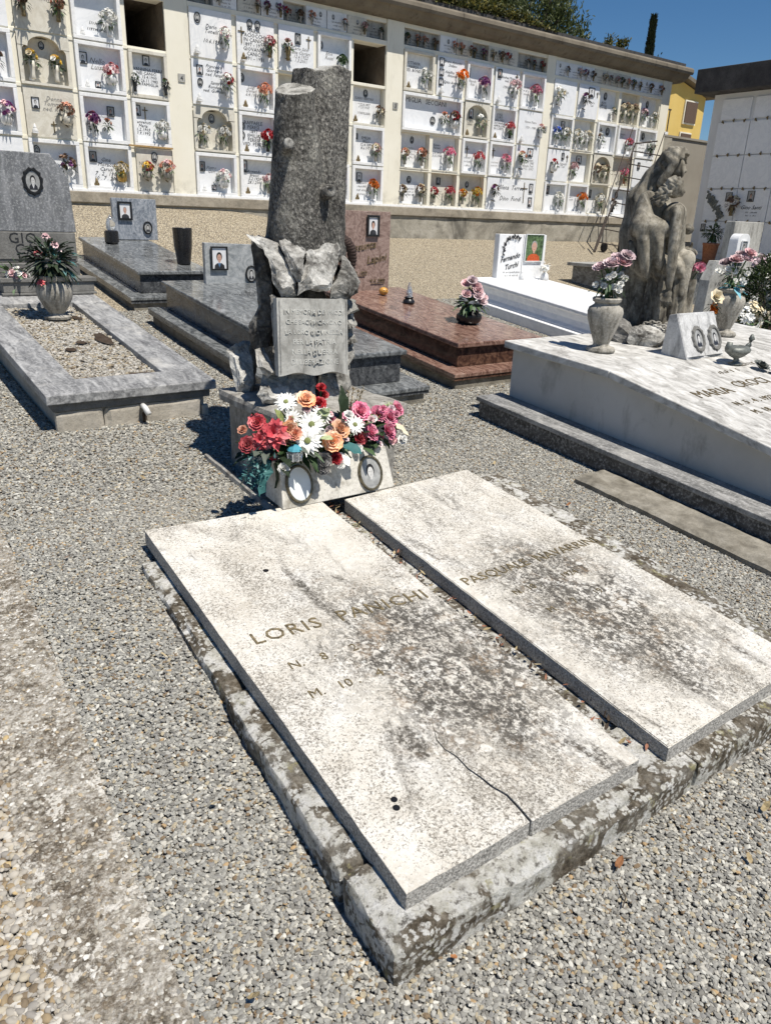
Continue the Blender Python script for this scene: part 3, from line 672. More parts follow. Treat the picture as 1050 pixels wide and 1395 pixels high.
def portrait(parent, c, u, v, w, h, oval=False, back='paper', skin='skin', hair='hair', cloth='photodark', frame='black', fw=0.012, bald=False, wavy=0.0, name='photo', collar=None, rim=True):
    """a framed picture of a person: backing, shoulders, head and hair as flat print, frame proud of it"""
    u = Vector(u).normalized(); v = Vector(v).normalized(); n = u.cross(v); c = Vector(c)
    mb = MB(); a, b = w / 2, h / 2
    if oval: disc(mb, c, u, v, a, b, 0, 28, 0.004)
    else: mb.add([c + u * sx * a + v * sy * b + n * 0.004 for sx, sy in ((-1, -1), (1, -1), (1, 1), (-1, 1))], [(0, 1, 2, 3)], 0)
    k = 0.84 if oval else 1.0; bt = -b * (0.80 if oval else 1.0)
    sh = [(-0.74 * k * a, bt), (0.74 * k * a, bt), (0.66 * k * a, bt + h * 0.17), (0.30 * a, bt + h * 0.27), (-0.30 * a, bt + h * 0.27), (-0.66 * k * a, bt + h * 0.17)]
    mb.add([c + u * x + v * y + n * 0.0048 for x, y in sh], [tuple(range(6))], 1)
    if collar:
        mb.add([c + u * x + v * y + n * 0.0052 for x, y in ((-0.2 * a, bt + h * 0.27), (0, bt + h * 0.05), (0.2 * a, bt + h * 0.27))], [(0, 1, 2)], 4)
    disc(mb, c + v * b * 0.16, u, v, a * 0.40, b * 0.44, 3, 16, 0.0051) if not bald else disc(mb, c + v * b * 0.17, u, v, a * 0.34, b * 0.38, 3, 16, 0.0050)
    disc(mb, c + v * b * (0.04 if not bald else 0.08), u, v, a * 0.29, b * 0.36, 2, 16, 0.0056)
    disc(mb, c + v * b * (-0.30), u, v, a * 0.13, b * 0.14, 2, 8, 0.0055)
    for sx in (-1, 1): disc(mb, c + u * sx * a * 0.11 + v * b * 0.10, u, v, a * 0.05, b * 0.022, 3, 6, 0.0060)
    disc(mb, c - v * b * 0.13, u, v, a * 0.10, b * 0.018, 5, 6, 0.0060)
    p = mb.build(name, [MAT[back], MAT[cloth], MAT[skin], MAT[hair], MAT[collar or 'paper'], MAT['terracotta' if skin == 'skin' else 'photogrey']], parent)
    if rim:
        fr = MB()
        if oval: oval_rim(fr, c, u, v, a * 0.98, b * 0.98, fw, 0.012, 0, wavy=wavy)
        else:
            for (x0, x1, y0, y1) in ((-a - fw, a + fw, b, b + fw), (-a - fw, a + fw, -b - fw, -b), (-a - fw, -a, -b, b), (a, a + fw, -b, b)):
                vs = [c + u * x + v * y + n * z for z in (0, 0.014) for y in (y0, y1) for x in (x0, x1)]
                fr.add(vs, [(0, 2, 3, 1), (4, 5, 7, 6), (0, 1, 5, 4), (2, 6, 7, 3), (0, 4, 6, 2), (1, 3, 7, 5)])
        fr.build('frame', MAT[frame], p)
    return p

# ------------------------------------------------------------------ flowers
def petal_strip(mb, c, d, up, L, W, curl, mi, n=3, cup=0.25, tip=0.15, blunt=False):
    """one petal: a strip of quads from c along d, lifting by curl, cupped across"""
    c = Vector(c); d = Vector(d).normalized(); up = Vector(up).normalized(); s = d.cross(up).normalized()
    vs = []; fs = []
    for i in range(n + 1):
        t = i / n; w = W * (math.sin(math.pi * min(1, t * 0.80 + 0.16)) ** 0.7) * (1.0 if i < n else tip / 0.5 + 0.2)
        if blunt: w = W * (0.42, 0.86, 1.04, 0.74)[min(i, 3)]
        p = c + d * L * t + up * (curl * L * t * t)
        bk_ = d * (0.13 * L if (blunt and i == n) else 0)
        vs += [p - bk_ - s * w / 2 + up * cup * w * 0.5, p, p - bk_ + s * w / 2 + up * cup * w * 0.5]
    vs = [v + Vector((rnd.uniform(-1, 1), rnd.uniform(-1, 1), rnd.uniform(-1, 1))) * (0.05 * L) for v in vs]
    for i in range(n):
        a = i * 3
        fs += [(a, a + 1, a + 4, a + 3), (a + 1, a + 2, a + 5, a + 4)]
    mb.add(vs, fs, mi)
def frame_of(nrm):
    n = Vector(nrm).normalized(); a = n.cross(Vector((0, 0, 1)) if abs(n.z) < 0.9 else Vector((1, 0, 0))).normalized(); return n, a, n.cross(a)
def rose(mb, c, nrm, r, mi=0, rr=rnd, rings=4, mi2=None):
    n, a, b = frame_of(nrm); c = Vector(c)
    for k in range(rings):
        f = (k + 1) / rings; m = 3 + k * 2; ph = rr.uniform(0, 6.3)
        for i in range(m):
            t = ph + 2 * math.pi * i / m; d = a * math.cos(t) + b * math.sin(t)
            base = c + d * r * 0.16 * k / rings - n * r * 0.35
            dirv = d * (0.16 + 0.72 * f ** 1.5) + n * (1.15 - 0.60 * f)
            petal_strip(mb, base, dirv, (n * 0.3 - d * (0.9 - 0.4 * f)), r * (0.82 + 0.30 * f), r * (0.62 + 0.45 * f), -0.34 * f + 0.20, (mi2 if (mi2 is not None and k >= rings - 1) else mi), 3, 0.34, 0.2, True)
def gerbera(mb, c, nrm, r, mi, mic, rr=rnd, m=17):
    n, a, b = frame_of(nrm); c = Vector(c)
    for ring, (sc, lift) in enumerate(((1.0, 0.10), (0.82, 0.28))):
        for i in range(m):
            t = 2 * math.pi * (i + 0.5 * ring) / m + rr.uniform(-0.08, 0.08); d = a * math.cos(t) + b * math.sin(t)
            petal_strip(mb, c + d * r * 0.12 + n * 0.002 * ring, d + n * (lift + rr.uniform(-0.06, 0.06)), n, r * sc * rr.uniform(0.9, 1.05), r * 0.27, -0.16, mi, 3, -0.2, 0.16)
    ps = []
    for k in range(3):
        rr_ = r * (0.24, 0.19, 0.08)[k]; ps += [c + n * r * (0.10, 0.17, 0.19)[k] + (a * math.cos(2 * math.pi * i / 10) + b * math.sin(2 * math.pi * i / 10)) * rr_ for i in range(10)]
    mb.add(ps, [(k * 10 + i, k * 10 + (i + 1) % 10, k * 10 + 10 + (i + 1) % 10, k * 10 + 10 + i) for k in range(2) for i in range(10)] + [tuple(range(20, 30))], mic)
def dahlia(mb, c, nrm, r, mi, rr=rnd, m=9, rings=3, W=0.42):
    n, a, b = frame_of(nrm); c = Vector(c)
    for k in range(rings):
        f = 1 - k / rings
        for i in range(m - k):
            t = 2 * math.pi * (i + 0.37 * k) / (m - k) + rr.uniform(-0.15, 0.15); d = a * math.cos(t) + b * math.sin(t)
            petal_strip(mb, c + n * r * 0.05 * k, d * (0.35 + 0.65 * f) + n * (0.15 + 0.8 * (1 - f)), n, r * (0.6 + 0.4 * f) * rr.uniform(0.85, 1.1), r * W, -0.22 * f, mi, 3, 0.35, 0.02)
def leaf(mb, c, d, up, L, W, mi=0, curl=-0.3, n=4):
    petal_strip(mb, c, d, up, L, W, curl, mi, n, 0.22, 0.02)
def flower_ball(mb, c, r, num, fr, mis, rr, flat=0.75, kind='rose', out=(0, 0, 1)):
    """a bouquet head: num flowers over a dome"""
    out = Vector(out)
    for i in range(num):
        while True:
            d = Vector((rr.gauss(0, 1), rr.gauss(0, 1), rr.gauss(0, 1))).normalized()
            if d.dot(out) > -0.15: break
        p = Vector(c) + Vector((d.x * r, d.y * r, d.z * r * flat)) * rr.uniform(0.75, 1.0)
        mi = rr.choice(mis)
        if kind == 'rose': rose(mb, p, d + out * 0.3, fr * rr.uniform(0.8, 1.15), mi, rr, 3)
        else: dahlia(mb, p, d + out * 0.3, fr * rr.uniform(0.8, 1.2), mi, rr, 8, 2, 0.5)
def leaf_ball(mb, c, r, num, L, mi, rr, flat=0.8, W=0.45):
    for i in range(num):
        d = Vector((rr.gauss(0, 1), rr.gauss(0, 1), rr.gauss(0, 0.8))).normalized()
        p = Vector(c) + Vector((d.x, d.y, d.z * flat)) * r * rr.uniform(0.3, 0.9)
        leaf(mb, p, d + Vector((0, 0, rr.uniform(-0.3, 0.5))), Vector((0, 0, 1)) if abs(d.z) < 0.9 else Vector((1, 0, 0)), L * rr.uniform(0.7, 1.3), L * W, mi, -0.3, 3)

# ------------------------------------------------------------------ the ground
def axis(pts):
    out = []
    for (a, b, n) in pts: out += [a + (b - a) * i / n for i in range(n)]
    return out + [pts[-1][1]]
gx = axis([(-700, -40, 6), (-40, -2, 10), (-2, -0.4, 8), (-0.4, 3.4, 46), (3.4, 9, 22), (9, 24, 15), (24, 800, 8)])
gy = axis([(-500, -20, 5), (-20, 0, 5), (0, 4, 48), (4, 11, 28), (11, 30, 6), (30, 900, 8)])
g_ = MB()
g_.add([(x, y, gz(x, y) - 0.008) for y in gy for x in gx], [(j * len(gx) + i, j * len(gx) + i + 1, (j + 1) * len(gx) + i + 1, (j + 1) * len(gx) + i) for j in range(len(gy) - 1) for i in range(len(gx) - 1)])
setp(g_.build('ground', MAT['ground'], smooth=True), kind='structure')

def gravel_gn(name, cells, density, size, mat, seed, sub=1, flat=0.5, jit=0.35, parent=None, lift=0.004):
    """a bed of loose stones scattered over the given cells (x0,x1,y0,y1,height fn)"""
    mb = MB()
    for (x0, x1, y0, y1, fn) in cells:
        mb.add([(x, y, fn(x, y)) for x, y in ((x0, y0), (x1, y0), (x1, y1), (x0, y1))], [(0, 1, 2, 3)])
    o = mb.build(name, mat, parent)
    ng = bpy.data.node_groups.new(name, 'GeometryNodeTree')
    ng.interface.new_socket('Geometry', in_out='INPUT', socket_type='NodeSocketGeometry')
    ng.interface.new_socket('Geometry', in_out='OUTPUT', socket_type='NodeSocketGeometry')
    N = ng.nodes; L = ng.links
    gi = N.new('NodeGroupInput'); go = N.new('NodeGroupOutput')
    dp = N.new('GeometryNodeDistributePointsOnFaces'); dp.distribute_method = 'RANDOM'
    dp.inputs['Density'].default_value = density; dp.inputs['Seed'].default_value = seed
    L.new(gi.outputs[0], dp.inputs['Mesh'])
    gi2 = N.new('GeometryNodeGeometryToInstance')
    for k in range(4):
        ic = N.new('GeometryNodeMeshIcoSphere'); ic.inputs['Radius'].default_value = 1.0; ic.inputs['Subdivisions'].default_value = sub
        sp = N.new('GeometryNodeSetPosition'); L.new(ic.outputs[0], sp.inputs[0])
        nz = N.new('ShaderNodeTexNoise'); nz.noise_dimensions = '4D'; nz.inputs['W'].default_value = seed + 3.7 * k; nz.inputs['Scale'].default_value = 0.9; nz.inputs['Detail'].default_value = 1
        sb = N.new('ShaderNodeVectorMath'); sb.operation = 'MULTIPLY_ADD'; sb.inputs[1].default_value = (jit * 5,) * 3; sb.inputs[2].default_value = (-jit * 2.5,) * 3
        L.new(nz.outputs['Color'], sb.inputs[0]); L.new(sb.outputs[0], sp.inputs['Offset'])
        tr = N.new('GeometryNodeTransform'); L.new(sp.outputs[0], tr.inputs[0]); tr.inputs['Scale'].default_value = ((1.15, 0.8, flat), (1.0, 0.9, flat * 0.85), (1.35, 0.7, flat * 0.9), (0.9, 0.85, flat * 1.2))[k]
        sm = N.new('GeometryNodeSetMaterial'); sm.inputs['Material'].default_value = mat; L.new(tr.outputs[0], sm.inputs[0])
        ss = N.new('GeometryNodeSetShadeSmooth'); ss.inputs['Shade Smooth'].default_value = sub > 1; L.new(sm.outputs[0], ss.inputs[0])
        L.new(ss.outputs[0], gi2.inputs[0])
    ip = N.new('GeometryNodeInstanceOnPoints'); L.new(dp.outputs['Points'], ip.inputs['Points']); L.new(gi2.outputs[0], ip.inputs['Instance'])
    ip.inputs['Pick Instance'].default_value = True
    rv = N.new('FunctionNodeRandomValue'); rv.data_type = 'FLOAT_VECTOR'; rv.inputs[0].default_value = (-0.28, -0.28, 0); rv.inputs[1].default_value = (0.28, 0.28, 6.283); rv.inputs['Seed'].default_value = seed + 1
    L.new(rv.outputs[0], ip.inputs['Rotation'])
    rs = N.new('FunctionNodeRandomValue'); rs.data_type = 'FLOAT'; rs.inputs[2].default_value = size * 0.55; rs.inputs[3].default_value = size * 1.35; rs.inputs['Seed'].default_value = seed + 2
    L.new(rs.outputs[1], ip.inputs['Scale'])
    off = N.new('GeometryNodeSetPosition'); L.new(dp.outputs['Points'], off.inputs[0])
    ro = N.new('FunctionNodeRandomValue'); ro.data_type = 'FLOAT_VECTOR'; ro.inputs[0].default_value = (0, 0, -lift * 0.8); ro.inputs[1].default_value = (0, 0, lift); ro.inputs['Seed'].default_value = seed + 5
    L.new(ro.outputs[0], off.inputs['Offset']); L.new(off.outputs[0], ip.inputs['Points'])
    L.new(ip.outputs[0], go.inputs[0])
    md = o.modifiers.new('stones', 'NODES'); md.node_group = ng
    return o

def in_poly(x, y, q):
    c = False; n = len(q)
    for i in range(n):
        (x1, y1), (x2, y2) = q[i], q[(i + 1) % n]
        if (y1 > y) != (y2 > y) and x < (x2 - x1) * (y - y1) / (y2 - y1) + x1: c = not c
    return c
PLINTH = [(0.722, 0.868), (2.72, 0.855), (2.88, 2.80), (0.842, 2.68)]
KERB_E = lambda y: 0.265 + 0.085 * y - 0.006 * y * y      # right edge of the concrete path strip
KERB_W = lambda y: 0.03 + 0.075 * y                        # its left edge
BLOCK = [PLINTH, [(1.02, 4.5), (1.93, 4.5), (1.93, 7.1), (1.02, 7.1)], [(2.45, 4.15), (3.4, 4.15), (3.4, 6.7), (2.45, 6.7)],
         [(3.9, 4.35), (4.95, 4.35), (4.95, 6.4), (3.9, 6.4)], [(3.62, 0.0), (6.5, 0.0), (6.5, 3.70), (3.62, 3.70)], [(2.45, 7.25), (3.3, 7.25), (3.3, 9.1), (2.45, 9.1)]]
def blocked(x, y): return any(in_poly(x, y, q) for q in BLOCK)
near, far, west = [], [], []
st = 0.04
for j in range(int(8.4 / st)):
    for i in range(int(8.0 / st)):
        x0 = -1.2 + i * st; y0 = 0.0 + j * st; xc, yc = x0 + st / 2, y0 + st / 2
        if blocked(xc, yc): continue
        if yc < 3.6 and KERB_W(yc) + 0.05 < xc < KERB_E(yc) - 0.012: continue
        if yc < 3.6 and xc <= KERB_W(yc) + 0.05:
            west.append((x0, x0 + st, y0, y0 + st, gz))
        elif yc < 3.4 and xc < 3.9: near.append((x0, x0 + st, y0, y0 + st, gz))
        elif yc < 7.2 and xc < 6.4: far.append((x0, x0 + st, y0, y0 + st, gz))
setp(gravel_gn('gravel', near, 27500, 0.0064, MAT['pebble'], 1), 'loose crushed grey gravel between the graves', 'gravel', kind='stuff')
setp(gravel_gn('gravel', far, 13000, 0.0076, MAT['pebble'], 5), 'grey and tan gravel around the rear graves', 'gravel', kind='stuff')
setp(gravel_gn('pebbles', west, 13000, 0.0098, MAT['round'], 9, sub=2, flat=0.6, jit=0.25), 'rounded tan pebbles left of the concrete strip', 'pebbles', kind='stuff')

# concrete strip with worn, broken edges on the left; a second strip on the right
def strip(name, ys, fl, fr, h, mat, seed, n=10, jag=1.0):
    mb = MB(); vs = []; fs = []
    for y in ys:
        a = fl(y) + jag * 0.03 * mnoise.noise((y * 4.0, seed, 0)) + jag * 0.012 * mnoise.noise((y * 17.0, seed, 2)); b = fr(y) + 0.006 * mnoise.noise((y * 5.0, seed, 5)) + 0.006 * mnoise.noise((y * 21.0, seed, 7))
        for k in range(n + 1):
            t = k / n; x = a + (b - a) * t
            hh = h * (1 - (abs(2 * t - 1)) ** 8 * 0.3) + 0.004 * mnoise.noise((x * 13, y * 13, seed)) + 0.002 * mnoise.noise((x * 41, y * 41, seed))
            vs.append((x, y, gz(x, y) + hh))
        vs += [(b, y, gz(b, y) - 0.03), (a, y, gz(a, y) - 0.03)]
    m = n + 3
    for j in range(len(ys) - 1):
        for k in range(n): fs.append((j * m + k, j * m + k + 1, (j + 1) * m + k + 1, (j + 1) * m + k))
        fs.append((j * m + n, j * m + n + 1, (j + 1) * m + n + 1, (j + 1) * m + n)); fs.append((j * m + n + 2, j * m, (j + 1) * m, (j + 1) * m + n + 2))
    fs.append(tuple(range(m))); fs.append(tuple((len(ys) - 1) * m + k for k in range(m - 1, -1, -1)))
    mb.add(vs, fs); return setp(mb.build(name, mat, smooth=False), kind='structure')
embed = []
for j in range(95):
    for i in range(16):
        y0 = -0.1 + j * 0.04; x0 = KERB_W(y0) + (KERB_E(y0) - KERB_W(y0)) * i / 16; x1 = KERB_W(y0) + (KERB_E(y0) - KERB_W(y0)) * (i + 1) / 16
        embed.append((x0, x1, y0, y0 + 0.04, lambda x, y: gz(x, y) + 0.0062))
MAT['embed'] = M_pebble('embedded_aggregate', [(0.0, (0.40, 0.38, 0.33)), (0.25, (0.30, 0.27, 0.22)), (0.45, (0.52, 0.50, 0.45)), (0.62, (0.22, 0.18, 0.13)), (0.75, (0.42, 0.34, 0.23)), (0.88, (0.66, 0.64, 0.59))])
setp(gravel_gn('embedded_stones', embed, 4200, 0.006, MAT['embed'], 33, lift=0.002), 'small stones set in the worn concrete strip at left', 'aggregate', kind='stuff')
strip('path', axis([(-0.6, 3.75, 150)]), KERB_W, KERB_E, 0.007, MAT['aggregate'], 3.0)
strip('kerb', axis([(0.2, 2.62, 80)]), lambda y: 3.30 + 0.008 * y, lambda y: 3.60, 0.04, MAT['concrete'], 8.0, jag=0.25)

# ------------------------------------------------------------------ the double grave in front
SL = 0.09
dg = thing('double_grave', (1.75, 2.8, gz(1.75, 2.8)), 'low double grave with two lichen-stained pale slabs and bronze names in the foreground', 'grave')
mb = MB()
slp = lambda x, y: SL * y
PX = lambda u, v: tuple((Vector(PLINTH[0]) * (1 - u) + Vector(PLINTH[1]) * u) * (1 - v) + (Vector(PLINTH[3]) * (1 - u) + Vector(PLINTH[2]) * u) * v)
for k, (u0, u1, v0, v1, dh) in enumerate(((0.0, 0.545, 0.0, 0.125, 0.0), (0.5475, 1.0, 0.0, 0.125, -0.004), (0.0, 0.115, 0.1275, 0.52, -0.006), (0.002, 0.115, 0.5225, 1.0, -0.012), (0.1175, 1.0, 0.1275, 1.0, -0.012))):
    mb = MB(); rough_box(mb, [PX(u0, v0), PX(u1, v0), PX(u1, v1), PX(u0, v1)], -0.05, 0.097 + dh, 0.022 if k < 4 else 0.06, 0.0045, 13, 0.012, slp, 1.0 + 3 * k, 0.05)
    auto_smooth(mb.build('plinth_stone', MAT['plinth'], dg), 0.5)
QL = [(0.806, 0.94), (1.612, 0.93), (1.708, 2.75), (0.915, 2.81)]
QR = [(1.728, 0.915), (2.53, 0.925), (2.607, 2.76), (1.817, 2.72)]
def slab(name, outline, h0, h1, parent):
    """cover slab with the given outline; its chamfered rim and side are a second material"""
    bm = bmesh.new(); n = len(outline)
    top = [bm.verts.new((x, y, SL * y + h1)) for x, y in outline]; bot = [bm.verts.new((x, y, SL * y + h0)) for x, y in outline]
    ft = bm.faces.new(top); bm.faces.new(bot[::-1]).material_index = 1
    for i in range(n): bm.faces.new((top[(i + 1) % n], top[i], bot[i], bot[(i + 1) % n])).material_index = 1
    bmesh.ops.recalc_face_normals(bm, faces=bm.faces)
    bmesh.ops.bevel(bm, geom=[e for e in ft.edges], offset=0.003, segments=2, affect='EDGES', clamp_overlap=True)
    me = bpy.data.meshes.new(name); bm.to_mesh(me); bm.free()
    me.transform(Matrix.Translation(-WL[parent.name])); me.materials.append(MAT['slab']); me.materials.append(MAT['side'])
    return link(name, me, parent)
def edge_pts(a, b, n, amp, seed):
    a = Vector((*a, 0)); b = Vector((*b, 0)); nn = Vector((-(b - a).y, (b - a).x, 0)).normalized(); out = []
    for i in range(n):
        t = i / n; p = a + (b - a) * t + nn * (amp * ((mnoise.noise((i * 1.7, seed, 0.3)) + (2.2 * max(0, mnoise.noise((i * 0.9, seed, 7.7)) - 0.25))) if i else 0)); out.append((p.x, p.y))
    return out
CRK = [(1.190, 0.937), (1.196, 0.985), (1.199, 1.03), (1.186, 1.07), (1.182, 1.11), (1.174, 1.15), (1.177, 1.20), (1.167, 1.24), (1.172, 1.28), (1.190, 1.31)]   # the split in the left slab's foot
nc = len(CRK)
fr_ = edge_pts(QL[0], (1.185, 0.936), 14, 0.002, 1) + [(p[0] - 0.0035 * (1 - 0.8 * i / nc), p[1]) for i, p in enumerate(CRK)] + [(1.208, 1.345)] + [(p[0] + 0.0045 * (1 - 0.8 * i / nc), p[1] + 0.001) for i, p in reversed(list(enumerate(CRK)))] + edge_pts((1.198, 0.935), QL[1], 12, 0.002, 2)
left_slab = slab('cover_slab', fr_ + edge_pts(QL[1], QL[2], 40, 0.0025, 3) + edge_pts(QL[2], QL[3], 14, 0.002, 4) + edge_pts(QL[3], QL[0], 40, 0.002, 5), 0.088, 0.147, dg)
right_slab = slab('cover_slab', edge_pts(QR[0], QR[1], 14, 0.002, 6) + edge_pts(QR[1], QR[2], 40, 0.002, 7) + edge_pts(QR[2], QR[3], 14, 0.002, 8) + edge_pts(QR[3], QR[0], 40, 0.0025, 9), 0.088, 0.147, dg)
ul = Vector((0.99, -0.06, -0.0054)); vl = Vector((0.055, 0.99, 0.09))
zs = lambda x, y: SL * y + 0.147
def slab_text(s, size, x, y, par, **k):
    return text(s, size, par, (x, y, zs(x, y) + 0.0005), k.pop('u', ul), vl, MAT['fadedbronze'], ext=0.0025, split=True, bold=-0.0004, **k)
slab_text('LORIS  PANICHI', 0.088, 1.285, 1.888, left_slab, width=1.12)
slab_text('N.    8 .    2', 0.052, 1.10, 1.735, left_slab)
slab_text('M.   10 .    4', 0.052, 1.09, 1.588, left_slab)
ur = Vector((0.995, 0.01, 0.001))
slab_text('PASQUALE  NAVARRINI', 0.074, 2.20, 1.868, right_slab, u=ur)
slab_text('N.  10 .          1924', 0.046, 2.11, 1.725, right_slab, u=ur)
slab_text('M.   .   7        19', 0.046, 2.11, 1.575, right_slab, u=ur)
# old fixing holes through the left slab's foot
for (x, y, r) in ((0.942, 1.167, 0.009), (0.931, 1.143, 0.0095), (1.192, 2.308, 0.011)):
    mb = MB(); disc(mb, (x, y, zs(x, y) + 0.0012), (1, 0, 0), (0, 1, 0.09), r, r, 0, 14); mb.build('fixing_hole', MAT['black'], left_slab)
# litter in the gap between the slabs
mb = MB(); rr = random.Random(3)
for k in range(260):
    t = rr.random(); x = 1.61 + (1.708 - 1.61) * t + rr.uniform(0.01, 0.10); y = 0.93 + 1.85 * t
    if rr.random() > 0.35 + 0.65 * t: continue
    leaf(mb, (x, y, SL * y + 0.106), (rr.uniform(-1, 1), rr.uniform(-1, 1), rr.uniform(0, 0.3)), (0, 0, 1), rr.uniform(0.01, 0.03), rr.uniform(0.005, 0.014), rr.choice((0, 0, 0, 1, 2)), 0.2, 2)
setp(mb.build('leaf_litter', [MAT['soil'], MAT['f_straw'], MAT['terracotta']]), 'dry leaf litter lying in the gap between the two slabs', 'leaf litter', kind='stuff')

# ------------------------------------------------------------------ the memorial with the broken tree trunk
mon = thing('war_memorial', (1.95, 3.35, gz(1.95, 3.35)), 'broken stone tree trunk on piled rocks and pedestal behind the flowers', 'memorial')
mb = MB(); PED = [(1.685, 2.98), (2.30, 2.98), (2.30, 3.64), (1.685, 3.64)]
rough_box(mb, PED, -0.05, 0.385, 0.06, 0.003, 7, 0.008, lambda x, y: 0.30, 4.0)
mb.build('pedestal', MAT['pedestal'], mon, smooth=False)
mb = MB()
rough_box(mb, [(1.642, 2.935), (2.345, 2.935), (2.345, 3.70), (1.642, 3.70)], 0.388, 0.445, 0.05, 0.004, 8, 0.02, lambda x, y: 0.30, 6.0)
mb.build('pedestal_top', MAT['pedestal'], mon, smooth=False)
mb = MB()
rough_box(mb, [(1.585, 2.98), (1.622, 2.98), (1.622, 3.78), (1.585, 3.78)], -0.02, 0.03, 0.05, 0.003, 8, 0.01, gz, 7.0)
mb.build('kerb_strip', MAT['pedestal'], mon, smooth=False)
for c, sz, sd, ro in (((1.97, 3.38, 0.95), (0.20, 0.19, 0.22), 5, 0.3), ((1.98, 3.40, 1.18), (0.17, 0.18, 0.24), 25, 0.4), ((1.98, 3.40, 1.37), (0.18, 0.16, 0.10), 47, 0.2)):
    mb = MB(); rock_mesh(mb, c, sz, sd, 15, 3, 0.018, rot=ro); mb.build('rock', MAT['rockdark'], mon)
SPLIT = [   # stone, distance of its face, depth, outline of the face
    ('light', 3.10, 0.30, [(1.597, 1.517), (1.641, 1.507), (1.738, 1.476), (1.770, 1.370), (1.800, 1.290), (1.789, 1.256), (1.708, 1.258), (1.679, 1.332), (1.677, 1.377), (1.653, 1.464)]),
    ('dark', 3.25, 0.28, [(1.675, 1.512), (1.733, 1.458), (1.758, 1.365), (1.759, 1.249), (1.753, 1.129), (1.715, 1.002), (1.666, 0.955), (1.627, 1.056), (1.630, 1.111), (1.679, 1.203), (1.676, 1.308), (1.668, 1.445)]),  # slab face turned from the sun, its shade given by darker stone colour
    ('light', 3.07, 0.20, [(1.731, 1.472), (1.744, 1.494), (1.794, 1.505), (1.871, 1.501), (1.865, 1.451), (1.813, 1.411), (1.786, 1.316), (1.753, 1.373)]),
    ('light', 3.05, 0.30, [(1.869, 1.491), (1.917, 1.502), (1.960, 1.486), (2.031, 1.487), (2.036, 1.464), (2.004, 1.395), (1.955, 1.309), (1.927, 1.278), (1.808, 1.286), (1.774, 1.264), (1.774, 1.312), (1.849, 1.413)]),
    ('mid', 3.09, 0.28, [(2.063, 1.430), (2.096, 1.392), (2.144, 1.320), (2.122, 1.273), (2.078, 1.237), (1.956, 1.241), (1.980, 1.299), (2.038, 1.381)]),
    ('mid', 3.12, 0.20, [(2.083, 1.228), (2.152, 1.214), (2.153, 1.183), (2.084, 1.163)]),
    ('mid', 3.11, 0.20, [(2.078, 1.149), (2.124, 1.151), (2.139, 1.115), (2.079, 1.094)]),
    ('mid', 3.12, 0.20, [(2.082, 1.079), (2.132, 1.086), (2.143, 1.031), (2.079, 1.022)]),
    ('mid', 3.10, 0.20, [(2.051, 1.002), (2.128, 1.013), (2.139, 0.960), (2.053, 0.902)]),
    ('light', 3.03, 0.22, [(1.558, 0.845), (1.637, 0.925), (1.756, 0.911), (1.714, 0.836), (1.634, 0.795), (1.567, 0.802)]),
    ('light', 3.02, 0.22, [(1.750, 0.913), (1.889, 0.902), (1.875, 0.853), (1.846, 0.761), (1.662, 0.781), (1.711, 0.835)]),
    ('mid', 3.04, 0.22, [(1.905, 0.897), (2.013, 0.910), (2.076, 0.895), (2.077, 0.830), (1.993, 0.760), (1.888, 0.752)]),
    ('light', 3.32, 0.12, [(1.578, 0.981), (1.620, 1.007), (1.668, 1.025), (1.689, 0.993), (1.701, 0.941), (1.684, 0.833), (1.654, 0.766), (1.584, 0.799)]),
    ('light', 3.06, 0.14, [(1.598, 1.023), (1.652, 1.031), (1.653, 0.927), (1.612, 0.906), (1.574, 0.957)]),
    ('mid', 3.05, 0.10, [(1.651, 1.270), (1.680, 1.258), (1.663, 1.041), (1.640, 1.030), (1.646, 1.169)]),
]
for k, (m, yf, dp, pts) in enumerate(SPLIT):
    mb = MB(); rock_poly(mb, pts, yf, dp, k + 3, 0.10 if m == 'light' else 0.05, 0.035); mb.build('rock', MAT[{'light': 'rock', 'mid': 'rockmid', 'dark': 'rockdark'}[m]], mon)
wr = thing('brown_wreath', (2.12, 3.2, 1.46), 'dark brown woven wreath hanging behind the rocks at the trunk foot', 'wreath')
mb = MB(); rr = random.Random(19); arc = [(2.03, 3.24, 1.485), (2.07, 3.235, 1.51), (2.11, 3.235, 1.51), (2.15, 3.235, 1.49), (2.18, 3.24, 1.455), (2.195, 3.25, 1.41), (2.19, 3.26, 1.36)]
for st_k in range(5):
    a0 = st_k * 1.257; pts_ = []
    for i in range(31):
        t = i / 30 * (len(arc) - 1); i0 = min(int(t), len(arc) - 2); f = t - i0; q = Vector(arc[i0]).lerp(Vector(arc[i0 + 1]), f)
        ph = a0 + i * 0.75; pts_.append(q + Vector((0.014 * math.cos(ph), 0.014 * math.sin(ph), 0.014 * math.sin(ph + 1))))
    mb.tube(pts_, 0.010, 6)
MAT['wreath'] = plain('dark_brown_weave', (0.05, 0.03, 0.024), 0.9, 0.4, 120, bump=0.6); mb.build('braid', MAT['wreath'], wr, smooth=True)
mb = MB()   # the inscribed tablet leans on the rocks
pl = [(1.63, 2.985, 0.935), (1.995, 2.975, 0.915), (2.02, 3.03, 1.245), (1.655, 3.04, 1.262)]
n_ = (Vector(pl[1]) - Vector(pl[0])).cross(Vector(pl[3]) - Vector(pl[0])).normalized()
Pq = lambda u, v: (Vector(pl[0]) * (1 - u) + Vector(pl[1]) * u) * (1 - v) + (Vector(pl[3]) * (1 - u) + Vector(pl[2]) * u) * v
us = [i / 24 for i in range(25)]; hb_ = lambda u: 0.009 * math.sin(math.pi * ((u * 2) % 1.0 if u < 1 else 1.0)) ** 0.55 if 0 < u < 1 and u != 0.5 else 0.0
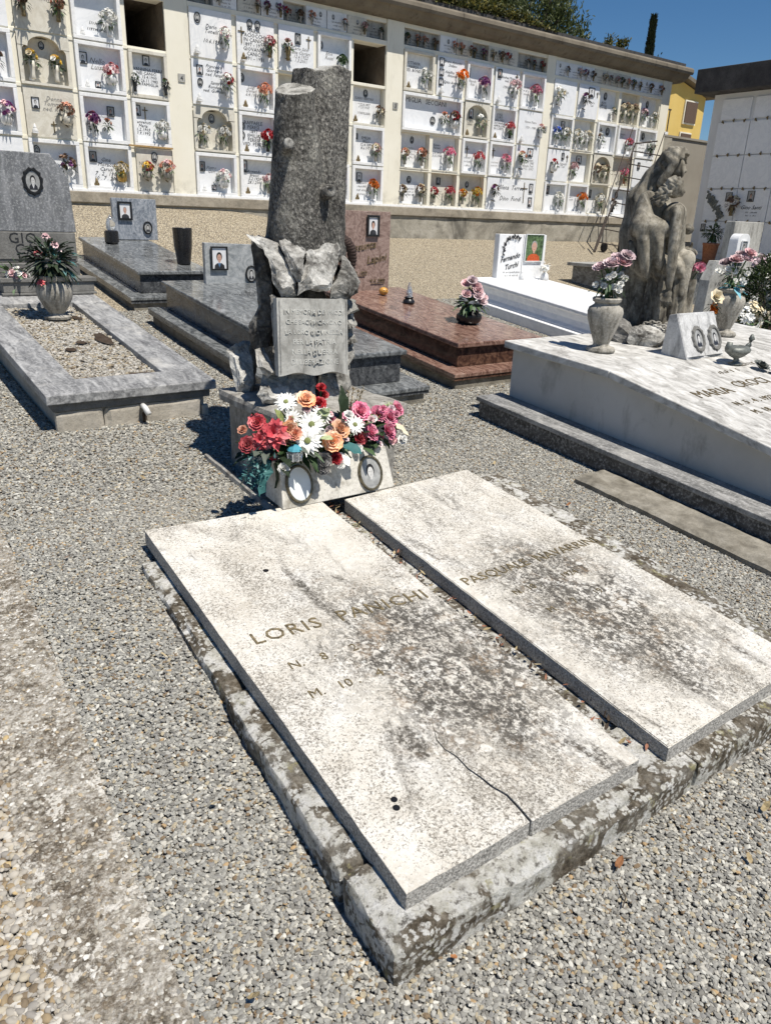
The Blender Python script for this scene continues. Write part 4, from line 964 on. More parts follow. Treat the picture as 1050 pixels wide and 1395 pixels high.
vs = [Pq(u, v) + n_ * hb_(u) - Vector((0, 0, 0.008 * math.cos(4 * math.pi * u) * (1 if v == 0 else 0))) for v in (0, 1) for u in us] + [Pq(u, v) - n_ * 0.035 for v in (0, 1) for u in us]
mb.add(vs, [(i, i + 1, 26 + i, 25 + i) for i in range(24)] + [(51 + i, 50 + i, 75 + i, 76 + i) for i in range(24)] + [(i + 1, i, 50 + i, 51 + i) for i in range(24)] + [(25 + i, 26 + i, 76 + i, 75 + i) for i in range(24)] + [(0, 25, 75, 50), (49, 24, 74, 99)])
tab = mb.build('tablet', MAT['plaque_stone'], mon)
mb = MB()
for k in (0.028, 0.972):
    mb.add([Pq(k - 0.003, 0.02) + n_ * 0.0068, Pq(k + 0.003, 0.02) + n_ * 0.0068, Pq(k + 0.003, 0.98) + n_ * 0.0068, Pq(k - 0.003, 0.98) + n_ * 0.0068], [(0, 1, 2, 3)])
mb.build('page_edge', MAT['rockmid'], tab)
pu = Vector(pl[1]) - Vector(pl[0]); pv = Vector(pl[3]) - Vector(pl[0]); pc = (Vector(pl[0]) + Vector(pl[2])) / 2
MAT['incised'] = plain('pale_incised_lettering', (0.50, 0.50, 0.47), 0.8, 0.15)
for i, s in enumerate(('IN MEMORIA DEI PRODI', 'CHE SACRIFICARONO', 'LA LORO GIOVINEZZA', 'PER LA PATRIA', 'NELLA GUERRA', 'DI LIBERAZIONE')):
    text(s, (0.029, 0.029, 0.029, 0.034, 0.034, 0.034)[i], tab, pc + pv.normalized() * (0.098 - i * 0.0445) + n_ * 0.0085, pu, pv, MAT['incised'], ext=0.0025)

def trunk_sdf(X, Y, Z):
    cx = 1.975 + 0.14 * (Z - 1.5); cy = 3.34; hgt = np.clip((Z - 1.45) / 0.75, 0, 1)
    ang = np.arctan2(Y - cy, X - cx); r0 = 0.200 - 0.075 * hgt ** 0.8
    r0 = r0 + 0.006 * np.sin(ang * 5 + Z * 3) + 0.004 * np.sin(ang * 9 - Z * 5)
    top = 2.225 + 0.10 * (X - cx) - 0.06 * np.abs(Y - cy) + 0.010 * np.sin(X * 40)
    main = np.maximum(np.sqrt((X - cx) ** 2 + (Y - cy) ** 2) - r0, Z - top)
    bx = 1.862 + 0.05 * (2.1 - Z); by = 3.225 + 0.06 * (2.1 - Z)
    br = np.maximum(np.sqrt((X - bx) ** 2 + (Y - by) ** 2) - (0.088 + 0.05 * np.clip((2.05 - Z) / 0.5, 0, 1)), Z - (2.112 + 0.24 * (X - bx) + 0.30 * (Y - by)))
    d = np.maximum(smin(main, br, 0.022), 1.40 - Z)
    d = smin(d, capsule(X, Y, Z, (1.80, 3.20, 1.865), (1.772, 3.125, 1.882), 0.028, 0.026), 0.010)
    d = smin(d, capsule(X, Y, Z, (1.99, 3.22, 1.70), (1.968, 3.115, 1.708), 0.034, 0.032), 0.010)
    for c, r in (((1.762, 3.095, 1.888), 0.016), ((1.963, 3.083, 1.710), 0.020)):
        d = np.maximum(d, -(np.sqrt((X - c[0]) ** 2 + (Y - c[1]) ** 2 + (Z - c[2]) ** 2) - r))
    return d + 0.004 * vnoise(X, Y, Z, 60, 3) + 0.003 * vnoise(X, Y, Z, 130, 4) + 0.004 * vnoise(X, Y, Z, 20, 9)
sdf_build('broken_trunk', trunk_sdf, (1.68, 3.02, 1.38), (2.28, 3.60, 2.32), 0.008, MAT['trunk'], mon)
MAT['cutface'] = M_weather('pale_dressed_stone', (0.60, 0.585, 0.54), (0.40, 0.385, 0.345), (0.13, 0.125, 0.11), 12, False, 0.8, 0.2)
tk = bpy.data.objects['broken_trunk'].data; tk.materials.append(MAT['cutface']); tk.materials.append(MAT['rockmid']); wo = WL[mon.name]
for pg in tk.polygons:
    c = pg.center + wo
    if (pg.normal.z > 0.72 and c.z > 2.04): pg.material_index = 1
    elif any((c - Vector(k)).length < 0.034 and pg.normal.dot(Vector((-0.45, -0.85, 0.2))) > 0.55 for k in ((1.772, 3.10, 1.884), (1.968, 3.085, 1.709))): pg.material_index = 2

# the pile of rocks with tablet and trunk is a little larger and stands further back on the pedestal
TS, TT = 1.06, Vector((0, 0, -0.096))
for o in list(mon.children_recursive) + list(wr.children_recursive):
    if o.name.split('.')[0] in ('pedestal', 'pedestal_top', 'kerb_strip'): continue
    L_ = WL[mon.name] if o.name.split('.')[0] != 'braid' else WL[wr.name]
    o.data.transform(Matrix.Translation(L_ * (TS - 1) + TT) @ Matrix.Scale(TS, 4))

# block with the two oval portraits, at the head of the slabs
blk = thing('portrait_block', (1.8, 2.85, zs(1.8, 2.8)), 'pale stone block with two oval portraits at the head of the slabs', 'grave marker')
mb = MB()
bq = [(1.500, 2.735), (2.115, 2.735), (2.115, 2.915), (1.500, 2.915)]
bz = lambda x, y: 0.40 - 0.012
vs = [(1.505, 2.735, 0.3945), (2.115, 2.735, 0.3945), (2.115, 2.90, 0.41), (1.505, 2.90, 0.41), (1.525, 2.80, 0.585), (2.10, 2.80, 0.585), (2.10, 2.90, 0.585), (1.525, 2.90, 0.585)]
mb.add(vs, [(0, 3, 2, 1), (4, 5, 6, 7), (0, 1, 5, 4), (1, 2, 6, 5), (2, 3, 7, 6), (3, 0, 4, 7)])
MAT['blockstone'] = M_weather('speckled_pale_block', (0.66, 0.635, 0.58), (0.58, 0.555, 0.50), (0.26, 0.24, 0.20), 7, False, 0.4, 0.15)
b1 = mb.build('block', MAT['blockstone'], blk, bevel=0.004)
bu = Vector((1, 0, 0)); bv = Vector((0, 0.065, 0.19)).normalized(); bn = bu.cross(bv)
for k, (x, z) in enumerate(((1.602, 0.489), (1.985, 0.478))):
    c = Vector((x, 2.735 + (z - 0.3945) * 0.065 / 0.19, z)) + bn * 0.004
    if k == 0:
        mb = MB(); disc(mb, c, bu, bv, 0.056, 0.074, 0, 36, 0.006); o = mb.build('oval_photo', MAT['enamel'], blk); setp(o, 'blank white faded oval photograph')
        rim = MB(); oval_rim(rim, c, bu, bv, 0.055, 0.073, 0.013, 0.013, 0, 40); rim.build('frame', MAT['brass'], o)
    else:
        o = portrait(blk, c, bu, bv, 0.112, 0.146, True, 'photogrey', 'skingrey', 'hair', 'photogrey', 'brass', 0.013, name='oval_photo'); setp(o, 'grey oval photograph of a standing figure')
# ------------------------------------------------------------------ the other graves
EX, EZ = Vector((1, 0, 0)), Vector((0, 0, 1))
def vase(parent_name, loc, prof, mat, label, cat='vase', seg=28, child=None):
    t = thing(parent_name, loc, label, cat)
    mb = MB(); mb.lathe(prof, seg, loc); o = mb.build('body', mat, t); auto_smooth(o, 0.7)
    return t

# grave 1, far left: grey marble kerb filled with gravel, headstone with clipped corners
s1, y1 = 0.125, 4.42
G1 = lambda h, y: 0.395 + h + s1 * (y - y1)
t1 = thing('kerbed_grave', (1.48, 4.4, G1(0, 4.4)), 'gravel-filled grave with grey marble kerb and tall clipped headstone at far left', 'grave')
bz0 = lambda h: (lambda x, y: G1(h, y) + 0.0)
mb = MB(); mb.box(1.02, 1.90, y1 + 0.05, 6.95, G1(-0.10, y1) , G1(0.124, y1), s1); mb.build('base', MAT['stucco'], t1)
for k, (xa, xb) in enumerate(((1.0, 1.27), (1.276, 1.485), (1.515, 1.87), (1.876, 1.925))):
    mb = MB(); rough_box(mb, [(xa, y1 + 0.022), (xb, y1 + 0.022), (xb, y1 + 0.06), (xa, y1 + 0.06)], -0.08, 0.121 if k != 3 else 0.07, 0.03, 0.005, 9, 0.012, lambda x, y: G1(0, y), 5.0 + k, 0.06); mb.build('front_block', MAT['stucco'], t1)
mb = MB(); mb.box(0.99, 1.93, y1 + 0.015, 7.0, G1(0.125, y1) + 0.001, G1(0.172, y1), s1); mb.build('apron', MAT['stone_grey'], t1, bevel=0.004)
xo0, xo1, xi0, xi1, yi0, yi1 = 0.955, 1.965, 1.185, 1.715, 4.67, 6.55
z0, z1 = G1(0.174, y1), G1(0.228, y1)
for (a, b, c, d) in ((xo0, xo1, y1 - 0.01, yi0), (xo0, xi0, yi0 + 0.003, yi1), (xi1, xo1, yi0 + 0.003, yi1), (xo0, xo1, yi1 + 0.003, 6.98)):
    mb = MB(); mb.box(a, b, c, d, z0, z1, s1, y1); mb.build('kerb_slab', MAT['bardiglio'], t1, bevel=0.005)
gi_cells = []
nx, ny = 6, 20
for i in range(nx):
    for j in range(ny):
        x0 = xi0 + (xi1 - xi0) * i / nx; x1 = xi0 + (xi1 - xi0) * (i + 1) / nx; ya = yi0 + (yi1 - yi0) * j / ny; yb = yi0 + (yi1 - yi0) * (j + 1) / ny
        gi_cells.append((x0, x1, ya, yb, lambda x, y: G1(0.188, y) + 0.008 * mnoise.noise((x * 6, y * 6, 0))))
o = gravel_gn('gravel_fill', gi_cells, 7500, 0.0115, MAT['gravelfill'], 21, parent=t1); setp(o, kind='stuff')
mb = MB()
for (x, y, w, l) in ((1.64, 5.55, 0.07, 0.22), (1.60, 4.74, 0.09, 0.04), (1.28, 4.72, 0.06, 0.04), (1.36, 5.35, 0.05, 0.06), (1.47, 5.5, 0.05, 0.05), (1.63, 6.15, 0.05, 0.08)):
    pts = [(x + w * math.cos(a) * (0.7 + 0.5 * mnoise.noise((a * 2, x, y))), y + l * math.sin(a) * (0.7 + 0.5 * mnoise.noise((a * 2, y, x)))) for a in [i * 0.42 for i in range(15)]]
    mb.add([(p[0], p[1], G1(0.203, p[1])) for p in pts] + [(x, y, G1(0.208, y))], [(i, (i + 1) % 15, 15) for i in range(15)])
mb.build('bare_soil', MAT['soil'], t1)
mb = MB(); mb.tube([(1.50, 4.46, G1(0.115, 4.4)), (1.50, 4.40, G1(0.108, 4.4)), (1.508, 4.365, G1(0.075, 4.4))], 0.017, 12); mb.build('drain_pipe', MAT['ceramic'], t1, smooth=True)
mb = MB(); mb.box(1.496, 1.513, 4.435, 4.447, G1(-0.05, 4.4), G1(0.07, 4.4)); mb.build('damp_stain', MAT['soil'], t1)
yh = 7.04
mb = MB(); mb.box(1.06, 1.935, yh, yh + 0.26, 0.90, 1.16); mb.box(1.10, 1.93, yh + 0.02, yh + 0.22, 1.162, 1.40); mb.build('headstone_base', MAT['stone_grey'], t1, bevel=0.008)
mb = MB(); mb.box(1.085, 1.915, yh + 0.012, yh + 0.018, 1.19, 1.385); mb.build('name_panel', MAT['stone_grey'], t1)
mb = MB(); mb.extrude([(1.07, 1.402), (1.945, 1.402), (1.935, 1.56), (1.925, 1.82), (1.80, 2.00), (1.18, 2.00), (1.06, 1.82)], lambda u, v, w: (u, w, v), yh + 0.20, yh + 0.03)
mb.m = mb.m; hs = mb.build('headstone', MAT['bard_head'], t1, bevel=0.006)
text('GIO\n CA\n 1876', 0.115, t1, (1.40, yh + 0.0115, 1.315), EX, EZ, MAT['ink'], ext=0.002, line=0.74, width=1.1, align='LEFT')
portrait(t1, (1.645, yh + 0.028, 1.785), EX, EZ, 0.105, 0.155, True, 'photogrey', 'skingrey', 'hair', 'photodark', 'black', 0.028, wavy=0.25, collar='paper')
# stone trough in front of the headstone, with a cushion of pink carnations
tr = thing('stone_trough', (1.66, 6.87, G1(0.23, 6.87)), 'long grey stone flower trough at the foot of the clipped headstone', 'trough')
mb = MB(); zt = G1(0.235, 6.78)
mb.box(1.25, 1.985, 6.79, 7.0, zt, zt + 0.02); mb.box(1.265, 1.97, 6.80, 6.99, zt + 0.021, zt + 0.10); mb.box(1.245, 1.99, 6.785, 7.005, zt + 0.101, zt + 0.135)
mb.build('trough_body', MAT['stone_grey'], tr, bevel=0.004)
fl = thing('pink_carnations', (1.40, 6.86, zt + 0.13), 'low cushion of pale pink carnations on the stone trough', 'flowers')
rr = random.Random(5); mb = MB(); flower_ball(mb, (1.40, 6.86, zt + 0.15), 0.085, 26, 0.026, [0, 1], rr, 0.8); mb.build('blossom', [MAT['f_palepink'], MAT['f_whitef']], fl)
mb = MB(); leaf_ball(mb, (1.38, 6.87, zt + 0.15), 0.11, 26, 0.07, 0, rr); mb.build('leaf', MAT['f_green'], fl)
# big ovoid stone vase with pink lilies on the kerb's gravel
VP = [(0.066, 0.0), (0.078, 0.004), (0.08, 0.022), (0.05, 0.035), (0.046, 0.05), (0.072, 0.10), (0.098, 0.17), (0.108, 0.235), (0.100, 0.285), (0.082, 0.310), (0.084, 0.318), (0.092, 0.325), (0.093, 0.350), (0.086, 0.358), (0.070, 0.356), (0.066, 0.30)]
vl1 = (1.495, 6.17, G1(0.197, 6.17))
v1 = vase('stone_vase', vl1, [(r * 1.2, z * 0.88) for r, z in VP], MAT['vase_stone'], 'round grey stone vase standing on the gravel-filled grave')
fl = thing('pink_lilies', (vl1[0], vl1[1], vl1[2] + 0.28), 'pink lilies with dark glossy leaves in the round stone vase', 'flowers')
rr = random.Random(8)
mb = MB(); leaf_ball(mb, (vl1[0] - 0.01, vl1[1], vl1[2] + 0.42), 0.145, 240, 0.105, 0, rr, 1.15, 0.26); leaf_ball(mb, (vl1[0] + 0.05, vl1[1], vl1[2] + 0.42), 0.12, 40, 0.09, 1, rr, 1.0, 0.35); mb.build('leaf', [MAT['f_darkleaf'], MAT['f_teal']], fl)
for (dx, dy, dz, m) in ((-0.03, -0.05, 0.59, 'f_palepink'), (0.02, -0.08, 0.53, 'f_palepink'), (-0.10, -0.05, 0.47, 'f_coral'), (0.05, -0.05, 0.50, 'f_lilac'), (-0.105, -0.08, 0.27, 'f_coral')):
    mb = MB(); dahlia(mb, (vl1[0] + dx, vl1[1] + dy, vl1[2] + dz), (dx * 3, -0.5, 0.8), 0.036, 0, rr, 7, 2, 0.5); mb.build('lily', MAT[m], fl)

# grave 2: polished wavy grey granite behind it
def ledger_tomb(name, x0, x1, ya, yb, zg, s, mats, label, step=0.10, inset=0.16, body=0.19, cap=0.035, found=0.0, foundmat='concrete'):
    """granite tomb: foundation, step slabs, body and polished cover"""
    t = thing(name, ((x0 + x1) / 2, ya, zg), label, 'grave')
    z = lambda h: zg + h
    mb = MB(); mb.box(x0 + 0.03, x1 - 0.03, ya + 0.02, yb - 0.02, z(-0.12), z(found), s, ya); mb.build('foundation', MAT[foundmat], t)
    w = inset + 0.06
    for (a, b, c, d) in ((x0, x1, ya, ya + w), (x0, x0 + w, ya + w + 0.003, yb), (x1 - w, x1, ya + w + 0.003, yb), (x0 + w + 0.003, x1 - w - 0.003, yb - w, yb)):
        mb = MB(); mb.box(a, b, c, d, z(found) + 0.002, z(found + step - 0.03), s, ya); mb.build('riser', MAT[mats[1]], t)
        mb = MB(); mb.box(a - 0.006, b + 0.006 if b == x1 else b, c - (0.008 if c == ya else 0), d, z(found + step - 0.029), z(found + step), s, ya); mb.build('step_slab', MAT[mats[0]], t, bevel=0.004)
    bx0, bx1, by0 = x0 + inset, x1 - inset, ya + inset
    hb = found + step
    mb = MB(); mb.box(bx0, bx1, by0, yb - 0.06, z(hb) + 0.002, z(hb + body), s, ya); mb.build('body', MAT[mats[1]], t, bevel=0.003)
    mb = MB(); mb.box(bx0 - 0.03, bx1 + 0.03, by0 - 0.035, yb - 0.03, z(hb + body + 0.001), z(hb + body + cap), s, ya); c = mb.build('cover', MAT[mats[0]], t, bevel=0.008)
    topz = lambda y: z(hb + body + cap) + s * (y - ya)
    return t, topz, (bx0, bx1, by0, hb, c)
def headstone(t, x0, x1, y, z0, z1, th, mat, slant=0.0):
    mb = MB(); mb.extrude([(x0, z0), (x1, z0), (x1, z1 - slant), (x0, z1)], lambda u, v, w: (u, w, v), y + th, y); return mb.build('headstone', MAT[mat], t, bevel=0.004)

t2, tz2, i2 = ledger_tomb('granite_grave', 2.40, 3.38, 7.18, 9.15, 0.725, 0.13, ('dark_gran', 'grey_gran_shade'), 'polished wavy grey granite grave behind the gravel-filled one', 0.06, 0.15, 0.17, 0.035, 0.06)
headstone(t2, 2.865, 3.36, 8.95, 1.285, 1.715, 0.05, 'head_gran')
portrait(t2, (3.0, 8.94, 1.585), EX, EZ, 0.115, 0.15, False, 'paper', 'skin', 'photogrey', 'photodark', 'black', 0.02, bald=True)
portrait(t2, (3.245, 8.94, 1.415), EX, EZ, 0.075, 0.105, True, 'photogrey', 'skingrey', 'hair', 'photodark', 'black', 0.018)
mb = MB(); scribble_lines(mb, (2.98, 8.05, tz2(8.05) + 0.001), (1, 0, 0), Vector((0, 1, 0.13)).normalized(), 0.42, (1.0, 0.8), 0.035, 4, 0.3); scribble_lines(mb, (3.0, 7.42, tz2(7.42) + 0.001), (1, 0, 0), Vector((0, 1, 0.13)).normalized(), 0.36, (0.8, 1.0), 0.03, 7, 0.3)
mb.build('lettering', MAT['ink'], i2[4])
p = (2.76, 8.72, tz2(8.72))
lt = thing('grave_lamp', p, 'small glass votive lamp on black granite base by the wavy granite headstone', 'lamp')
mb = MB(); mb.lathe([(0.058, 0), (0.075, 0.02), (0.072, 0.125), (0.06, 0.135), (0.02, 0.136)], 14, p); mb.build('base', MAT['blackstone'], lt)
mb = MB(); mb.lathe([(0.035, 0.137), (0.048, 0.15), (0.05, 0.20), (0.035, 0.25), (0.012, 0.275), (0.004, 0.29)], 16, p); mb.build('glass', MAT['glass'], lt, smooth=True)
p = (3.11, 7.62, tz2(7.62))
bv_ = thing('black_vase', p, 'tall empty black granite vase on the wavy grey granite grave', 'vase')
mb = MB(); mb.lathe([(0.062, 0), (0.066, 0.01), (0.088, 0.17), (0.096, 0.34), (0.092, 0.345), (0.075, 0.343), (0.07, 0.28)], 20, p); auto_smooth(mb.build('body', MAT['blackstone'], bv_))

# grave 3: behind the memorial
t3, tz3, i3 = ledger_tomb('granite_grave', 2.40, 3.46, 4.12, 6.75, 0.37, 0.115, ('dark_gran', 'grey_gran_shade'), 'grey granite grave half hidden behind the tree trunk memorial', 0.055, 0.15, 0.195, 0.035, 0.075)
headstone(t3, 2.87, 3.44, 6.56, 0.985, 1.355, 0.05, 'pale_gran', 0.015)
portrait(t3, (3.0, 6.55, 1.225), EX, EZ, 0.135, 0.175, False, 'paper', 'skin', 'hair', 'photodark', 'black', 0.012, collar='blue_cloth')
portrait(t3, (3.31, 6.55, 1.09), EX, EZ, 0.085, 0.12, True, 'photogrey', 'skingrey', 'hair', 'photodark', 'black', 0.016, collar='paper')
mb = MB(); scribble_lines(mb, (3.05, 6.15, tz3(6.15) + 0.001), (1, 0, 0), Vector((0, 1, 0.115)).normalized(), 0.42, (1.0, 0.8, 0.5), 0.03, 9, 0.3); mb.build('lettering', MAT['ink'], i3[4])

# grave 4: red-brown granite
t4, tz4, i4 = ledger_tomb('brown_granite_grave', 3.86, 5.04, 4.30, 6.45, 0.40, 0.115, ('brown_gran', 'brown_gran_shade'), 'polished red-brown granite grave with a bowl of roses', 0.055, 0.15, 0.155, 0.04, 0.06)
headstone(t4, 4.13, 4.69, 6.30, 0.90, 1.665, 0.06, 'brown_head')
mb = MB(); mb.box(4.085, 4.105, 6.305, 6.36, 0.90, 1.63); mb.build('side_strip', MAT['brown_gran'], t4)
portrait(t4, (4.475, 6.29, 1.535), EX, EZ, 0.105, 0.155, False, 'paper', 'skin', 'hair', 'photodark', 'black', 0.018)
text('Assunta', 0.10, t4, (4.36, 6.294, 1.315), Vector((1, 0, 0.16)), Vector((-0.16, 0, 1)), MAT['bronze'], ext=0.002, shear=0.35)
text('Lapini', 0.10, t4, (4.53, 6.294, 1.205), Vector((1, 0, 0.16)), Vector((-0.16, 0, 1)), MAT['bronze'], ext=0.002, shear=0.35)
text('9. 2. 1922', 0.045, t4, (4.33, 6.294, 1.09), EX, EZ, MAT['bronze'], ext=0.002, shear=0.2)
text('4. 4. 2002', 0.045, t4, (4.55, 6.294, 1.02), EX, EZ, MAT['bronze'], ext=0.002, shear=0.2)
mb = MB(); mb.box(4.26, 4.40, 6.29, 6.296, 1.078, 1.082); mb.box(4.47, 4.63, 6.29, 6.296, 1.006, 1.010); mb.build('underline', MAT['bronze'], t4)
p = (4.47, 6.08, tz4(6.08))
pk = thing('pumpkin_lantern', p, 'tiny orange ceramic pumpkin lantern with carved face by brown headstone', 'lantern')
mb = MB(); vs = []; fs = []; ns, nr = 24, 8
for j in range(nr + 1):
    ph = math.pi * j / nr
    for i in range(ns):
        a = 2 * math.pi * i / ns; r = 0.046 * math.sin(ph) * (1 - 0.10 * abs(math.sin(a * 4)))
        vs.append((p[0] + r * math.cos(a), p[1] + r * math.sin(a), p[2] + 0.038 - 0.038 * math.cos(ph)))
for j in range(nr):
    for i in range(ns): fs.append((j * ns + i, j * ns + (i + 1) % ns, (j + 1) * ns + (i + 1) % ns, (j + 1) * ns + i))
mb.add(vs, fs); mb.build('body', MAT['pumpkin'], pk, smooth=True)
mb = MB(); mb.tube([(p[0], p[1], p[2] + 0.07), (p[0] + 0.004, p[1], p[2] + 0.086)], [0.007, 0.005]); mb.build('stalk', MAT['f_olive'], pk)
mb = MB()
for sx in (-1, 1): mb.add([(p[0] - 0.012 + sx * 0.016 - 0.008, p[1] - 0.0455, p[2] + 0.045), (p[0] - 0.012 + sx * 0.016 + 0.008, p[1] - 0.0455, p[2] + 0.045), (p[0] - 0.012 + sx * 0.016, p[1] - 0.0435, p[2] + 0.057)], [(0, 1, 2)])
mb.add([(p[0] - 0.036, p[1] - 0.046, p[2] + 0.034), (p[0] - 0.012, p[1] - 0.049, p[2] + 0.022), (p[0] + 0.012, p[1] - 0.046, p[2] + 0.034), (p[0] - 0.012, p[1] - 0.049, p[2] + 0.030)], [(0, 1, 2, 3)]); mb.build('face', MAT['black'], pk)
p = (4.50, 5.72, tz4(5.72))
gl = thing('glass_lamp', p, 'clear glass flame lamp on round black base on the brown grave', 'lamp')
mb = MB(); mb.lathe([(0.05, 0), (0.056, 0.012), (0.052, 0.03), (0.036, 0.045), (0.044, 0.055), (0.04, 0.062), (0.01, 0.063)], 18, p); auto_smooth(mb.build('base', MAT['black'], gl))
mb = MB(); rr = random.Random(2)
for k in range(9):
    a = k * 0.7; mb.tube([(p[0] + 0.018 * math.cos(a), p[1] + 0.018 * math.sin(a), p[2] + 0.062), (p[0] + 0.022 * math.cos(a + 0.3), p[1] + 0.022 * math.sin(a + 0.3), p[2] + 0.10), (p[0] + 0.006 * math.cos(a + 0.6), p[1] + 0.006 * math.sin(a + 0.6), p[2] + 0.13 + 0.03 * (k % 3))], [0.012, 0.010, 0.002], 5)
mb.build('flame_glass', MAT['glass'], gl)
p = (4.56, 4.95, tz4(4.95))
bw = thing('black_bowl', p, 'squat round black bowl standing on the brown granite cover', 'bowl')
mb = MB(); mb.lathe([(0.075, 0), (0.10, 0.02), (0.112, 0.05), (0.108, 0.075), (0.085, 0.09), (0.08, 0.098), (0.088, 0.102), (0.085, 0.106), (0.07, 0.105), (0.068, 0.09)], 24, p); auto_smooth(mb.build('body', MAT['black'], bw))
fl = thing('pink_roses', (p[0], p[1], p[2] + 0.1), 'bunch of pale pink silk roses in the black bowl', 'flowers')
rr = random.Random(4)
for k, (dx, dy, dz) in enumerate(((-0.01, -0.02, 0.36), (-0.06, -0.02, 0.25), (0.02, -0.05, 0.31), (0.05, -0.06, 0.25), (0.01, -0.08, 0.28), (0.10, -0.05, 0.22), (0.06, -0.09, 0.19), (-0.03, 0.03, 0.33), (0.09, 0.02, 0.29), (0.0, -0.1, 0.24))):
    mb = MB(); rose(mb, (p[0] + dx, p[1] + dy, p[2] + dz), (dx * 2 - 0.3, -0.5 + dy, 0.7), 0.042, 0, rr, 4); mb.build('rose', MAT['f_palepink'] if k % 3 else MAT['f_lilac'], fl)
mb = MB(); leaf_ball(mb, (p[0], p[1], p[2] + 0.17), 0.11, 90, 0.075, 0, rr, 0.8, 0.4); mb.build('leaf', MAT['f_green'], fl)
mb = MB()
for k in range(26): leaf(mb, (p[0] + rr.uniform(0.0, 0.10), p[1] - rr.uniform(0.02, 0.1), p[2] + rr.uniform(0.11, 0.19)), (rr.uniform(-1, 1), rr.uniform(-1, 0), rr.uniform(-0.5, 1)), EZ, 0.02, 0.01, 0)
mb.build('small_blossom', MAT['f_whitef'], fl)

# grave 5: white marble
t5 = thing('white_marble_grave', (6.75, 5.0, gz(6.7, 5.0)), 'bright white marble grave with square white headstone behind the brown one', 'grave')
s5 = 0.115; zg5 = lambda y: 0.53 + s5 * (y - 5.0)
mb = MB(); mb.box(6.22, 7.5, 4.6, 6.95, 0.38, zg5(4.6) + 0.035, s5, 4.6); mb.build('plinth_step', MAT['white'], t5, bevel=0.006)
mb = MB(); prof = [(0, 0.036), (0.0, 0.05), (0.035, 0.075), (0.05, 0.13), (0.035, 0.19), (0.0, 0.215), (0.0, 0.24), (0.012, 0.25)]
pts = [(6.30 + a, h) for a, h in prof] + [(7.42 - a, h) for a, h in reversed(prof)]
mb.extrude(pts[::-1], lambda u, v, w: (u, w, zg5(w) + v), 4.68, 6.88); mb.build('body', MAT['white'], t5)
mb = MB(); mb.extrude([(6.66, 0.985), (7.46, 0.985), (7.46, 1.485), (6.66, 1.485)], lambda u, v, w: (u, w, v), 6.88, 6.80); mb.build('headstone', MAT['white'], t5, bevel=0.006)
mb = MB(); mb.box(7.06, 7.063, 6.795, 6.799, 0.99, 1.48); mb.build('joint', MAT['photogrey'], t5)
o = portrait(t5, (7.245, 6.792, 1.335), EX, EZ, 0.30, 0.30, False, 'green_photo', 'skin', 'photogrey', 'orange_cloth', 'white', 0.008, bald=True); setp(o, 'photograph of a person in orange')
text('Fernando', 0.085, t5, (6.86, 6.796, 1.195), Vector((1, 0, 0.2)), Vector((-0.2, 0, 1)), MAT['ink'], ext=0.002, shear=0.4)
text('Turchi', 0.085, t5, (6.89, 6.796, 1.10), Vector((1, 0, 0.2)), Vector((-0.2, 0, 1)), MAT['ink'], ext=0.002, shear=0.4)
mb = MB(); scribble_lines(mb, (6.90, 6.797, 1.045), EX, EZ, 0.28, (1.0, 0.9), 0.02, 5, 0.2); mb.build('lettering', MAT['ink'], t5)
mb = MB(); scribble_lines(mb, (7.24, 6.797, 1.14), EX, EZ, 0.26, (1.0,), 0.014, 6, 0.2); mb.build('lettering', MAT['greyink'], t5)
mb = MB(); rr = random.Random(6)
for k in range(46):
    t = k / 45; a = R(185 - 130 * t); cx, cz = 6.90 + 0.17 * math.cos(a), 1.27 + 0.19 * math.sin(a)
    leaf(mb, (cx, 6.792, cz), (rr.uniform(-1, 1), rr.uniform(-0.5, 0), rr.uniform(-1, 1)), (0, -1, 0), 0.035, 0.018, 0)
mb.build('wreath_relief', MAT['ink'], t5)
p = (6.98, 6.70, zg5(6.70) + 0.25)
cd = thing('candle_cup', p, 'small white candle cup in front of the white headstone', 'candle')
mb = MB(); mb.lathe([(0.03, 0), (0.035, 0.01), (0.03, 0.06), (0.016, 0.075), (0.02, 0.085), (0.005, 0.11)], 12, p); mb.build('body', MAT['ceramic'], cd, smooth=True)
p = (7.34, 6.66, zg5(6.66) + 0.25)
fg = thing('white_flower_ornament', p, 'white ceramic flower ornament at the right foot of the white headstone', 'ornament')
mb = MB(); rr = random.Random(9); mb.lathe([(0.05, 0), (0.055, 0.01), (0.045, 0.06), (0.02, 0.09)], 12, p); mb.build('pot', MAT['ceramic'], fg, smooth=True)
mb = MB(); flower_ball(mb, (p[0], p[1], p[2] + 0.13), 0.05, 8, 0.035, [0], rr); leaf_ball(mb, (p[0], p[1], p[2] + 0.15), 0.08, 16, 0.05, 0, rr); mb.build('blossom', MAT['f_whitef'], fg)
# ------------------------------------------------------------------ the burial-niche wall
WY = 11.0
col = thing('burial_niche_wall', (8.5, WY, 1.35), 'long cream burial wall of stacked marble niches under a deep eave', 'burial wall')
ROWZ = [(3.545, 4.125), (2.975, 3.525), (2.40, 2.955), (1.835, 2.38)]          # top row first
BAYS = {'A': (1.20, 0.665, 5, 4.40), 'B': (4.735, 0.652, 5, 7.975), 'C': (8.325, 0.654, 5, 11.58), 'D': (11.82, 0.652, 5, 15.08)}
PILL = [(4.405, 4.725), (7.985, 8.315), (11.59, 11.81), (15.085, 15.36)]
mb = MB(); mb.box(1.0, 15.32, WY + 0.22, WY + 2.4, 1.2, 3.53)
for a, b in ((1.0, 3.885), (4.405, 7.37), (7.98, 15.32)): mb.box(a, b, WY + 0.22, WY + 2.4, 3.531, 4.128)
mb.box(1.0, 15.32, WY + 0.22, WY + 2.4, 4.129, 4.47); mb.build('core', MAT['cream'], col)
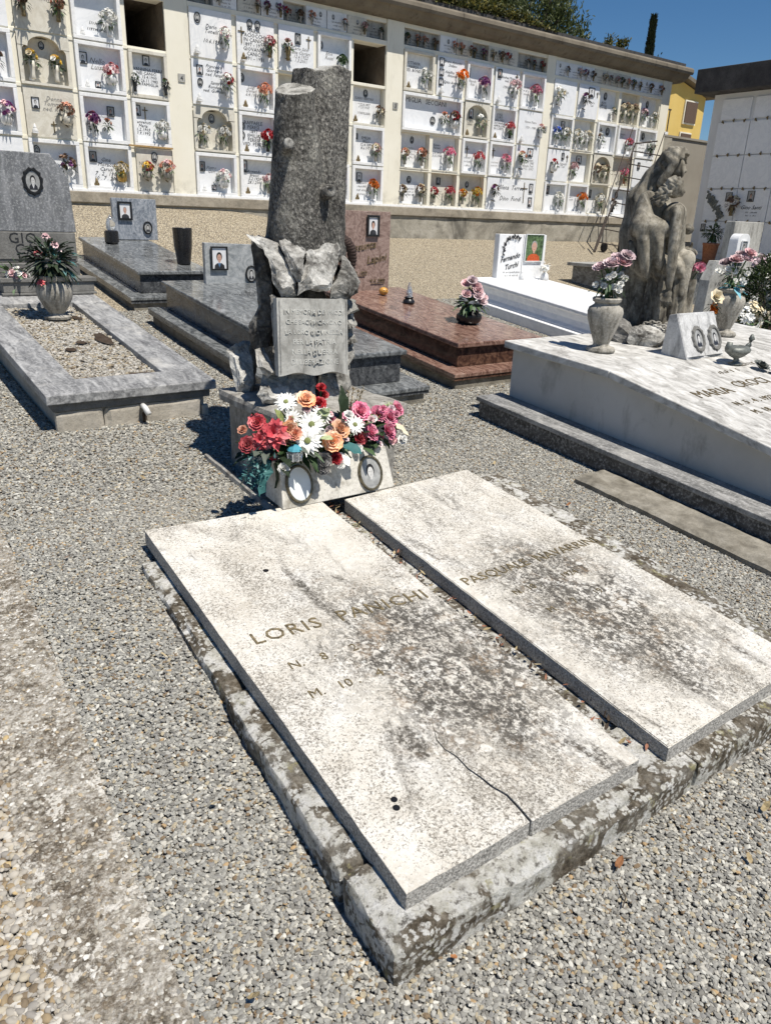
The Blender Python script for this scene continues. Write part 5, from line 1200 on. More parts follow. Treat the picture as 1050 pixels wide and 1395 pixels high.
for a, b in PILL:
    mb = MB(); mb.box(a, b, WY - 0.022, WY + 0.219, 1.835, 4.47); mb.build('pillar', MAT['cream'], col, bevel=0.004)
OPEN = {('A', 0, 4), ('B', 0, 4)}
WIDE = {('C', 1, 0), ('C', 3, 3)}
for k, (x0, pw, n, x1) in BAYS.items():
    for zb, zt, yy in ((2.381, 2.399, 0.012), (2.956, 2.974, 0.012), (3.526, 3.544, 0.012), (4.126, 4.165, 0.02), (4.425, 4.47, 0.0)):
        mb = MB(); mb.box(x0 - 0.008, x1 + 0.008, WY - yy, WY + 0.219, zb - 0.012, zt + 0.012); mb.build('band', MAT['cream'], col, bevel=0.003)
    for c in range(n + 1):
        for r in range(4):
            if c and c < n and (k, r, c - 1) in WIDE: continue
            xm = x0 + pw * c; zb, zt = ROWZ[r]; w = 0.034 if 0 < c < n else 0.02
            mb = MB(); mb.box(max(xm - w, x0 - 0.006), min(xm + w, x1 + 0.006), WY - 0.002 - 0.001 * r, WY + 0.218, zb - 0.003, zt + 0.003); mb.build('mullion', MAT['cream'], col)

BAYNAME = {'A': 'leftmost bay', 'B': 'bay behind the tree trunk', 'C': 'third bay', 'D': 'bay at right end'}
ORD = ('first', 'second', 'third', 'fourth', 'fifth'); ROWNAME = ('top row', 'second row', 'third row', 'bottom row')
CN = {'whitef': 'white', 'palepink': 'pale pink', 'pink': 'pink', 'peach': 'peach', 'salmon': 'salmon', 'orange': 'orange', 'red': 'red', 'coral': 'coral', 'cream': 'cream', 'yellowf': 'yellow', 'purple': 'purple', 'lilac': 'lilac', 'blue': 'blue', 'dried': 'dried brown', 'green': 'leafy green'}
# bouquet patterns, shared by all the niches
def bouquet_mesh(seed, num, r, fr, kind):
    rr = random.Random(seed); mb = MB(); flower_ball(mb, (0, 0, 0.05), r, num, fr, [0, 0, 1], rr, 0.85, kind, (0, -0.55, 0.65))
    me = bpy.data.meshes.new('blossom'); me.from_pydata(mb.v, [], mb.f); me.polygons.foreach_set('material_index', mb.m)
    lb = MB(); leaf_ball(lb, (0, 0, 0.0), r * 1.15, 34, 0.06, 0, rr, 0.9, 0.36)
    for k in range(6):
        a = rr.uniform(0, 6.3); lb.tube([(0, 0, -0.1), (0.3 * r * math.cos(a), 0.3 * r * math.sin(a), 0.0)], 0.004, 4)
    le = bpy.data.meshes.new('leaf'); le.from_pydata(lb.v, [], lb.f)
    for m in (me, le):
        for _ in range(2): m.materials.append(None)
    return me, le
PAT = [bouquet_mesh(1, 24, 0.10, 0.030, 'rose'), bouquet_mesh(2, 18, 0.09, 0.030, 'rose'), bouquet_mesh(3, 28, 0.11, 0.031, 'dahlia'), bouquet_mesh(4, 12, 0.095, 0.038, 'dahlia'), bouquet_mesh(5, 6, 0.06, 0.036, 'rose')]
def vase_mesh(prof, seg=14):
    mb = MB(); mb.lathe(prof, seg); me = bpy.data.meshes.new('vase'); me.from_pydata(mb.v, [], mb.f); me.polygons.foreach_set('use_smooth', [True] * len(mb.f)); me.materials.append(None); return me
VASES = [vase_mesh([(0.026, -0.17), (0.03, -0.165), (0.026, -0.13), (0.036, -0.06), (0.042, 0.0), (0.036, 0.0), (0.02, -0.02)]), vase_mesh([(0.04, -0.13), (0.06, -0.11), (0.07, -0.06), (0.062, 0.0), (0.055, 0.0), (0.03, -0.02)]), vase_mesh([(0.03, -0.15), (0.032, -0.15), (0.034, 0.0), (0.028, 0.0), (0.02, -0.02)], 8)]
def place(me, name, parent, mats):
    o = bpy.data.objects.new(name, me); COL.objects.link(o); o.parent = parent
    for i, m in enumerate(mats):
        if i < len(o.material_slots): o.material_slots[i].link = 'OBJECT'; o.material_slots[i].material = m
    return o
def niche_bouquet(loc, c1, c2, pat, vs, vmat, label, scale=1.0, leafm='f_green', name='niche_flowers', spin=None):
    t = thing(name, loc, label, 'flowers', 'bouquets on the burial niches'); s = scale * 0.9
    t.scale = (s, s, s); t.rotation_euler = (0, 0, rnd.uniform(-0.5, 0.5) if spin is None else spin)
    if vs is not None: place(VASES[vs], 'vase', t, [MAT[vmat]])
    place(PAT[pat][0], 'blossom', t, [MAT['f_' + c1], MAT['f_' + c2]]); place(PAT[pat][1], 'leaf', t, [MAT[leafm]] * 2)
    return t
lampm = MB(); lampm.lathe([(0.03, 0), (0.036, 0.012), (0.032, 0.034), (0.02, 0.04), (0.022, 0.05), (0.014, 0.075), (0.003, 0.095)], 10)
LAMP = bpy.data.meshes.new('votive_lamp'); LAMP.from_pydata(lampm.v, [], lampm.f); LAMP.materials.append(MAT['ceramic'])
LAMP2 = LAMP.copy(); LAMP2.materials.clear(); LAMP2.materials.append(MAT['bronze'])

def arch_pts(a, b, z0, z1, trefoil=False, n=18):
    """outline of an arched opening between x a..b, springing so that the crown reaches z1"""
    w = (b - a) / 2; m = (a + b) / 2; pts = [(b, z0)]
    if not trefoil:
        zs_ = z1 - w * 0.85; pts += [(m + w * math.cos(math.pi * i / n), zs_ + w * 0.85 * math.sin(math.pi * i / n)) for i in range(n + 1)]
    else:
        zs_ = z1 - w * 0.55
        pts += [(b - w * 0.18 + w * 0.18 * math.cos(math.pi * i / 6), zs_ - 0.02 + w * 0.22 * math.sin(math.pi * i / 6)) for i in range(4)]
        pts += [(m + w * 0.72 * math.cos(math.pi * i / n), zs_ + 0.03 + w * 0.48 * math.sin(math.pi * i / n)) for i in range(n + 1)]
        pts += [(a + w * 0.18 - w * 0.18 * math.cos(math.pi * i / 6), zs_ - 0.02 + w * 0.22 * math.sin(math.pi * i / 6)) for i in (3, 2, 1, 0)]
    return pts + [(a, z0)]
def niche(bay, r, c, kind, mat='white2', txt=None, sty=0, photos=(), flowers=(), lamp=None, cross=None, wide=False, frame='white', lines=None, ink='ink'):
    """kind: F framed recess, R plain recess, L plate flush with the wall, A arched, O open cavity"""
    x0, pw, n, xe = BAYS[bay]; xa = x0 + pw * c + 0.0335; xb = x0 + pw * (c + (2 if wide else 1)) - 0.034; zb, zt = ROWZ[r]
    if c == 0: xa = x0 + 0.004
    if c + (2 if wide else 1) == n: xb = xe - 0.004
    xm = (xa + xb) / 2; zm = (zb + zt) / 2; W = xb - xa; H = zt - zb
    if kind == 'O':
        mb = MB(); y0, y1 = WY + 0.002, WY + 2.0
        for q in (((xa, y0, zb), (xa, y1, zb), (xb, y1, zb), (xb, y0, zb)), ((xa, y0, zt), (xb, y0, zt), (xb, y1, zt), (xa, y1, zt)), ((xa, y0, zb), (xa, y0, zt), (xa, y1, zt), (xa, y1, zb)), ((xb, y0, zb), (xb, y1, zb), (xb, y1, zt), (xb, y0, zt))): mb.add(q, [(0, 1, 2, 3)])
        mb.add([(xa, WY + 1.99, zb), (xb, WY + 1.99, zb), (xb, WY + 1.99, zt), (xa, WY + 1.99, zt)], [(0, 1, 2, 3)], 1)
        mb.build('open_cavity', [MAT['cavity'], MAT['cavity']], col); return
    if kind == 'L': py = WY - 0.03; mg = 0.006
    elif kind == 'F': py = WY + 0.048; mg = 0.05
    elif kind == 'R': py = WY + 0.092; mg = 0.012
    else: py = WY + 0.075; mg = 0.06
    if kind == 'F':
        fr = MB(); t = 0.042; yf = WY - 0.045
        for (a, b, c_, d) in ((xa - 0.004, xb + 0.004, zt - t, zt + 0.002), (xa - 0.004, xb + 0.004, zb - 0.002, zb + t), (xa - 0.004, xa + t, zb + t + 0.001, zt - t - 0.001), (xb - t, xb + 0.004, zb + t + 0.001, zt - t - 0.001)):
            fr.box(a, b, yf, WY + 0.16, c_, d)
        fr.build('niche_frame', MAT[frame], col, bevel=0.004)
    elif kind == 'R':
        fr = MB(); fr.box(xa, xb, WY - 0.02, WY + 0.16, zb, zb + 0.022); fr.build('niche_sill', MAT['cream_marble'], col)
    elif kind == 'A':
        fr = MB(); ap = arch_pts(xa + 0.045, xb - 0.045, zb + 0.03, zt - 0.035, sty == 9); yf = WY - 0.03
        # spandrel plate with the arched opening: fan between the outline and the opening
        outer = [(xb, zb)] + [(xb, p[1]) if i < len(ap) / 3 else ((p[0], zt) if i < 2 * len(ap) / 3 else (xa, p[1])) for i, p in enumerate(ap[1:-1])] + [(xa, zb)]
        m = len(ap); vs = [(p[0], yf, p[1]) for p in ap] + [(p[0], yf, p[1]) for p in outer] + [(p[0], WY + 0.15, p[1]) for p in ap]
        fs = [(i, i + 1, m + i + 1, m + i) for i in range(m - 1)] + [(i + 1, i, 2 * m + i, 2 * m + i + 1) for i in range(m - 1)]
        # corners of the plate
        i1 = int(math.ceil(len(ap) / 3)) ; fr.add(vs, fs)
        e = [(xb, zt), (xa, zt)]
        k1 = max(i for i in range(m) if outer[i][0] == xb); k2 = min(i for i in range(m) if outer[i][0] == xa and i > m / 2)
        fr.add([(xb, yf, zt), (outer[k1][0], yf, outer[k1][1]), (outer[k1 + 1][0], yf, outer[k1 + 1][1])], [(0, 1, 2)])
        fr.add([(xa, yf, zt), (outer[k2 - 1][0], yf, outer[k2 - 1][1]), (outer[k2][0], yf, outer[k2][1])], [(0, 1, 2)])
        fr.box(xa, xb, WY - 0.05, WY + 0.12, zb, zb + 0.028); fr.build('arched_front', MAT['cream_marble'], col)
    pl_ = MB(); pl_.box(xa + mg * 0.6, xb - mg * 0.6, py, py + 0.025, zb + mg * 0.6 + 0.002, zt - mg * 0.6 - 0.002); p = pl_.build('plaque', MAT[mat], col, bevel=0.002 if kind == 'L' else 0)
    fy = py - 0.002; w = W - 2 * mg
    if txt:
        s, size, dx, dz, shear = txt
        text(s, size, p, (xm + dx, fy, zm + dz), EX, EZ, MAT[ink], ext=0.0005, shear=shear, line=0.82, res=1, name='inscription')
    if lines:
        mb = MB(); dx, dz, h, rows, lean = lines; scribble_lines(mb, (xm + dx, fy, zm + dz), EX, EZ, w * 0.6, rows, h, int(xm * 100 + zm * 10), lean); mb.build('inscription', MAT[ink], p)
    for (dx, dz, pw_, ph, ov) in photos:
        portrait(p, (xm + dx, fy, zm + dz), EX, EZ, pw_, ph, ov, 'photogrey' if ov else rnd.choice(('paper', 'photogrey')), 'skingrey' if ov or rnd.random() < 0.4 else 'skin', 'hair', 'photodark', 'black', 0.008 if not ov else 0.011)
    if cross:
        mb = MB(); dx, dz, h = cross; x = xm + dx; z = zm + dz
        mb.box(x - 0.006, x + 0.006, fy - 0.008, fy, z - h * 0.6, z + h * 0.4); mb.box(x - h * 0.25, x - 0.0065, fy - 0.008, fy, z + 0.10 * h, z + 0.10 * h + 0.012); mb.box(x + 0.0065, x + h * 0.25, fy - 0.008, fy, z + 0.10 * h, z + 0.10 * h + 0.012); mb.build('cross', MAT['bronze'], p)
    if lamp is not None:
        o = bpy.data.objects.new('votive_lamp', LAMP if lamp != 'b' else LAMP2); COL.objects.link(o); o.parent = p
        ly = -0.035 if kind == 'L' else -0.045; base = zb + (0.05 if kind == 'L' else 0.045)
        o.location = Vector((xa + mg + 0.075, fy + ly, base)) - WL[p.name]
        if kind == 'L':
            mb = MB(); mb.box(xa + mg + 0.04, xa + mg + 0.11, fy - 0.075, fy + 0.002, base - 0.014, base - 0.001); mb.build('bracket', MAT['ceramic'], p)
    for i, (dx, c1, c2, pat, vs, vm, sc) in enumerate(flowers):
        yy = (WY - 0.105) if kind == 'L' else (WY - 0.045 if kind == 'F' else WY + 0.0); zl = zb + 0.05 + 0.165 * sc + (0.06 if kind == 'L' else 0)
        side = '' if len(flowers) == 1 else (' left,' if dx < 0 else ' right,')
        lab = '%s flowers%s %s, %s niche, %s' % (CN.get(c1, c1), ',' + side.rstrip(',') + ' of two,' if side else ' in', ROWNAME[r], ORD[min(c, 4) - (1 if bay == 'A' else 0)], BAYNAME[bay])
        niche_bouquet((xm + dx, yy, zl), c1, c2, pat, vs, vm, lab, sc, 'f_darkleaf' if c1 in ('dried', 'purple') else 'f_green')
        if kind == 'L':
            mb = MB(); mb.tube([(xm + dx, fy + 0.004, zl - 0.12 * sc), (xm + dx, yy, zl - 0.14 * sc)], 0.008, 5); mb.build('vase_bracket', MAT['bronze'], p)
V = 'ceramic'; B = 'bronze'; T = 'vase_stone'
# leftmost bay
for r in range(4): niche('A', r, 0, 'L' if r % 2 else 'F', 'white2', lines=(0, 0.05, 0.03, (0.8, 0.6), 0.2))
niche('A', 0, 1, 'L', 'white2'); niche('A', 0, 2, 'L', 'cream_marble', None, lines=(0, 0.10, 0.03, (1, 0.8), 0), flowers=((-0.2, 'dried', 'palepink', 1, 0, B, 1.0), (0.19, 'salmon', 'dried', 1, 0, B, 1.0)), ink='greyink')
niche('A', 0, 3, 'F', 'white2', lines=(0.02, -0.1, 0.035, (0.6, 0.8), 0.3), flowers=((0.14, 'whitef', 'whitef', 2, 0, V, 1.1),), lamp=1)
niche('A', 0, 4, 'O')
niche('A', 1, 1, 'F', flowers=((0.1, 'purple', 'dried', 1, 0, V, 1.0),)); niche('A', 1, 2, 'A', 'cream_marble', sty=9, photos=((0, 0.17, 0.05, 0.07, True),), flowers=((-0.15, 'yellowf', 'cream', 4, 0, 'cream_marble', 1.25), (0.13, 'yellowf', 'whitef', 4, 0, 'cream_marble', 1.15)), lamp=1)
niche('A', 1, 3, 'F', 'white2', ('Nello\nLuisa', 0.085, -0.02, 0.06, 0.4), photos=((-0.19, 0.10, 0.085, 0.115, False), (-0.03, -0.18, 0.05, 0.06, False)), flowers=((0.12, 'palepink', 'coral', 0, 1, V, 1.05),), lamp=1, ink='greyink')
niche('A', 1, 4, 'F', 'white2', ('GIOVANNINA FERRATI\nNEI CANICI\nN. 15.4.1900\nM. 26.11.1983\nLA FAMIGLIA', 0.052, 0, 0.05, 0), photos=((0, 0.17, 0.075, 0.10, False),), flowers=((-0.2, 'green', 'whitef', 4, 0, 'blackstone', 0.85), (0.21, 'dried', 'green', 4, 0, 'blackstone', 0.8)), frame='cream_marble')
niche('A', 2, 1, 'F', 'white2', flowers=((0.14, 'purple', 'palepink', 2, 1, V, 1.1),))
niche('A', 2, 2, 'L', 'cream_marble', ('Donna\nTommasi\nned. Rossi', 0.07, 0.05, 0.14, 0.4), photos=((-0.17, 0.10, 0.075, 0.11, False),), flowers=((0.17, 'dried', 'salmon', 2, 1, 'cream_marble', 1.05),), lamp=1, cross=(0.02, -0.14, 0.13), ink='greyink')
niche('A', 2, 3, 'F', 'white2', lines=(-0.02, 0.02, 0.025, (0.5,), 0.3), photos=((0.10, 0.10, 0.075, 0.10, False),), flowers=((-0.16, 'purple', 'pink', 0, 0, V, 1.05), (0.02, 'salmon', 'dried', 4, None, V, 0.9)))
niche('A', 2, 4, 'F', 'white2', ('Benvenuti\nMaria\n6.2.1903\n3.9.1992', 0.055, -0.1, 0.0, 0.3), photos=((-0.17, 0.15, 0.08, 0.11, False),), flowers=((0.13, 'whitef', 'whitef', 0, 1, V, 1.0),), cross=(-0.06, 0.14, 0.15))
niche('A', 3, 1, 'L'); niche('A', 3, 2, 'F', 'white2', flowers=((0.12, 'dried', 'purple', 3, 0, V, 1.2),), photos=((-0.2, 0.15, 0.06, 0.09, True),))
niche('A', 3, 3, 'F', 'white2', ('Gina\nMoracci\nCarusi\n7 . 2 . 1902\n10 . 7 . 2000', 0.068, -0.02, 0.07, 0.35), photos=((-0.18, 0.12, 0.075, 0.11, False),), flowers=((0.15, 'cream', 'yellowf', 0, 1, 'gold', 1.05),), lamp='b')
niche('A', 3, 4, 'L', 'cream_marble', ('NELLO  PANCANI', 0.06, 0.02, 0.06, 0), photos=((0, 0.17, 0.07, 0.10, True),), flowers=((-0.13, 'yellowf', 'coral', 1, 1, T, 0.95), (0.14, 'salmon', 'palepink', 2, 1, T, 1.05)), ink='greyink')
# bay behind the trunk
niche('B', 0, 0, 'L', 'white', ('Dario\nTonelli\n\n 10.6.1934', 0.07, 0.0, 0.07, 0.4), photos=((-0.19, 0.17, 0.075, 0.11, True),), flowers=((0.17, 'whitef', 'palepink', 0, 0, V, 1.0),), lamp=1)
niche('B', 0, 1, 'L', 'white', ('MARIA\nPACIOCCHI\nIN CANICI\n1897 - 1975\nGIOVANNI\nCANICI\n1891 - 1981', 0.068, -0.03, 0.11, 0), photos=((-0.09, 0.21, 0.065, 0.095, True), (0.03, 0.21, 0.065, 0.095, True)), flowers=((0.18, 'palepink', 'coral', 1, 0, B, 1.0),), lamp='b', cross=(-0.22, 0.08, 0.2))
niche('B', 0, 2, 'L', 'white2', ('Carlo Salvi\nLuisa Cipriani\n 12.6.1922\n 1.3.2001', 0.062, 0.06, 0.0, 0.4), photos=((0.02, 0.14, 0.075, 0.12, False),), flowers=((-0.18, 'palepink', 'dried', 4, 0, B, 1.1),), cross=(0.2, 0.13, 0.16), ink='greyink')
niche('B', 0, 3, 'F', 'white2', ('Enio\nRossi', 0.07, -0.05, 0.02, 0.4), photos=((-0.2, 0.13, 0.06, 0.10, True),), flowers=((0.13, 'green', 'green', 0, 1, V, 1.0),), lamp=1, ink='greyink'); niche('B', 0, 4, 'O')
niche('B', 1, 0, 'L', 'white2', ('Francesco\nGiordano\nned. Fanari\n\nSanta\nRondelli\nved. Giordano', 0.06, 0.02, 0.19, 0.4), photos=((-0.19, 0.15, 0.07, 0.10, False), (-0.19, 0.0, 0.06, 0.085, True)), flowers=((0.18, 'whitef', 'red', 1, 0, V, 1.1),), lamp=1)
niche('B', 1, 1, 'F', 'white2', ('Luigi\nDonati\n 6.4.1928', 0.06, -0.05, 0.02, 0.4), photos=((-0.2, 0.14, 0.07, 0.10, True),), flowers=((0.12, 'salmon', 'peach', 0, 0, V, 1.15),), lamp='b', ink='greyink')
niche('B', 1, 2, 'R', 'cream_marble'); niche('B', 1, 3, 'R', 'cream_marble', flowers=((0.16, 'green', 'cream', 4, 0, T, 1.0),))
niche('B', 1, 4, 'R', 'white', ('ILARIO BERTINI\n\n* 22.8.1897\n+ 2.9.1967\n\nI FAMILIARI', 0.05, -0.02, 0.09, 0), photos=((0, 0.18, 0.06, 0.09, True),), flowers=((0.22, 'dried', 'cream', 3, 0, T, 0.9),), lamp='b', frame='cream_marble', ink='greyink')
niche('B', 2, 0, 'A', 'cream_marble', sty=9, photos=((0, 0.15, 0.07, 0.10, True),), flowers=((-0.16, 'whitef', 'cream', 0, 0, 'cream_marble', 1.05), (0.15, 'whitef', 'cream', 0, 0, 'cream_marble', 1.05)), lamp=1)
niche('B', 2, 1, 'F', 'white2', ('RAFFAELE\nPERESI\n1897\nEMILIA\nPERESI\nVED. PERESI', 0.068, -0.03, 0.13, 0), photos=((-0.21, 0.10, 0.06, 0.09, True), (-0.21, -0.02, 0.06, 0.09, True)), flowers=((0.15, 'red', 'red', 0, 0, 'black', 1.1),), lamp='b')
niche('B', 2, 2, 'R', 'white'); niche('B', 2, 3, 'R', 'white', flowers=((0.06, 'palepink', 'whitef', 1, 0, V, 1.1),), photos=((-0.15, 0.12, 0.06, 0.09, True),))
niche('B', 2, 4, 'F', 'white', ('EMILIA\nBILLI\n 12.4.1899\n 8.6.1971', 0.06, 0.0, 0.10, 0), photos=((-0.2, 0.13, 0.05, 0.07, False),), flowers=((0.14, 'cream', 'palepink', 1, 0, T, 1.0),), lamp='b', frame='white')
niche('B', 3, 0, 'F', 'white2', ('Pietro\nGori', 0.06, -0.05, 0.07, 0.4), photos=((-0.19, 0.10, 0.07, 0.11, False), (-0.02, -0.17, 0.05, 0.06, False)), flowers=((0.10, 'whitef', 'palepink', 2, 1, V, 1.05),), lamp=1, ink='greyink')
niche('B', 3, 1, 'F', 'white', ('Armando\nBracci\n 5.2.1920\n 28.1.2001', 0.06, -0.04, 0.06, 0.35), photos=((-0.19, 0.14, 0.06, 0.14, False),), flowers=((0.15, 'palepink', 'whitef', 0, 0, T, 1.0),), lamp='b')
niche('B', 3, 2, 'F'); niche('B', 3, 3, 'F', 'white2', flowers=((0.10, 'palepink', 'whitef', 3, 0, B, 1.0),), photos=((-0.1, 0.1, 0.07, 0.1, False),))
niche('B', 3, 4, 'F', 'white2', lines=(-0.06, 0.02, 0.03, (0.7, 0.6, 0.7, 0.5), 0.2), photos=((-0.12, 0.11, 0.08, 0.12, False),), flowers=((0.11, 'orange', 'orange', 0, 0, V, 1.1),), lamp='b')
# third bay
niche('C', 0, 0, 'F', 'white', ('OTTAVIA\nNARDI\nVED. BONDI', 0.062, -0.06, 0.10, 0), flowers=((0.14, 'whitef', 'whitef', 3, 0, V, 1.1),), lamp='b', frame='cream_marble')
niche('C', 0, 1, 'L', 'white2', ('Bruno Antonini\nStefano\n\nAdelfina Tesi\nAntonini\n\nEgisto Antonini', 0.06, 0.03, 0.20, 0.4), photos=((-0.21, 0.20, 0.075, 0.10, False), (-0.21, 0.05, 0.075, 0.09, False), (-0.21, -0.09, 0.075, 0.09, False)), flowers=((0.20, 'orange', 'orange', 0, 0, V, 1.1),), lamp=1)
niche('C', 0, 2, 'F', 'white2', ('Bianchi\nRita', 0.06, -0.10, 0.0, 0.35), photos=((-0.2, 0.14, 0.05, 0.12, False),), flowers=((0.10, 'purple', 'palepink', 0, 0, V, 1.2),), ink='greyink')
niche('C', 0, 3, 'L', 'white2', ('Andrea Monaci\n ned. Falli\n\n 1930 - 1990', 0.06, 0.03, 0.13, 0.4), photos=((-0.2, 0.19, 0.075, 0.12, False),), flowers=((0.14, 'palepink', 'lilac', 2, 0, V, 1.1),), lamp=1, cross=(0.22, 0.17, 0.14))
niche('C', 0, 4, 'F', 'white2', lines=(-0.1, 0.06, 0.03, (0.5, 0.6, 0.5), 0.2), flowers=((0.06, 'pink', 'palepink', 0, 0, V, 1.3),), lamp=None)
niche('C', 1, 0, 'F', 'white2', ('FAMIGLIA   SECCIANI', 0.105, -0.15, 0.15, 0.0), flowers=((0.47, 'dried', 'red', 1, 1, V, 1.15), (0.25, 'salmon', 'dried', 4, None, V, 1.1)), wide=True, photos=((0.06, -0.08, 0.09, 0.11, True),))
niche('C', 1, 2, 'A', 'cream_marble', ('CORTI\nGINO', 0.05, -0.07, -0.03, 0), photos=((-0.06, 0.11, 0.075, 0.14, False),), flowers=((0.13, 'whitef', 'cream', 3, 0, T, 1.2),), lamp='b')
niche('C', 1, 3, 'F', 'white2', ('LUIGI\nCORTI\n1895-1952\nGIOVANNA\nPAMPALONI\nIN CORTI', 0.055, -0.05, 0.14, 0), flowers=((0.15, 'coral', 'palepink', 0, 0, 'black', 1.0),), lamp='b')
niche('C', 1, 4, 'L', 'white2', ('Vannini Pietro\n\n 1920 - 1988', 0.055, 0, 0.08, 0.4), flowers=((0.23, 'salmon', 'palepink', 4, 0, V, 0.95),), lamp=1, ink='greyink')
niche('C', 2, 0, 'R', 'white', lines=(0.0, 0.04, 0.025, (0.4, 0.5, 0.4, 0.4), 0), photos=((0, 0.17, 0.05, 0.09, True),), flowers=((-0.2, 'salmon', 'cream', 1, 0, T, 0.95), (0.16, 'salmon', 'dried', 1, 0, T, 1.05)), lamp=None, ink='greyink')
niche('C', 2, 1, 'R', 'white2', ('Renato\nFalciani\n\n 6.9.1914\n 3.10.1990', 0.052, -0.12, 0.12, 0.2), flowers=((0.10, 'pink', 'whitef', 0, 0, V, 1.25),))
niche('C', 2, 2, 'F', 'white2', lines=(-0.1, -0.03, 0.032, (0.6, 0.7, 0.5), 0.3), flowers=((0.10, 'coral', 'whitef', 0, 0, V, 1.15),), cross=(-0.12, 0.10, 0.17))
niche('C', 2, 3, 'F', 'white2', lines=(-0.1, -0.06, 0.028, (0.6, 0.7), 0.3), flowers=((0.11, 'pink', 'palepink', 0, 0, V, 1.15),), cross=(-0.14, 0.12, 0.17), ink='greyink')
niche('C', 2, 4, 'L', 'white2', ('Leo Puliani\n 1909 - 1985\nAmelia Tosi\n 1912 - 2002', 0.06, 0.03, 0.02, 0.35), photos=((0.06, 0.17, 0.12, 0.13, False),), flowers=((-0.2, 'salmon', 'cream', 4, None, V, 1.3),), lamp=1, ink='greyink')
niche('C', 3, 0, 'R', 'white2', lines=(0.0, -0.02, 0.025, (0.5, 0.4, 0.5), 0), photos=((-0.03, 0.13, 0.07, 0.10, True),), flowers=((-0.22, 'dried', 'cream', 1, 0, T, 0.95), (0.17, 'dried', 'cream', 1, 0, T, 1.05)), lamp=None)
niche('C', 3, 1, 'R', 'cream_marble', photos=((-0.05, 0.14, 0.07, 0.10, False),), flowers=((-0.2, 'coral', 'red', 1, 0, T, 0.95), (0.16, 'coral', 'palepink', 0, 0, T, 1.05)), lines=(0, -0.03, 0.02, (0.3, 0.4), 0), ink='greyink')
niche('C', 3, 2, 'R', 'cream_marble', photos=((-0.03, 0.12, 0.06, 0.09, True),), flowers=((-0.19, 'orange', 'yellowf', 1, 0, T, 0.95), (0.15, 'yellowf', 'orange', 0, 0, T, 1.1)))
niche('C', 3, 3, 'L', 'white2', ('Milena  Terrosi\n\nDino  Fondi', 0.115, -0.03, 0.08, 0.4), photos=((0.50, 0.13, 0.075, 0.15, False), (0.50, -0.11, 0.075, 0.15, False)), flowers=((-0.5, 'dried', 'purple', 4, None, V, 1.2),), wide=True, cross=(0.32, 0.08, 0.36))
# right end bay
niche('D', 0, 0, 'L', 'white2', ('Giuliano\nBacci', 0.06, -0.02, 0.08, 0.4), flowers=((-0.22, 'whitef', 'cream', 3, 0, V, 1.2),), lamp=None, ink='greyink')
niche('D', 0, 1, 'L', 'white2', ('Sandro\nTesi', 0.06, 0.10, -0.02, 0.4), photos=((0.06, 0.17, 0.14, 0.14, False),), flowers=((-0.16, 'dried', 'purple', 4, None, V, 1.2),), cross=(0.24, 0.15, 0.1), ink='greyink')
niche('D', 0, 2, 'R', 'white2', ('ALDO\nGIROLLI\n 21.4.1889', 0.055, -0.05, 0.04, 0), photos=((-0.03, 0.17, 0.07, 0.12, True),), flowers=((0.18, 'green', 'cream', 4, 0, T, 0.9),))
niche('D', 0, 3, 'R', 'cream_marble', flowers=((-0.12, 'cream', 'dried', 2, 0, 'cream_marble', 1.25), (0.14, 'cream', 'dried', 2, 0, 'cream_marble', 1.25)))
niche('D', 0, 4, 'R', 'white2', lines=(0.02, 0.06, 0.03, (0.3, 0.3, 0.3), 0), photos=((0.0, 0.16, 0.06, 0.12, True),), flowers=((-0.16, 'lilac', 'purple', 1, 0, V, 1.1), (0.18, 'whitef', 'cream', 1, 0, V, 1.0)))
niche('D', 1, 0, 'F', 'white2', flowers=((-0.12, 'blue', 'whitef', 1, 0, V, 1.15), (0.13, 'whitef', 'cream', 1, 0, V, 1.15)), photos=((0.1, 0.13, 0.08, 0.13, False),))
niche('D', 1, 1, 'R', 'white', flowers=((-0.14, 'whitef', 'cream', 0, 0, V, 1.15), (0.13, 'whitef', 'cream', 2, 0, V, 1.15)))
niche('D', 1, 2, 'F', 'white2', lines=(0.03, -0.05, 0.03, (0.6, 0.5, 0.5), 0), photos=((0.11, 0.14, 0.09, 0.13, True),), flowers=((-0.19, 'whitef', 'dried', 4, 0, V, 1.2),), cross=(-0.09, 0.13, 0.15))
niche('D', 1, 3, 'F', 'white2', ('Giuseppe\nTosi', 0.06, -0.08, 0.12, 0.2), flowers=((0.08, 'coral', 'pink', 1, 1, V, 1.05),), ink='greyink')
niche('D', 1, 4, 'F', 'white', lines=(-0.05, -0.02, 0.035, (0.6, 0.6, 0.6), 0.3), photos=((-0.05, 0.15, 0.07, 0.12, True),), flowers=((0.17, 'whitef', 'dried', 3, 0, 'black', 1.05),))
niche('D', 2, 0, 'L', 'white2', ('Anna Vignozzi\n ned. Tesi', 0.06, 0.07, 0.02, 0.4), photos=((0.11, 0.17, 0.05, 0.10, False),), flowers=((-0.18, 'red', 'red', 4, 1, V, 1.05),), cross=(0.24, 0.15, 0.13), ink='greyink')
niche('D', 2, 1, 'R', 'white2', lines=(0.0, -0.05, 0.03, (0.4, 0.4), 0.1), photos=((0.05, 0.15, 0.13, 0.13, False),), flowers=((-0.17, 'palepink', 'whitef', 0, 0, V, 1.15),))
niche('D', 2, 2, 'A', 'cream_marble', flowers=((-0.13, 'dried', 'cream', 2, 0, 'cream_marble', 1.2), (0.13, 'cream', 'dried', 2, 0, 'cream_marble', 1.2)))
niche('D', 2, 3, 'R', 'cream_marble', lines=(-0.1, 0.0, 0.03, (0.5, 0.4), 0), flowers=((0.14, 'pink', 'coral', 0, 0, 'terracotta', 1.1),))
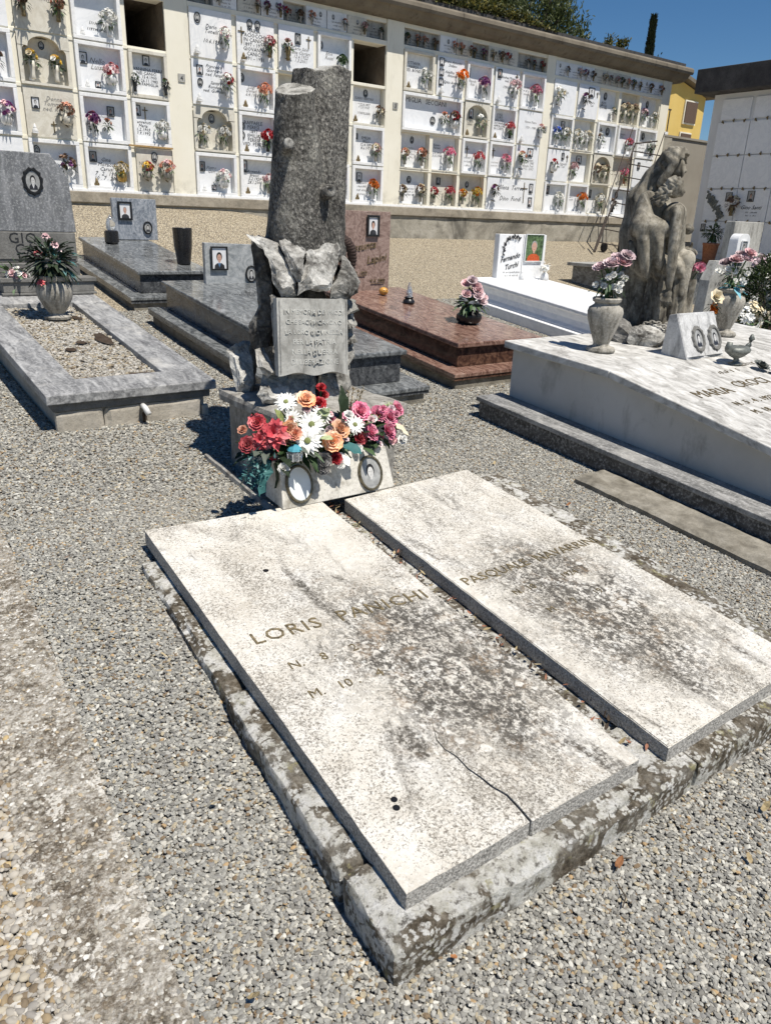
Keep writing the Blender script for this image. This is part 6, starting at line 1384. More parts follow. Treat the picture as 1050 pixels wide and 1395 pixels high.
niche('D', 2, 4, 'L', 'white2', photos=((-0.16, 0.15, 0.06, 0.12, False),))
niche('D', 3, 0, 'F', 'white2', photos=((-0.14, 0.13, 0.07, 0.13, False),), flowers=((0.12, 'whitef', 'whitef', 0, 0, V, 1.15),))
niche('D', 3, 1, 'F', 'white2', lines=(-0.1, 0.02, 0.025, (0.4, 0.4), 0.2), flowers=((0.14, 'orange', 'whitef', 0, 0, V, 1.25),))
niche('D', 3, 2, 'R', 'white', photos=((-0.15, 0.12, 0.07, 0.14, False),), flowers=((0.10, 'whitef', 'cream', 0, 0, T, 1.25),))
niche('D', 3, 3, 'F', 'white2', lines=(0.02, -0.03, 0.03, (0.5, 0.5, 0.4), 0.2), photos=((0.0, 0.13, 0.08, 0.12, True),), flowers=((-0.18, 'dried', 'whitef', 3, 0, 'black', 1.0),))
niche('D', 3, 4, 'F', 'white2', photos=((0.0, 0.1, 0.08, 0.1, True),))
# secondary lettering of the wide family plaque
# small ossuary plaques along the top
rr = random.Random(31)
for k in ('A', 'B', 'C', 'D'):
    x0, pw, n, x1 = BAYS[k]; m = 9; q = (x1 - x0 - 0.01) / m
    for i in range(m):
        xa = x0 + 0.008 + q * i; xb = xa + q - 0.016; xm = (xa + xb) / 2; dark = rr.random() < 0.25
        mb = MB(); mb.box(xa, xb, WY + (0.06 if dark else -0.012), WY + 0.2, 4.18, 4.412); p = mb.build('ossuary_plaque', MAT['plaque_stone' if dark else rr.choice(('white2', 'cream_marble', 'white'))], col)
        fy = WY + (0.06 if dark else -0.012) - 0.002
        portrait(p, (xm - 0.07 * rr.choice((-1, 0, 1)), fy, 4.34), EX, EZ, 0.05, 0.07, True, 'photogrey', 'skingrey', 'hair', 'photodark', 'black', 0.009, rim=False)
        mb = MB(); scribble_lines(mb, (xm, fy, 4.27), EX, EZ, 0.2, (0.9, 0.7, 0.8), 0.022, i + 7, 0.0); mb.build('inscription', MAT['ink'], p)
        for sx in ((-1, 1) if rr.random() < 0.5 else (rr.choice((-1, 1)),)):
            c1 = rr.choice(('dried', 'dried', 'cream', 'salmon', 'red', 'palepink', 'green', 'purple'))
            niche_bouquet((xm + sx * 0.105, fy - 0.05, 4.285), c1, 'dried', rr.choice((1, 3, 4)), 0, rr.choice((T, B)), 'tiny bouquet %s on %s small top plaque, %s' % ('left' if sx < 0 else 'right', ('first', 'second', 'third', 'fourth', 'fifth', 'sixth', 'seventh', 'eighth', 'ninth')[i], BAYNAME[k]), 0.62, 'f_darkleaf', 'ossuary_flowers')
# numbers on the pillars
for (a, b), s in zip(PILL[:3], ('4', '3', '2')):
    xm = (a + b) / 2 + (0.03 if s != '2' else -0.02); z = 3.27 if s != '3' else 3.30
    mb = MB(); mb.box(xm - 0.048, xm + 0.048, WY - 0.034, WY - 0.0225, z - 0.048, z + 0.048); p = mb.build('number_plate', MAT['plaque_stone'], col)
    text(s, 0.075, p, (xm, WY - 0.0365, z - 0.027), EX, EZ, MAT['ink'], ext=0.001)
# sill, ledge and low retaining wall
mb = MB(); mb.box(1.0, 15.4, WY - 0.06, WY + 0.02, 1.80, 1.834); mb.build('sill', MAT['white'], col, bevel=0.004)
mb = MB(); mb.box(1.0, 15.6, WY - 0.20, WY + 0.2, 1.665, 1.799); mb.build('ledge', MAT['ledge'], col, bevel=0.01)
mb = MB(); rough_box(mb, [(0.8, WY - 0.17), (15.6, WY - 0.17), (15.6, WY + 0.1), (0.8, WY + 0.1)], 1.1, 1.668, 0.12, 0.012, 4, 0.01, lambda x, y: 0.0, 2.0); mb.build('retaining_wall', MAT['oldwall'], col)
# a strip of wood under one frame
mb = MB(); mb.box(3.80, 4.40, WY - 0.07, WY - 0.048, 2.385, 2.405); mb.build('wood_strip', MAT['wood'], col)
# eave and roof
prof = [(11.3, 4.472), (10.97, 4.472), (10.89, 4.49), (10.82, 4.53), (10.77, 4.59), (10.74, 4.612), (10.735, 4.602), (10.70, 4.598), (10.68, 4.64), (10.685, 4.69), (10.71, 4.718), (10.76, 4.735), (11.3, 4.79)]
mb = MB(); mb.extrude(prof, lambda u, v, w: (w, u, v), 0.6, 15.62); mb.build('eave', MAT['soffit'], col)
mb = MB(); mb.extrude([(10.815, 4.752), (13.6, 5.03), (13.6, 5.09), (10.815, 4.80)], lambda u, v, w: (w, u, v), 0.6, 15.5); mb.build('roof_sheet', MAT['slate'], col)
# ------------------------------------------------------------------ flowers on the memorial
fa = thing('flower_arrangement', (1.8, 2.85, 0.587), 'big spray of coral, white, peach and pink silk flowers on the portrait block', 'flowers')
FL = [
    ('rose', 'coral', (1.422, 2.800, 0.785), 0.036), ('dahlia', 'coral', (1.472, 2.740, 0.742), 0.078), ('dahlia', 'coral', (1.415, 2.750, 0.721), 0.052), ('rose', 'coral', (1.362, 2.770, 0.703), 0.035),
    ('rose', 'peach', (1.545, 2.740, 0.755), 0.034), ('rose', 'salmon', (1.557, 2.720, 0.738), 0.030), ('gerbera', 'whitef', (1.617, 2.900, 0.831), 0.050), ('rose', 'peach', (1.719, 2.900, 0.831), 0.043),
    ('rose', 'red', (1.831, 2.950, 0.867), 0.022), ('rose', 'red', (1.787, 2.900, 0.804), 0.034), ('rose', 'red', (1.848, 2.960, 0.826), 0.026), ('gerbera', 'whitef', (1.664, 2.760, 0.755), 0.062),
    ('gerbera', 'whitef', (1.614, 2.710, 0.701), 0.064), ('gerbera', 'whitef', (1.777, 2.860, 0.768), 0.054), ('gerbera', 'whitef', (1.612, 2.840, 0.772), 0.042), ('rose', 'peach', (1.825, 2.780, 0.708), 0.044),
    ('rose', 'peach', (1.748, 2.720, 0.676), 0.044), ('gerbera', 'whitef', (1.920, 2.800, 0.712), 0.050), ('peony', 'pink', (2.000, 2.870, 0.751), 0.046), ('peony', 'pink', (2.114, 2.880, 0.724), 0.042),
    ('peony', 'pink', (2.165, 2.860, 0.705), 0.042), ('peony', 'pink', (2.257, 2.920, 0.726), 0.037), ('peony', 'pink', (2.132, 2.820, 0.653), 0.044), ('peony', 'pink', (2.014, 2.800, 0.664), 0.041),
    ('peony', 'coral', (1.950, 2.800, 0.654), 0.038), ('spray', 'palegreen', (2.217, 2.940, 0.734), 0.041), ('rose', 'greyrose', (1.687, 2.700, 0.603), 0.036), ('rose', 'greyrose', (1.681, 2.690, 0.575), 0.031),
    ('rose', 'whitef', (1.492, 2.700, 0.598), 0.024), ('rose', 'whitef', (1.787, 2.710, 0.568), 0.020), ('rose', 'red', (1.770, 2.720, 0.594), 0.027)]
rr = random.Random(77); core = Vector((1.80, 2.95, 0.60))
for kd, cn, c, r in FL:
    c = Vector(c); toward = (Vector((0, 0, 1.6)) - c).normalized() * 0.3; out = ((c - core).normalized() * 0.45 + Vector((-0.22, -0.6, 0.42)) + Vector((rr.uniform(-0.2, 0.2), 0, rr.uniform(-0.15, 0.15))))
    mb = MB(); r *= 0.95
    if kd == 'rose': rose(mb, c, out, r, 0, rr, 5); nm = 'rose'
    elif kd == 'gerbera': gerbera(mb, c, out, r, 0, 1, rr, 16); nm = 'gerbera'
    elif kd == 'dahlia': dahlia(mb, c, out, r, 0, rr, 10, 4, 0.44); nm = 'dahlia'
    elif kd == 'peony': rose(mb, c, out, r, 0, rr, 6); nm = 'peony'
    else: dahlia(mb, c, out, r, 0, rr, 14, 3, 0.12); nm = 'spray'
    mb.build(nm, [MAT['f_' + cn], MAT['f_olive'] if kd == 'gerbera' else MAT['f_' + cn]], fa)
    if kd != 'spray':
        mb = MB(); mb.tube([c - out.normalized() * r * 0.3, (c + core) / 2 - Vector((0, 0, 0.02)), core + Vector((rr.uniform(-0.1, 0.1), -0.05, -0.03))], 0.0035, 5); mb.build('stem', MAT['f_green'], fa)
for k in range(60):
    c = Vector((rr.uniform(1.38, 2.24), rr.uniform(2.76, 2.92), rr.uniform(0.62, 0.80))); c.z -= 0.10 * abs(c.x - 1.75)
    mb = MB(); rose(mb, c, Vector((-0.3, -0.7, 0.6)) + Vector((rr.uniform(-0.6, 0.6), 0, rr.uniform(-0.4, 0.4))), rr.uniform(0.014, 0.024), 0, rr, 3); mb.build('bud', MAT['f_' + (rr.choice(('coral', 'salmon', 'whitef')) if c.x < 1.7 else rr.choice(('palepink', 'pink', 'whitef', 'lilac')))], fa)
mb = MB()
for c, n, rad in (((1.62, 2.87, 0.66), 60, 0.14), ((1.95, 2.88, 0.62), 55, 0.14), ((1.8, 2.92, 0.68), 40, 0.13), ((2.1, 2.88, 0.62), 34, 0.10)): leaf_ball(mb, c, rad, n, 0.085, 0, rr, 0.7, 0.42)
mb.build('leaf', MAT['f_green'], fa)
mb = MB(); leaf_ball(mb, (1.50, 2.84, 0.66), 0.13, 46, 0.09, 0, rr, 0.8, 0.42); leaf_ball(mb, (1.72, 2.86, 0.62), 0.12, 34, 0.08, 0, rr, 0.7, 0.42); mb.build('dark_leaf', MAT['f_darkleaf'], fa)
mb = MB()
for k in range(190):
    p = Vector((1.388 + rr.gauss(0, 0.028), 2.75 + rr.gauss(0, 0.02), 0.60 + rr.gauss(0, 0.04))); leaf(mb, p, (rr.uniform(-1, 0.6), rr.uniform(-1, 0.2), rr.uniform(-0.8, 0.6)), EZ, 0.026, 0.010, 0, 0.2, 2)
mb.build('fern', MAT['f_teal'], fa)
mb = MB(); leaf(mb, (1.440, 2.735, 0.640), (-0.07, -0.05, -0.13), (-0.3, -0.8, 0.5), 0.16, 0.045, 0, -0.15, 7); mb.build('long_leaf', MAT['f_teal'], fa)
for c, d, L, W, m in (((1.83, 2.76, 0.64), (0.5, -0.6, -0.2), 0.10, 0.06, 'teal'), ((1.80, 2.76, 0.60), (0.2, -0.7, -0.25), 0.085, 0.05, 'whitef'), ((1.905, 2.88, 0.70), (0.08, 0.05, 1), 0.19, 0.05, 'darkleaf'), ((1.98, 2.86, 0.69), (1.0, -0.1, 0.35), 0.14, 0.04, 'olive'), ((2.17, 2.82, 0.68), (0.6, -0.5, -0.5), 0.09, 0.03, 'cream'),
                      ((1.74, 2.84, 0.74), (0.3, -0.5, 0.7), 0.10, 0.06, 'palegreen'), ((1.56, 2.82, 0.76), (-0.5, -0.3, 0.8), 0.10, 0.04, 'olive'), ((1.70, 2.74, 0.70), (0.1, -0.8, 0.1), 0.08, 0.05, 'palegreen'), ((1.60, 2.80, 0.70), (-0.1, -0.5, 0.7), 0.10, 0.05, 'palegreen')):
    mb = MB(); leaf(mb, c, d, (0, -0.6, 0.7), L, W, 0, -0.15, 5); mb.build('leaf_blade', MAT['f_' + m], fa)
for k in range(4):   # dry grass plumes
    a = Vector((1.95 + 0.012 * k, 2.92, 0.69)); b = Vector((1.975 + 0.03 * k, 2.94, 0.83 + 0.02 * (k % 2))); mb = MB(); mb.tube([a, (a + b) / 2, b], [0.002, 0.002, 0.001], 4)
    for i in range(44):
        t = rr.uniform(0.3, 1); leaf(mb, a + (b - a) * t, (rr.uniform(-1, 1), rr.uniform(-1, 1), rr.uniform(0, 1)), EZ, 0.016, 0.006, 0, 0, 2)
    mb.build('grass_plume', MAT['f_straw'], fa)
c = (1.552, 2.712, 0.655)   # small aqua and white lantern among the blooms
ln = thing('paper_lantern', c, 'tiny white lantern with aqua top tucked among the flowers', 'lantern')
mb = MB(); mb.lathe([(0.012, -0.035), (0.03, -0.03), (0.034, 0.0), (0.028, 0.012)], 8, c); mb.build('shade', MAT['glass'], ln)
mb = MB(); mb.lathe([(0.034, 0.013), (0.028, 0.022), (0.012, 0.036), (0.003, 0.038)], 8, c); mb.build('top', MAT['f_aqua'], ln)
mb = MB()
for k in range(8):
    a = 2 * math.pi * k / 8; mb.tube([(c[0] + 0.012 * math.cos(a), c[1] + 0.012 * math.sin(a), c[2] - 0.036), (c[0] + 0.031 * math.cos(a), c[1] + 0.031 * math.sin(a), c[2] - 0.03), (c[0] + 0.035 * math.cos(a), c[1] + 0.035 * math.sin(a), c[2] + 0.0)], 0.0022, 4)
mb.build('ribs', MAT['ceramic'], ln)

# ------------------------------------------------------------------ the tomb with the statue
mt = thing('statue_tomb', (5.15, 2.8, gz(5.1, 2.8)), 'broad raised tomb with sloping white marble top carrying the statue', 'tomb')
TZ = lambda y: 0.80 + 0.0625 * (y - 2.84) if y > 2.84 else 0.80 + 0.2 * (y - 2.84)
mb = MB(); mb.extrude([(3.69, TZ(3.69) - 0.05), (2.84, 0.747), (0.4, TZ(0.4) - 0.05), (0.4, 0.0), (3.69, 0.30)], lambda u, v, w: (w, u, v), 3.835, 6.50); mb.build('body', MAT['mad_side'], mt)
for (a, b) in ((3.73, 2.842), (2.838, 0.36)):
    mb = MB(); mb.extrude([(a, TZ(a) - 0.046), (a, TZ(a)), (b, TZ(b)), (b, TZ(b) - 0.046)], lambda u, v, w: (w, u, v), 3.78, 6.56); c_ = mb.build('cover_slab', MAT['mad_top'], mt, bevel=0.006)
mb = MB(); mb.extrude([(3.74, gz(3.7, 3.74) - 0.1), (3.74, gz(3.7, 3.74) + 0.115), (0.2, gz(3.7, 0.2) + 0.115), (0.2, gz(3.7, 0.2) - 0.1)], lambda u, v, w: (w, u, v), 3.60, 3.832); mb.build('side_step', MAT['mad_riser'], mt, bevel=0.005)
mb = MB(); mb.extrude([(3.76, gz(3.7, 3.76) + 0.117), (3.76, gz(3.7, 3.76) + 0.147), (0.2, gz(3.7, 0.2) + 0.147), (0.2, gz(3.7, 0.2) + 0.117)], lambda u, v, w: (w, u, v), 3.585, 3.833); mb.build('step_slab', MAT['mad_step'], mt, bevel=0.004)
tv = Vector((0, 1, 0.2)).normalized()
for s, size, x, y in (('MARIA', 0.125, 4.20, 2.36), ('CROCI', 0.125, 4.68, 2.40), ('N.  5 . 4 . 1923', 0.07, 4.38, 2.215), ('M.  18 . 10 . 1992', 0.07, 4.42, 2.10)):
    text(s, size, c_, (x, y, TZ(y) + 0.001), EX, tv, MAT['bronze'], ext=0.002, split=size > 0.1)
mb = MB()
for (x, y) in ((4.72, 2.60), (5.02, 2.66), (4.2, 1.9)): scribble_lines(mb, (x, y, TZ(y) + 0.0015), EX, tv, 0.3, (0.8,), 0.045, int(x * 9), 0.1)
mb.build('lettering', MAT['bronze'], c_)
# statue: veiled woman seated with a man's body across her lap.  local axes: r to the right of the view, d away, z up
S0 = Vector((5.0, 3.5, 0)); hv = Vector((5.0, 3.5, 0)).normalized(); rv_ = Vector((hv.y, -hv.x, 0))
def SP(r, d, z): return S0 + rv_ * r + hv * d + Vector((0, 0, z))
st_ = thing('marble_statue', SP(0, 0, 0.83), 'weathered marble statue of a veiled mother holding a dead man, on rough rock', 'statue')
def statue_sdf(X, Y, Z):
    cp = lambda a, b, ra, rb=None: capsule(X, Y, Z, a, b, ra, rb); el = lambda c, r, rz=0: ellip(X, Y, Z, c, r, rz)
    ridge = lambda a: 1 - 2 * np.abs(np.sin(a))                  # sharp-crested folds
    # the mother's cloak: veil falling from the head over the back
    cloak = cp((0.00, 0.03, 2.04), (-0.07, 0.05, 1.93), 0.080, 0.082)
    for a, b, ra, rb in (((-0.07, 0.05, 1.93), (-0.125, 0.05, 1.78), 0.084, 0.105), ((-0.125, 0.05, 1.78), (-0.135, 0.06, 1.56), 0.112, 0.118), ((-0.135, 0.06, 1.56), (-0.12, 0.07, 1.36), 0.118, 0.125)): cloak = smin(cloak, cp(a, b, ra, rb), 0.04)
    ang = np.arctan2(Y - 0.05, X + 0.05)
    cloak = cloak + 0.015 * ridge(ang * 5 + Z * 2.6) * np.clip((2.02 - Z) / 0.2, 0, 1)
    body = smin(cloak, el((-0.03, 0.04, 1.64), (0.12, 0.15, 0.20)), 0.05)
    # robe falling from the knees to the feet, set back under the lap
    robe = cp((0.085, -0.06, 1.32), (0.075, -0.08, 0.97), 0.085, 0.12)
    for a, b, ra, rb in (((0.17, 0.10, 1.30), (0.16, 0.10, 0.97), 0.10, 0.12), ((-0.02, -0.01, 1.30), (-0.005, -0.05, 0.98), 0.08, 0.115), ((0.245, 0.05, 1.34), (0.19, 0.02, 0.98), 0.040, 0.08)): robe = smin(robe, cp(a, b, ra, rb), 0.03)
    an2 = np.arctan2(Y + 0.00, X - 0.07)
    robe = robe + (0.027 * ridge(an2 * 5.5 + 0.5 * np.sin(Z * 5) + 0.4) + 0.006 * np.sin(an2 * 27 - Z * 4)) * np.clip((1.36 - Z) / 0.1, 0, 1) - 0.006
    seat = sbox(X, Y, Z, (-0.15, 0.06, 1.14), (0.105, 0.17, 0.18), 0.02)
    body = smin(body, smin(robe, seat, 0.006), 0.012)
    lap = smin(cp((-0.08, -0.03, 1.36), (0.13, -0.11, 1.345), 0.125, 0.090), cp((-0.08, 0.14, 1.35), (0.18, 0.13, 1.34), 0.12, 0.09), 0.04)
    lap = lap + 0.010 * ridge(X * 34 + Z * 20)
    body = smin(body, lap, 0.012)
    # her sleeve and forearm reaching round the body, hanging in deep folds
    arm = smin(cp((-0.105, -0.10, 1.785), (-0.125, -0.20, 1.615), 0.064, 0.072), cp((-0.125, -0.20, 1.615), (0.05, -0.20, 1.60), 0.066, 0.044), 0.03)
    slv = el((-0.045, -0.20, 1.495), (0.115, 0.062, 0.185)) + 0.018 * ridge(X * 30 + Z * 7) * np.clip((1.62 - Z) / 0.1, 0, 1)
    arm = smin(arm, slv, 0.03)
    body = smin(body, arm, 0.010)
    # head of the mother under the veil, looking down
    head = el((0.050, -0.010, 2.006), (0.054, 0.052, 0.075)); head = smin(head, el((0.088, -0.018, 1.97), (0.022, 0.028, 0.036)), 0.012)
    head = smin(head, cp((0.102, -0.018, 2.008), (0.114, -0.02, 1.98), 0.008, 0.011), 0.008)
    head = np.maximum(head, -ellip(X, Y, Z, (0.100, -0.048, 2.012), (0.014, 0.014, 0.010)))
    vo = el((0.030, 0.0, 2.045), (0.102, 0.092, 0.096)); vi = ellip(X, Y, Z, (0.085, -0.015, 1.995), (0.098, 0.084, 0.092))
    veil = np.maximum(np.maximum(vo, -vi), 1.93 - Z) + 0.004 * np.sin((X * 0.8 + Z) * 85)
    veil = smin(veil, cp((0.035, -0.085, 2.035), (-0.03, -0.075, 1.90), 0.022, 0.035), 0.02)
    head = smin(head, veil, 0.006)
    body = smin(body, head, 0.012)
    # the dead man: head on her breast, shoulder, torso, hanging arm
    ch = el((0.062, -0.135, 1.868), (0.056, 0.054, 0.068)); ch = smin(ch, el((0.108, -0.14, 1.84), (0.018, 0.026, 0.032)), 0.012); ch = smin(ch, cp((0.118, -0.142, 1.86), (0.126, -0.144, 1.845), 0.006, 0.009), 0.006)
    hair = smin(el((0.050, -0.135, 1.885), (0.062, 0.060, 0.060)), el((0.0, -0.15, 1.84), (0.05, 0.04, 0.045)), 0.02)
    for c, r in (((-0.035, -0.165, 1.815), 0.030), ((-0.06, -0.16, 1.785), 0.028), ((0.005, -0.18, 1.80), 0.026), ((-0.03, -0.18, 1.765), 0.024), ((0.03, -0.185, 1.835), 0.022), ((-0.07, -0.15, 1.75), 0.022), ((-0.005, -0.19, 1.77), 0.018)): hair = smin(hair, el(c, (r, r, r * 1.1)), 0.008)
    hair = hair + 0.006 * np.sin(X * 140 + 6 * np.sin(Z * 40)) * np.cos(Z * 110)
    ch = smin(ch, hair, 0.006)
    man = smin(ch, cp((0.085, -0.11, 1.70), (0.115, -0.04, 1.45), 0.080, 0.080), 0.02)
    arm2 = smin(el((0.100, -0.185, 1.715), (0.050, 0.046, 0.056)), cp((0.102, -0.205, 1.70), (0.113, -0.245, 1.468), 0.044, 0.034), 0.02)
    arm2 = smin(arm2, cp((0.112, -0.225, 1.60), (0.115, -0.235, 1.54), 0.041, 0.036), 0.02)
    arm2 = smin(arm2, smin(cp((0.113, -0.245, 1.468), (0.120, -0.248, 1.36), 0.033, 0.034), cp((0.120, -0.248, 1.36), (0.124, -0.25, 1.225), 0.034, 0.020), 0.01), 0.01)
    arm2 = smin(arm2, el((0.122, -0.25, 1.175), (0.032, 0.015, 0.042)), 0.010)
    for i, (x, zt) in enumerate(((0.094, 1.098), (0.113, 1.084), (0.133, 1.087), (0.151, 1.106))):
        arm2 = smin(arm2, smin(cp((x * 0.75 + 0.03, -0.252, 1.15), (x, -0.260, 1.125), 0.0098, 0.0092), cp((x, -0.260, 1.125), (x + 0.001, -0.247, zt), 0.0092, 0.0075), 0.003), 0.003)
    arm2 = smin(arm2, smin(cp((0.095, -0.246, 1.195), (0.076, -0.254, 1.165), 0.011, 0.010), cp((0.076, -0.254, 1.165), (0.079, -0.256, 1.135), 0.010, 0.008), 0.003), 0.005)
    man = smin(man, arm2, 0.010)
    leg = smin(cp((0.12, -0.04, 1.42), (0.215, -0.07, 1.41), 0.072, 0.060), cp((0.215, -0.08, 1.395), (0.215, -0.11, 1.17), 0.050, 0.038), 0.02)
    leg = smin(leg, cp((0.215, -0.11, 1.17), (0.21, -0.09, 1.02), 0.037, 0.028), 0.015); leg = smin(leg, cp((0.212, -0.09, 0.985), (0.26, -0.15, 0.962), 0.028, 0.019), 0.012)
    man = smin(man, leg, 0.012)
    body = smin(body, man, 0.006)
    # her far hand, and the cloth with the raised hand beyond
    body = smin(body, smin(cp((0.06, 0.12, 1.62), (0.175, 0.05, 1.615), 0.045, 0.034), el((0.196, 0.03, 1.607), (0.038, 0.034, 0.034)) + 0.004 * np.sin(Y * 260), 0.015), 0.012)
    cl = el((0.222, 0.02, 1.44), (0.056, 0.06, 0.056)) + 0.008 * ridge(Z * 60 + X * 20)
    cl = smin(cl, cp((0.232, -0.01, 1.47), (0.236, -0.015, 1.515), 0.015, 0.010), 0.008)
    body = smin(body, cl, 0.010)
    body = smin(body, el((0.08, 0.0, 0.950), (0.21, 0.19, 0.045)), 0.02)
    body = smin(body, el((0.17, -0.17, 0.958), (0.055, 0.030, 0.024), -0.5), 0.008)
    return body + 0.0016 * vnoise(X, Y, Z, 90, 5)
Vv, Ff = sdf_mesh(statue_sdf, (-0.33, -0.32, 0.885), (0.36, 0.36, 2.17), 0.0065)
me = bpy.data.meshes.new('figures'); W_ = [SP(*p) - WL[st_.name] for p in Vv.tolist()]
me.from_pydata([w[:] for w in W_], [], [f[::-1] for f in Ff.tolist()] if rv_.cross(hv).z < 0 else Ff.tolist()); me.materials.append(MAT['statue']); me.polygons.foreach_set('use_smooth', [True] * len(me.polygons)); link('figures', me, st_)
for c, sz, sd, m in (((0.02, -0.02, 0.86), (0.28, 0.27, 0.125), 61, 'rock'), ((0.09, -0.26, 0.87), (0.19, 0.12, 0.115), 64, 'rock'), ((-0.12, -0.25, 0.89), (0.16, 0.13, 0.125), 66, 'rockdark'), ((-0.27, -0.04, 0.90), (0.11, 0.12, 0.09), 68, 'rockdark'), ((0.2, 0.1, 0.86), (0.14, 0.16, 0.1), 70, 'rock')):
    mb = MB(); rock_mesh(mb, SP(*c), sz, sd, 16, 3, 0.016, rot=0.4); mb.build('rock', MAT[m], st_)
# ring of chain lying over the rock
chn = MB(); nl = 26
for k in range(nl):
    a = 2 * math.pi * k / nl; c = SP(0.06 + 0.10 * math.cos(a), -0.375 + 0.09 * (0.5 + 0.5 * math.sin(a)), 0.91 + 0.075 * math.sin(a)); tdir = (rv_ * -math.sin(a) + Vector((0, 0, 1)) * math.cos(a) * 0.75).normalized(); sd = tdir.cross(hv) if k % 2 else hv
    chn.tube([c + tdir * 0.018 * math.cos(t) + sd * 0.010 * math.sin(t) for t in [i * 2 * math.pi / 10 for i in range(11)]], 0.0042, 5)
o = chn.build('chain', MAT['vase_stone'], st_, smooth=True); setp(o, kind='stuff')
fl = thing('pink_flowers', SP(0.31, 0.03, 1.30), 'pink silk flowers tucked beside the statue\'s knee', 'flowers')
rr = random.Random(12); mb = MB(); flower_ball(mb, SP(0.315, 0.0, 1.355), 0.035, 8, 0.03, [0], rr); mb.build('blossom', MAT['f_pink'], fl); mb = MB(); mb.tube([SP(0.31, 0.0, 1.34), SP(0.25, 0.03, 1.2)], 0.004, 5); leaf_ball(mb, SP(0.31, 0.0, 1.33), 0.04, 8, 0.04, 0, rr); mb.build('stem', MAT['f_green'], fl)
# two stone vases with silk roses
def tomb_vase(x, y, sc, label, lab2, cols, seed, ribbon=False):
    p = (x, y, TZ(y) + 0.001)
    prof = [(0.085, 0), (0.088, 0.012), (0.08, 0.03), (0.05, 0.042), (0.046, 0.055), (0.07, 0.13), (0.098, 0.22), (0.106, 0.275), (0.098, 0.305), (0.072, 0.325), (0.068, 0.337), (0.082, 0.347), (0.086, 0.365), (0.078, 0.374), (0.062, 0.370), (0.055, 0.33)]
    v = vase('stone_urn', p, [(r * sc * 1.18, z * sc) for r, z in prof], MAT['vase_stone'], label, 'vase', 32)
    t = thing('silk_roses', (x, y, p[2] + 0.36 * sc), lab2, 'flowers'); rr = random.Random(seed); z0 = p[2] + 0.36 * sc
    for k, (dr, dd, dz, r) in enumerate(((-0.07, 0.0, 0.20, 0.045), (0.0, -0.02, 0.225, 0.05), (0.07, 0.0, 0.235, 0.046), (0.09, 0.02, 0.275, 0.045), (0.03, 0.04, 0.26, 0.042))):
        c = Vector((x, y, z0 + dz)) + rv_ * dr + hv * dd; mb = MB(); rose(mb, c, rv_ * dr * 4 - hv * 0.5 + Vector((0, 0, 0.9)), r, 0, rr, 5); mb.build('rose', MAT['f_' + cols[k % len(cols)]], t)
        mb = MB(); mb.tube([c, (c + Vector((x, y, z0))) / 2 + Vector((0, 0, 0.01)), (x, y, z0 - 0.05)], 0.004, 5); mb.build('stem', MAT['f_green'], t)
    mb = MB()
    for k in range(11):
        c = Vector((x, y, z0 + rr.uniform(0.06, 0.17))) + rv_ * rr.uniform(-0.13, 0.10) - hv * rr.uniform(0, 0.06); rose(mb, c, rv_ * rr.uniform(-0.5, 0.5) - hv + Vector((0, 0, 0.5)), 0.020, 0, rr, 3)
    mb.build('small_rose', MAT['f_whitef'], t)
    mb = MB(); leaf_ball(mb, (x, y, z0 + 0.10), 0.075, 60, 0.06, 0, rr, 1.3, 0.3); mb.build('leaf', MAT['f_green'], t)
    if ribbon:
        mb = MB(); leaf_ball(mb, Vector((x, y, z0 + 0.02)) - hv * 0.06, 0.04, 9, 0.08, 0, rr, 0.6, 0.5); mb.build('ribbon', MAT['f_aqua'], t)
tomb_vase(4.20, 3.25, 0.93, 'grey stone urn left of the statue', 'faded lilac silk roses in the urn left of the statue', ('lilac', 'lilac', 'palepink'), 41)
tomb_vase(5.80, 3.33, 0.97, 'grey stone urn behind the open marble book', 'faded pink silk roses with aqua ribbon in the urn behind the book', ('lilac', 'palepink'), 43, True)
# marble book with two portraits
MAT['bookpage'] = M_weather('grey_worn_marble', (0.62, 0.62, 0.615), (0.50, 0.50, 0.495), (0.27, 0.27, 0.27), 8, True, 0.2, 0.1)
bk = thing('marble_book', (4.8, 2.87, 0.80), 'open white marble book with two oval portraits before the statue', 'grave marker')
mb = MB(); zb = TZ(2.84) + 0.002
mb.extrude([(2.845, zb), (2.975, zb + 0.285), (3.03, zb + 0.27), (3.05, zb)], lambda u, v, w: (w, u, v), 4.585, 5.02); mb.build('block', MAT['bookpage'], bk, bevel=0.004)
nb = Vector((0, -0.285, 0.13)).normalized(); vb = Vector((0, 0.13, 0.285)).normalized()
mb = MB()
for sx, (a, b) in ((0, (4.59, 4.80)), (1, (4.805, 5.015))):
    seg = 8; vs = []
    for i in range(seg + 1):
        t = i / seg; x = a + (b - a) * t; lift = 0.016 * math.sin(math.pi * t) ** 0.8 + 0.002
        for q in (0.015, 0.297): vs.append(Vector((x, 2.845, zb)) + vb * q + nb * lift)
    mb.add(vs, [(2 * i, 2 * i + 2, 2 * i + 3, 2 * i + 1) for i in range(seg)])
mb.build('page', MAT['bookpage'], bk, smooth=True)
for x in (4.735, 4.925): portrait(bk, Vector((x, 2.845, zb)) + vb * 0.125 + nb * 0.018, EX, vb, 0.085, 0.125, True, 'photogrey', 'skingrey', 'hair', 'photodark', 'stone_grey', 0.030, wavy=0.2)
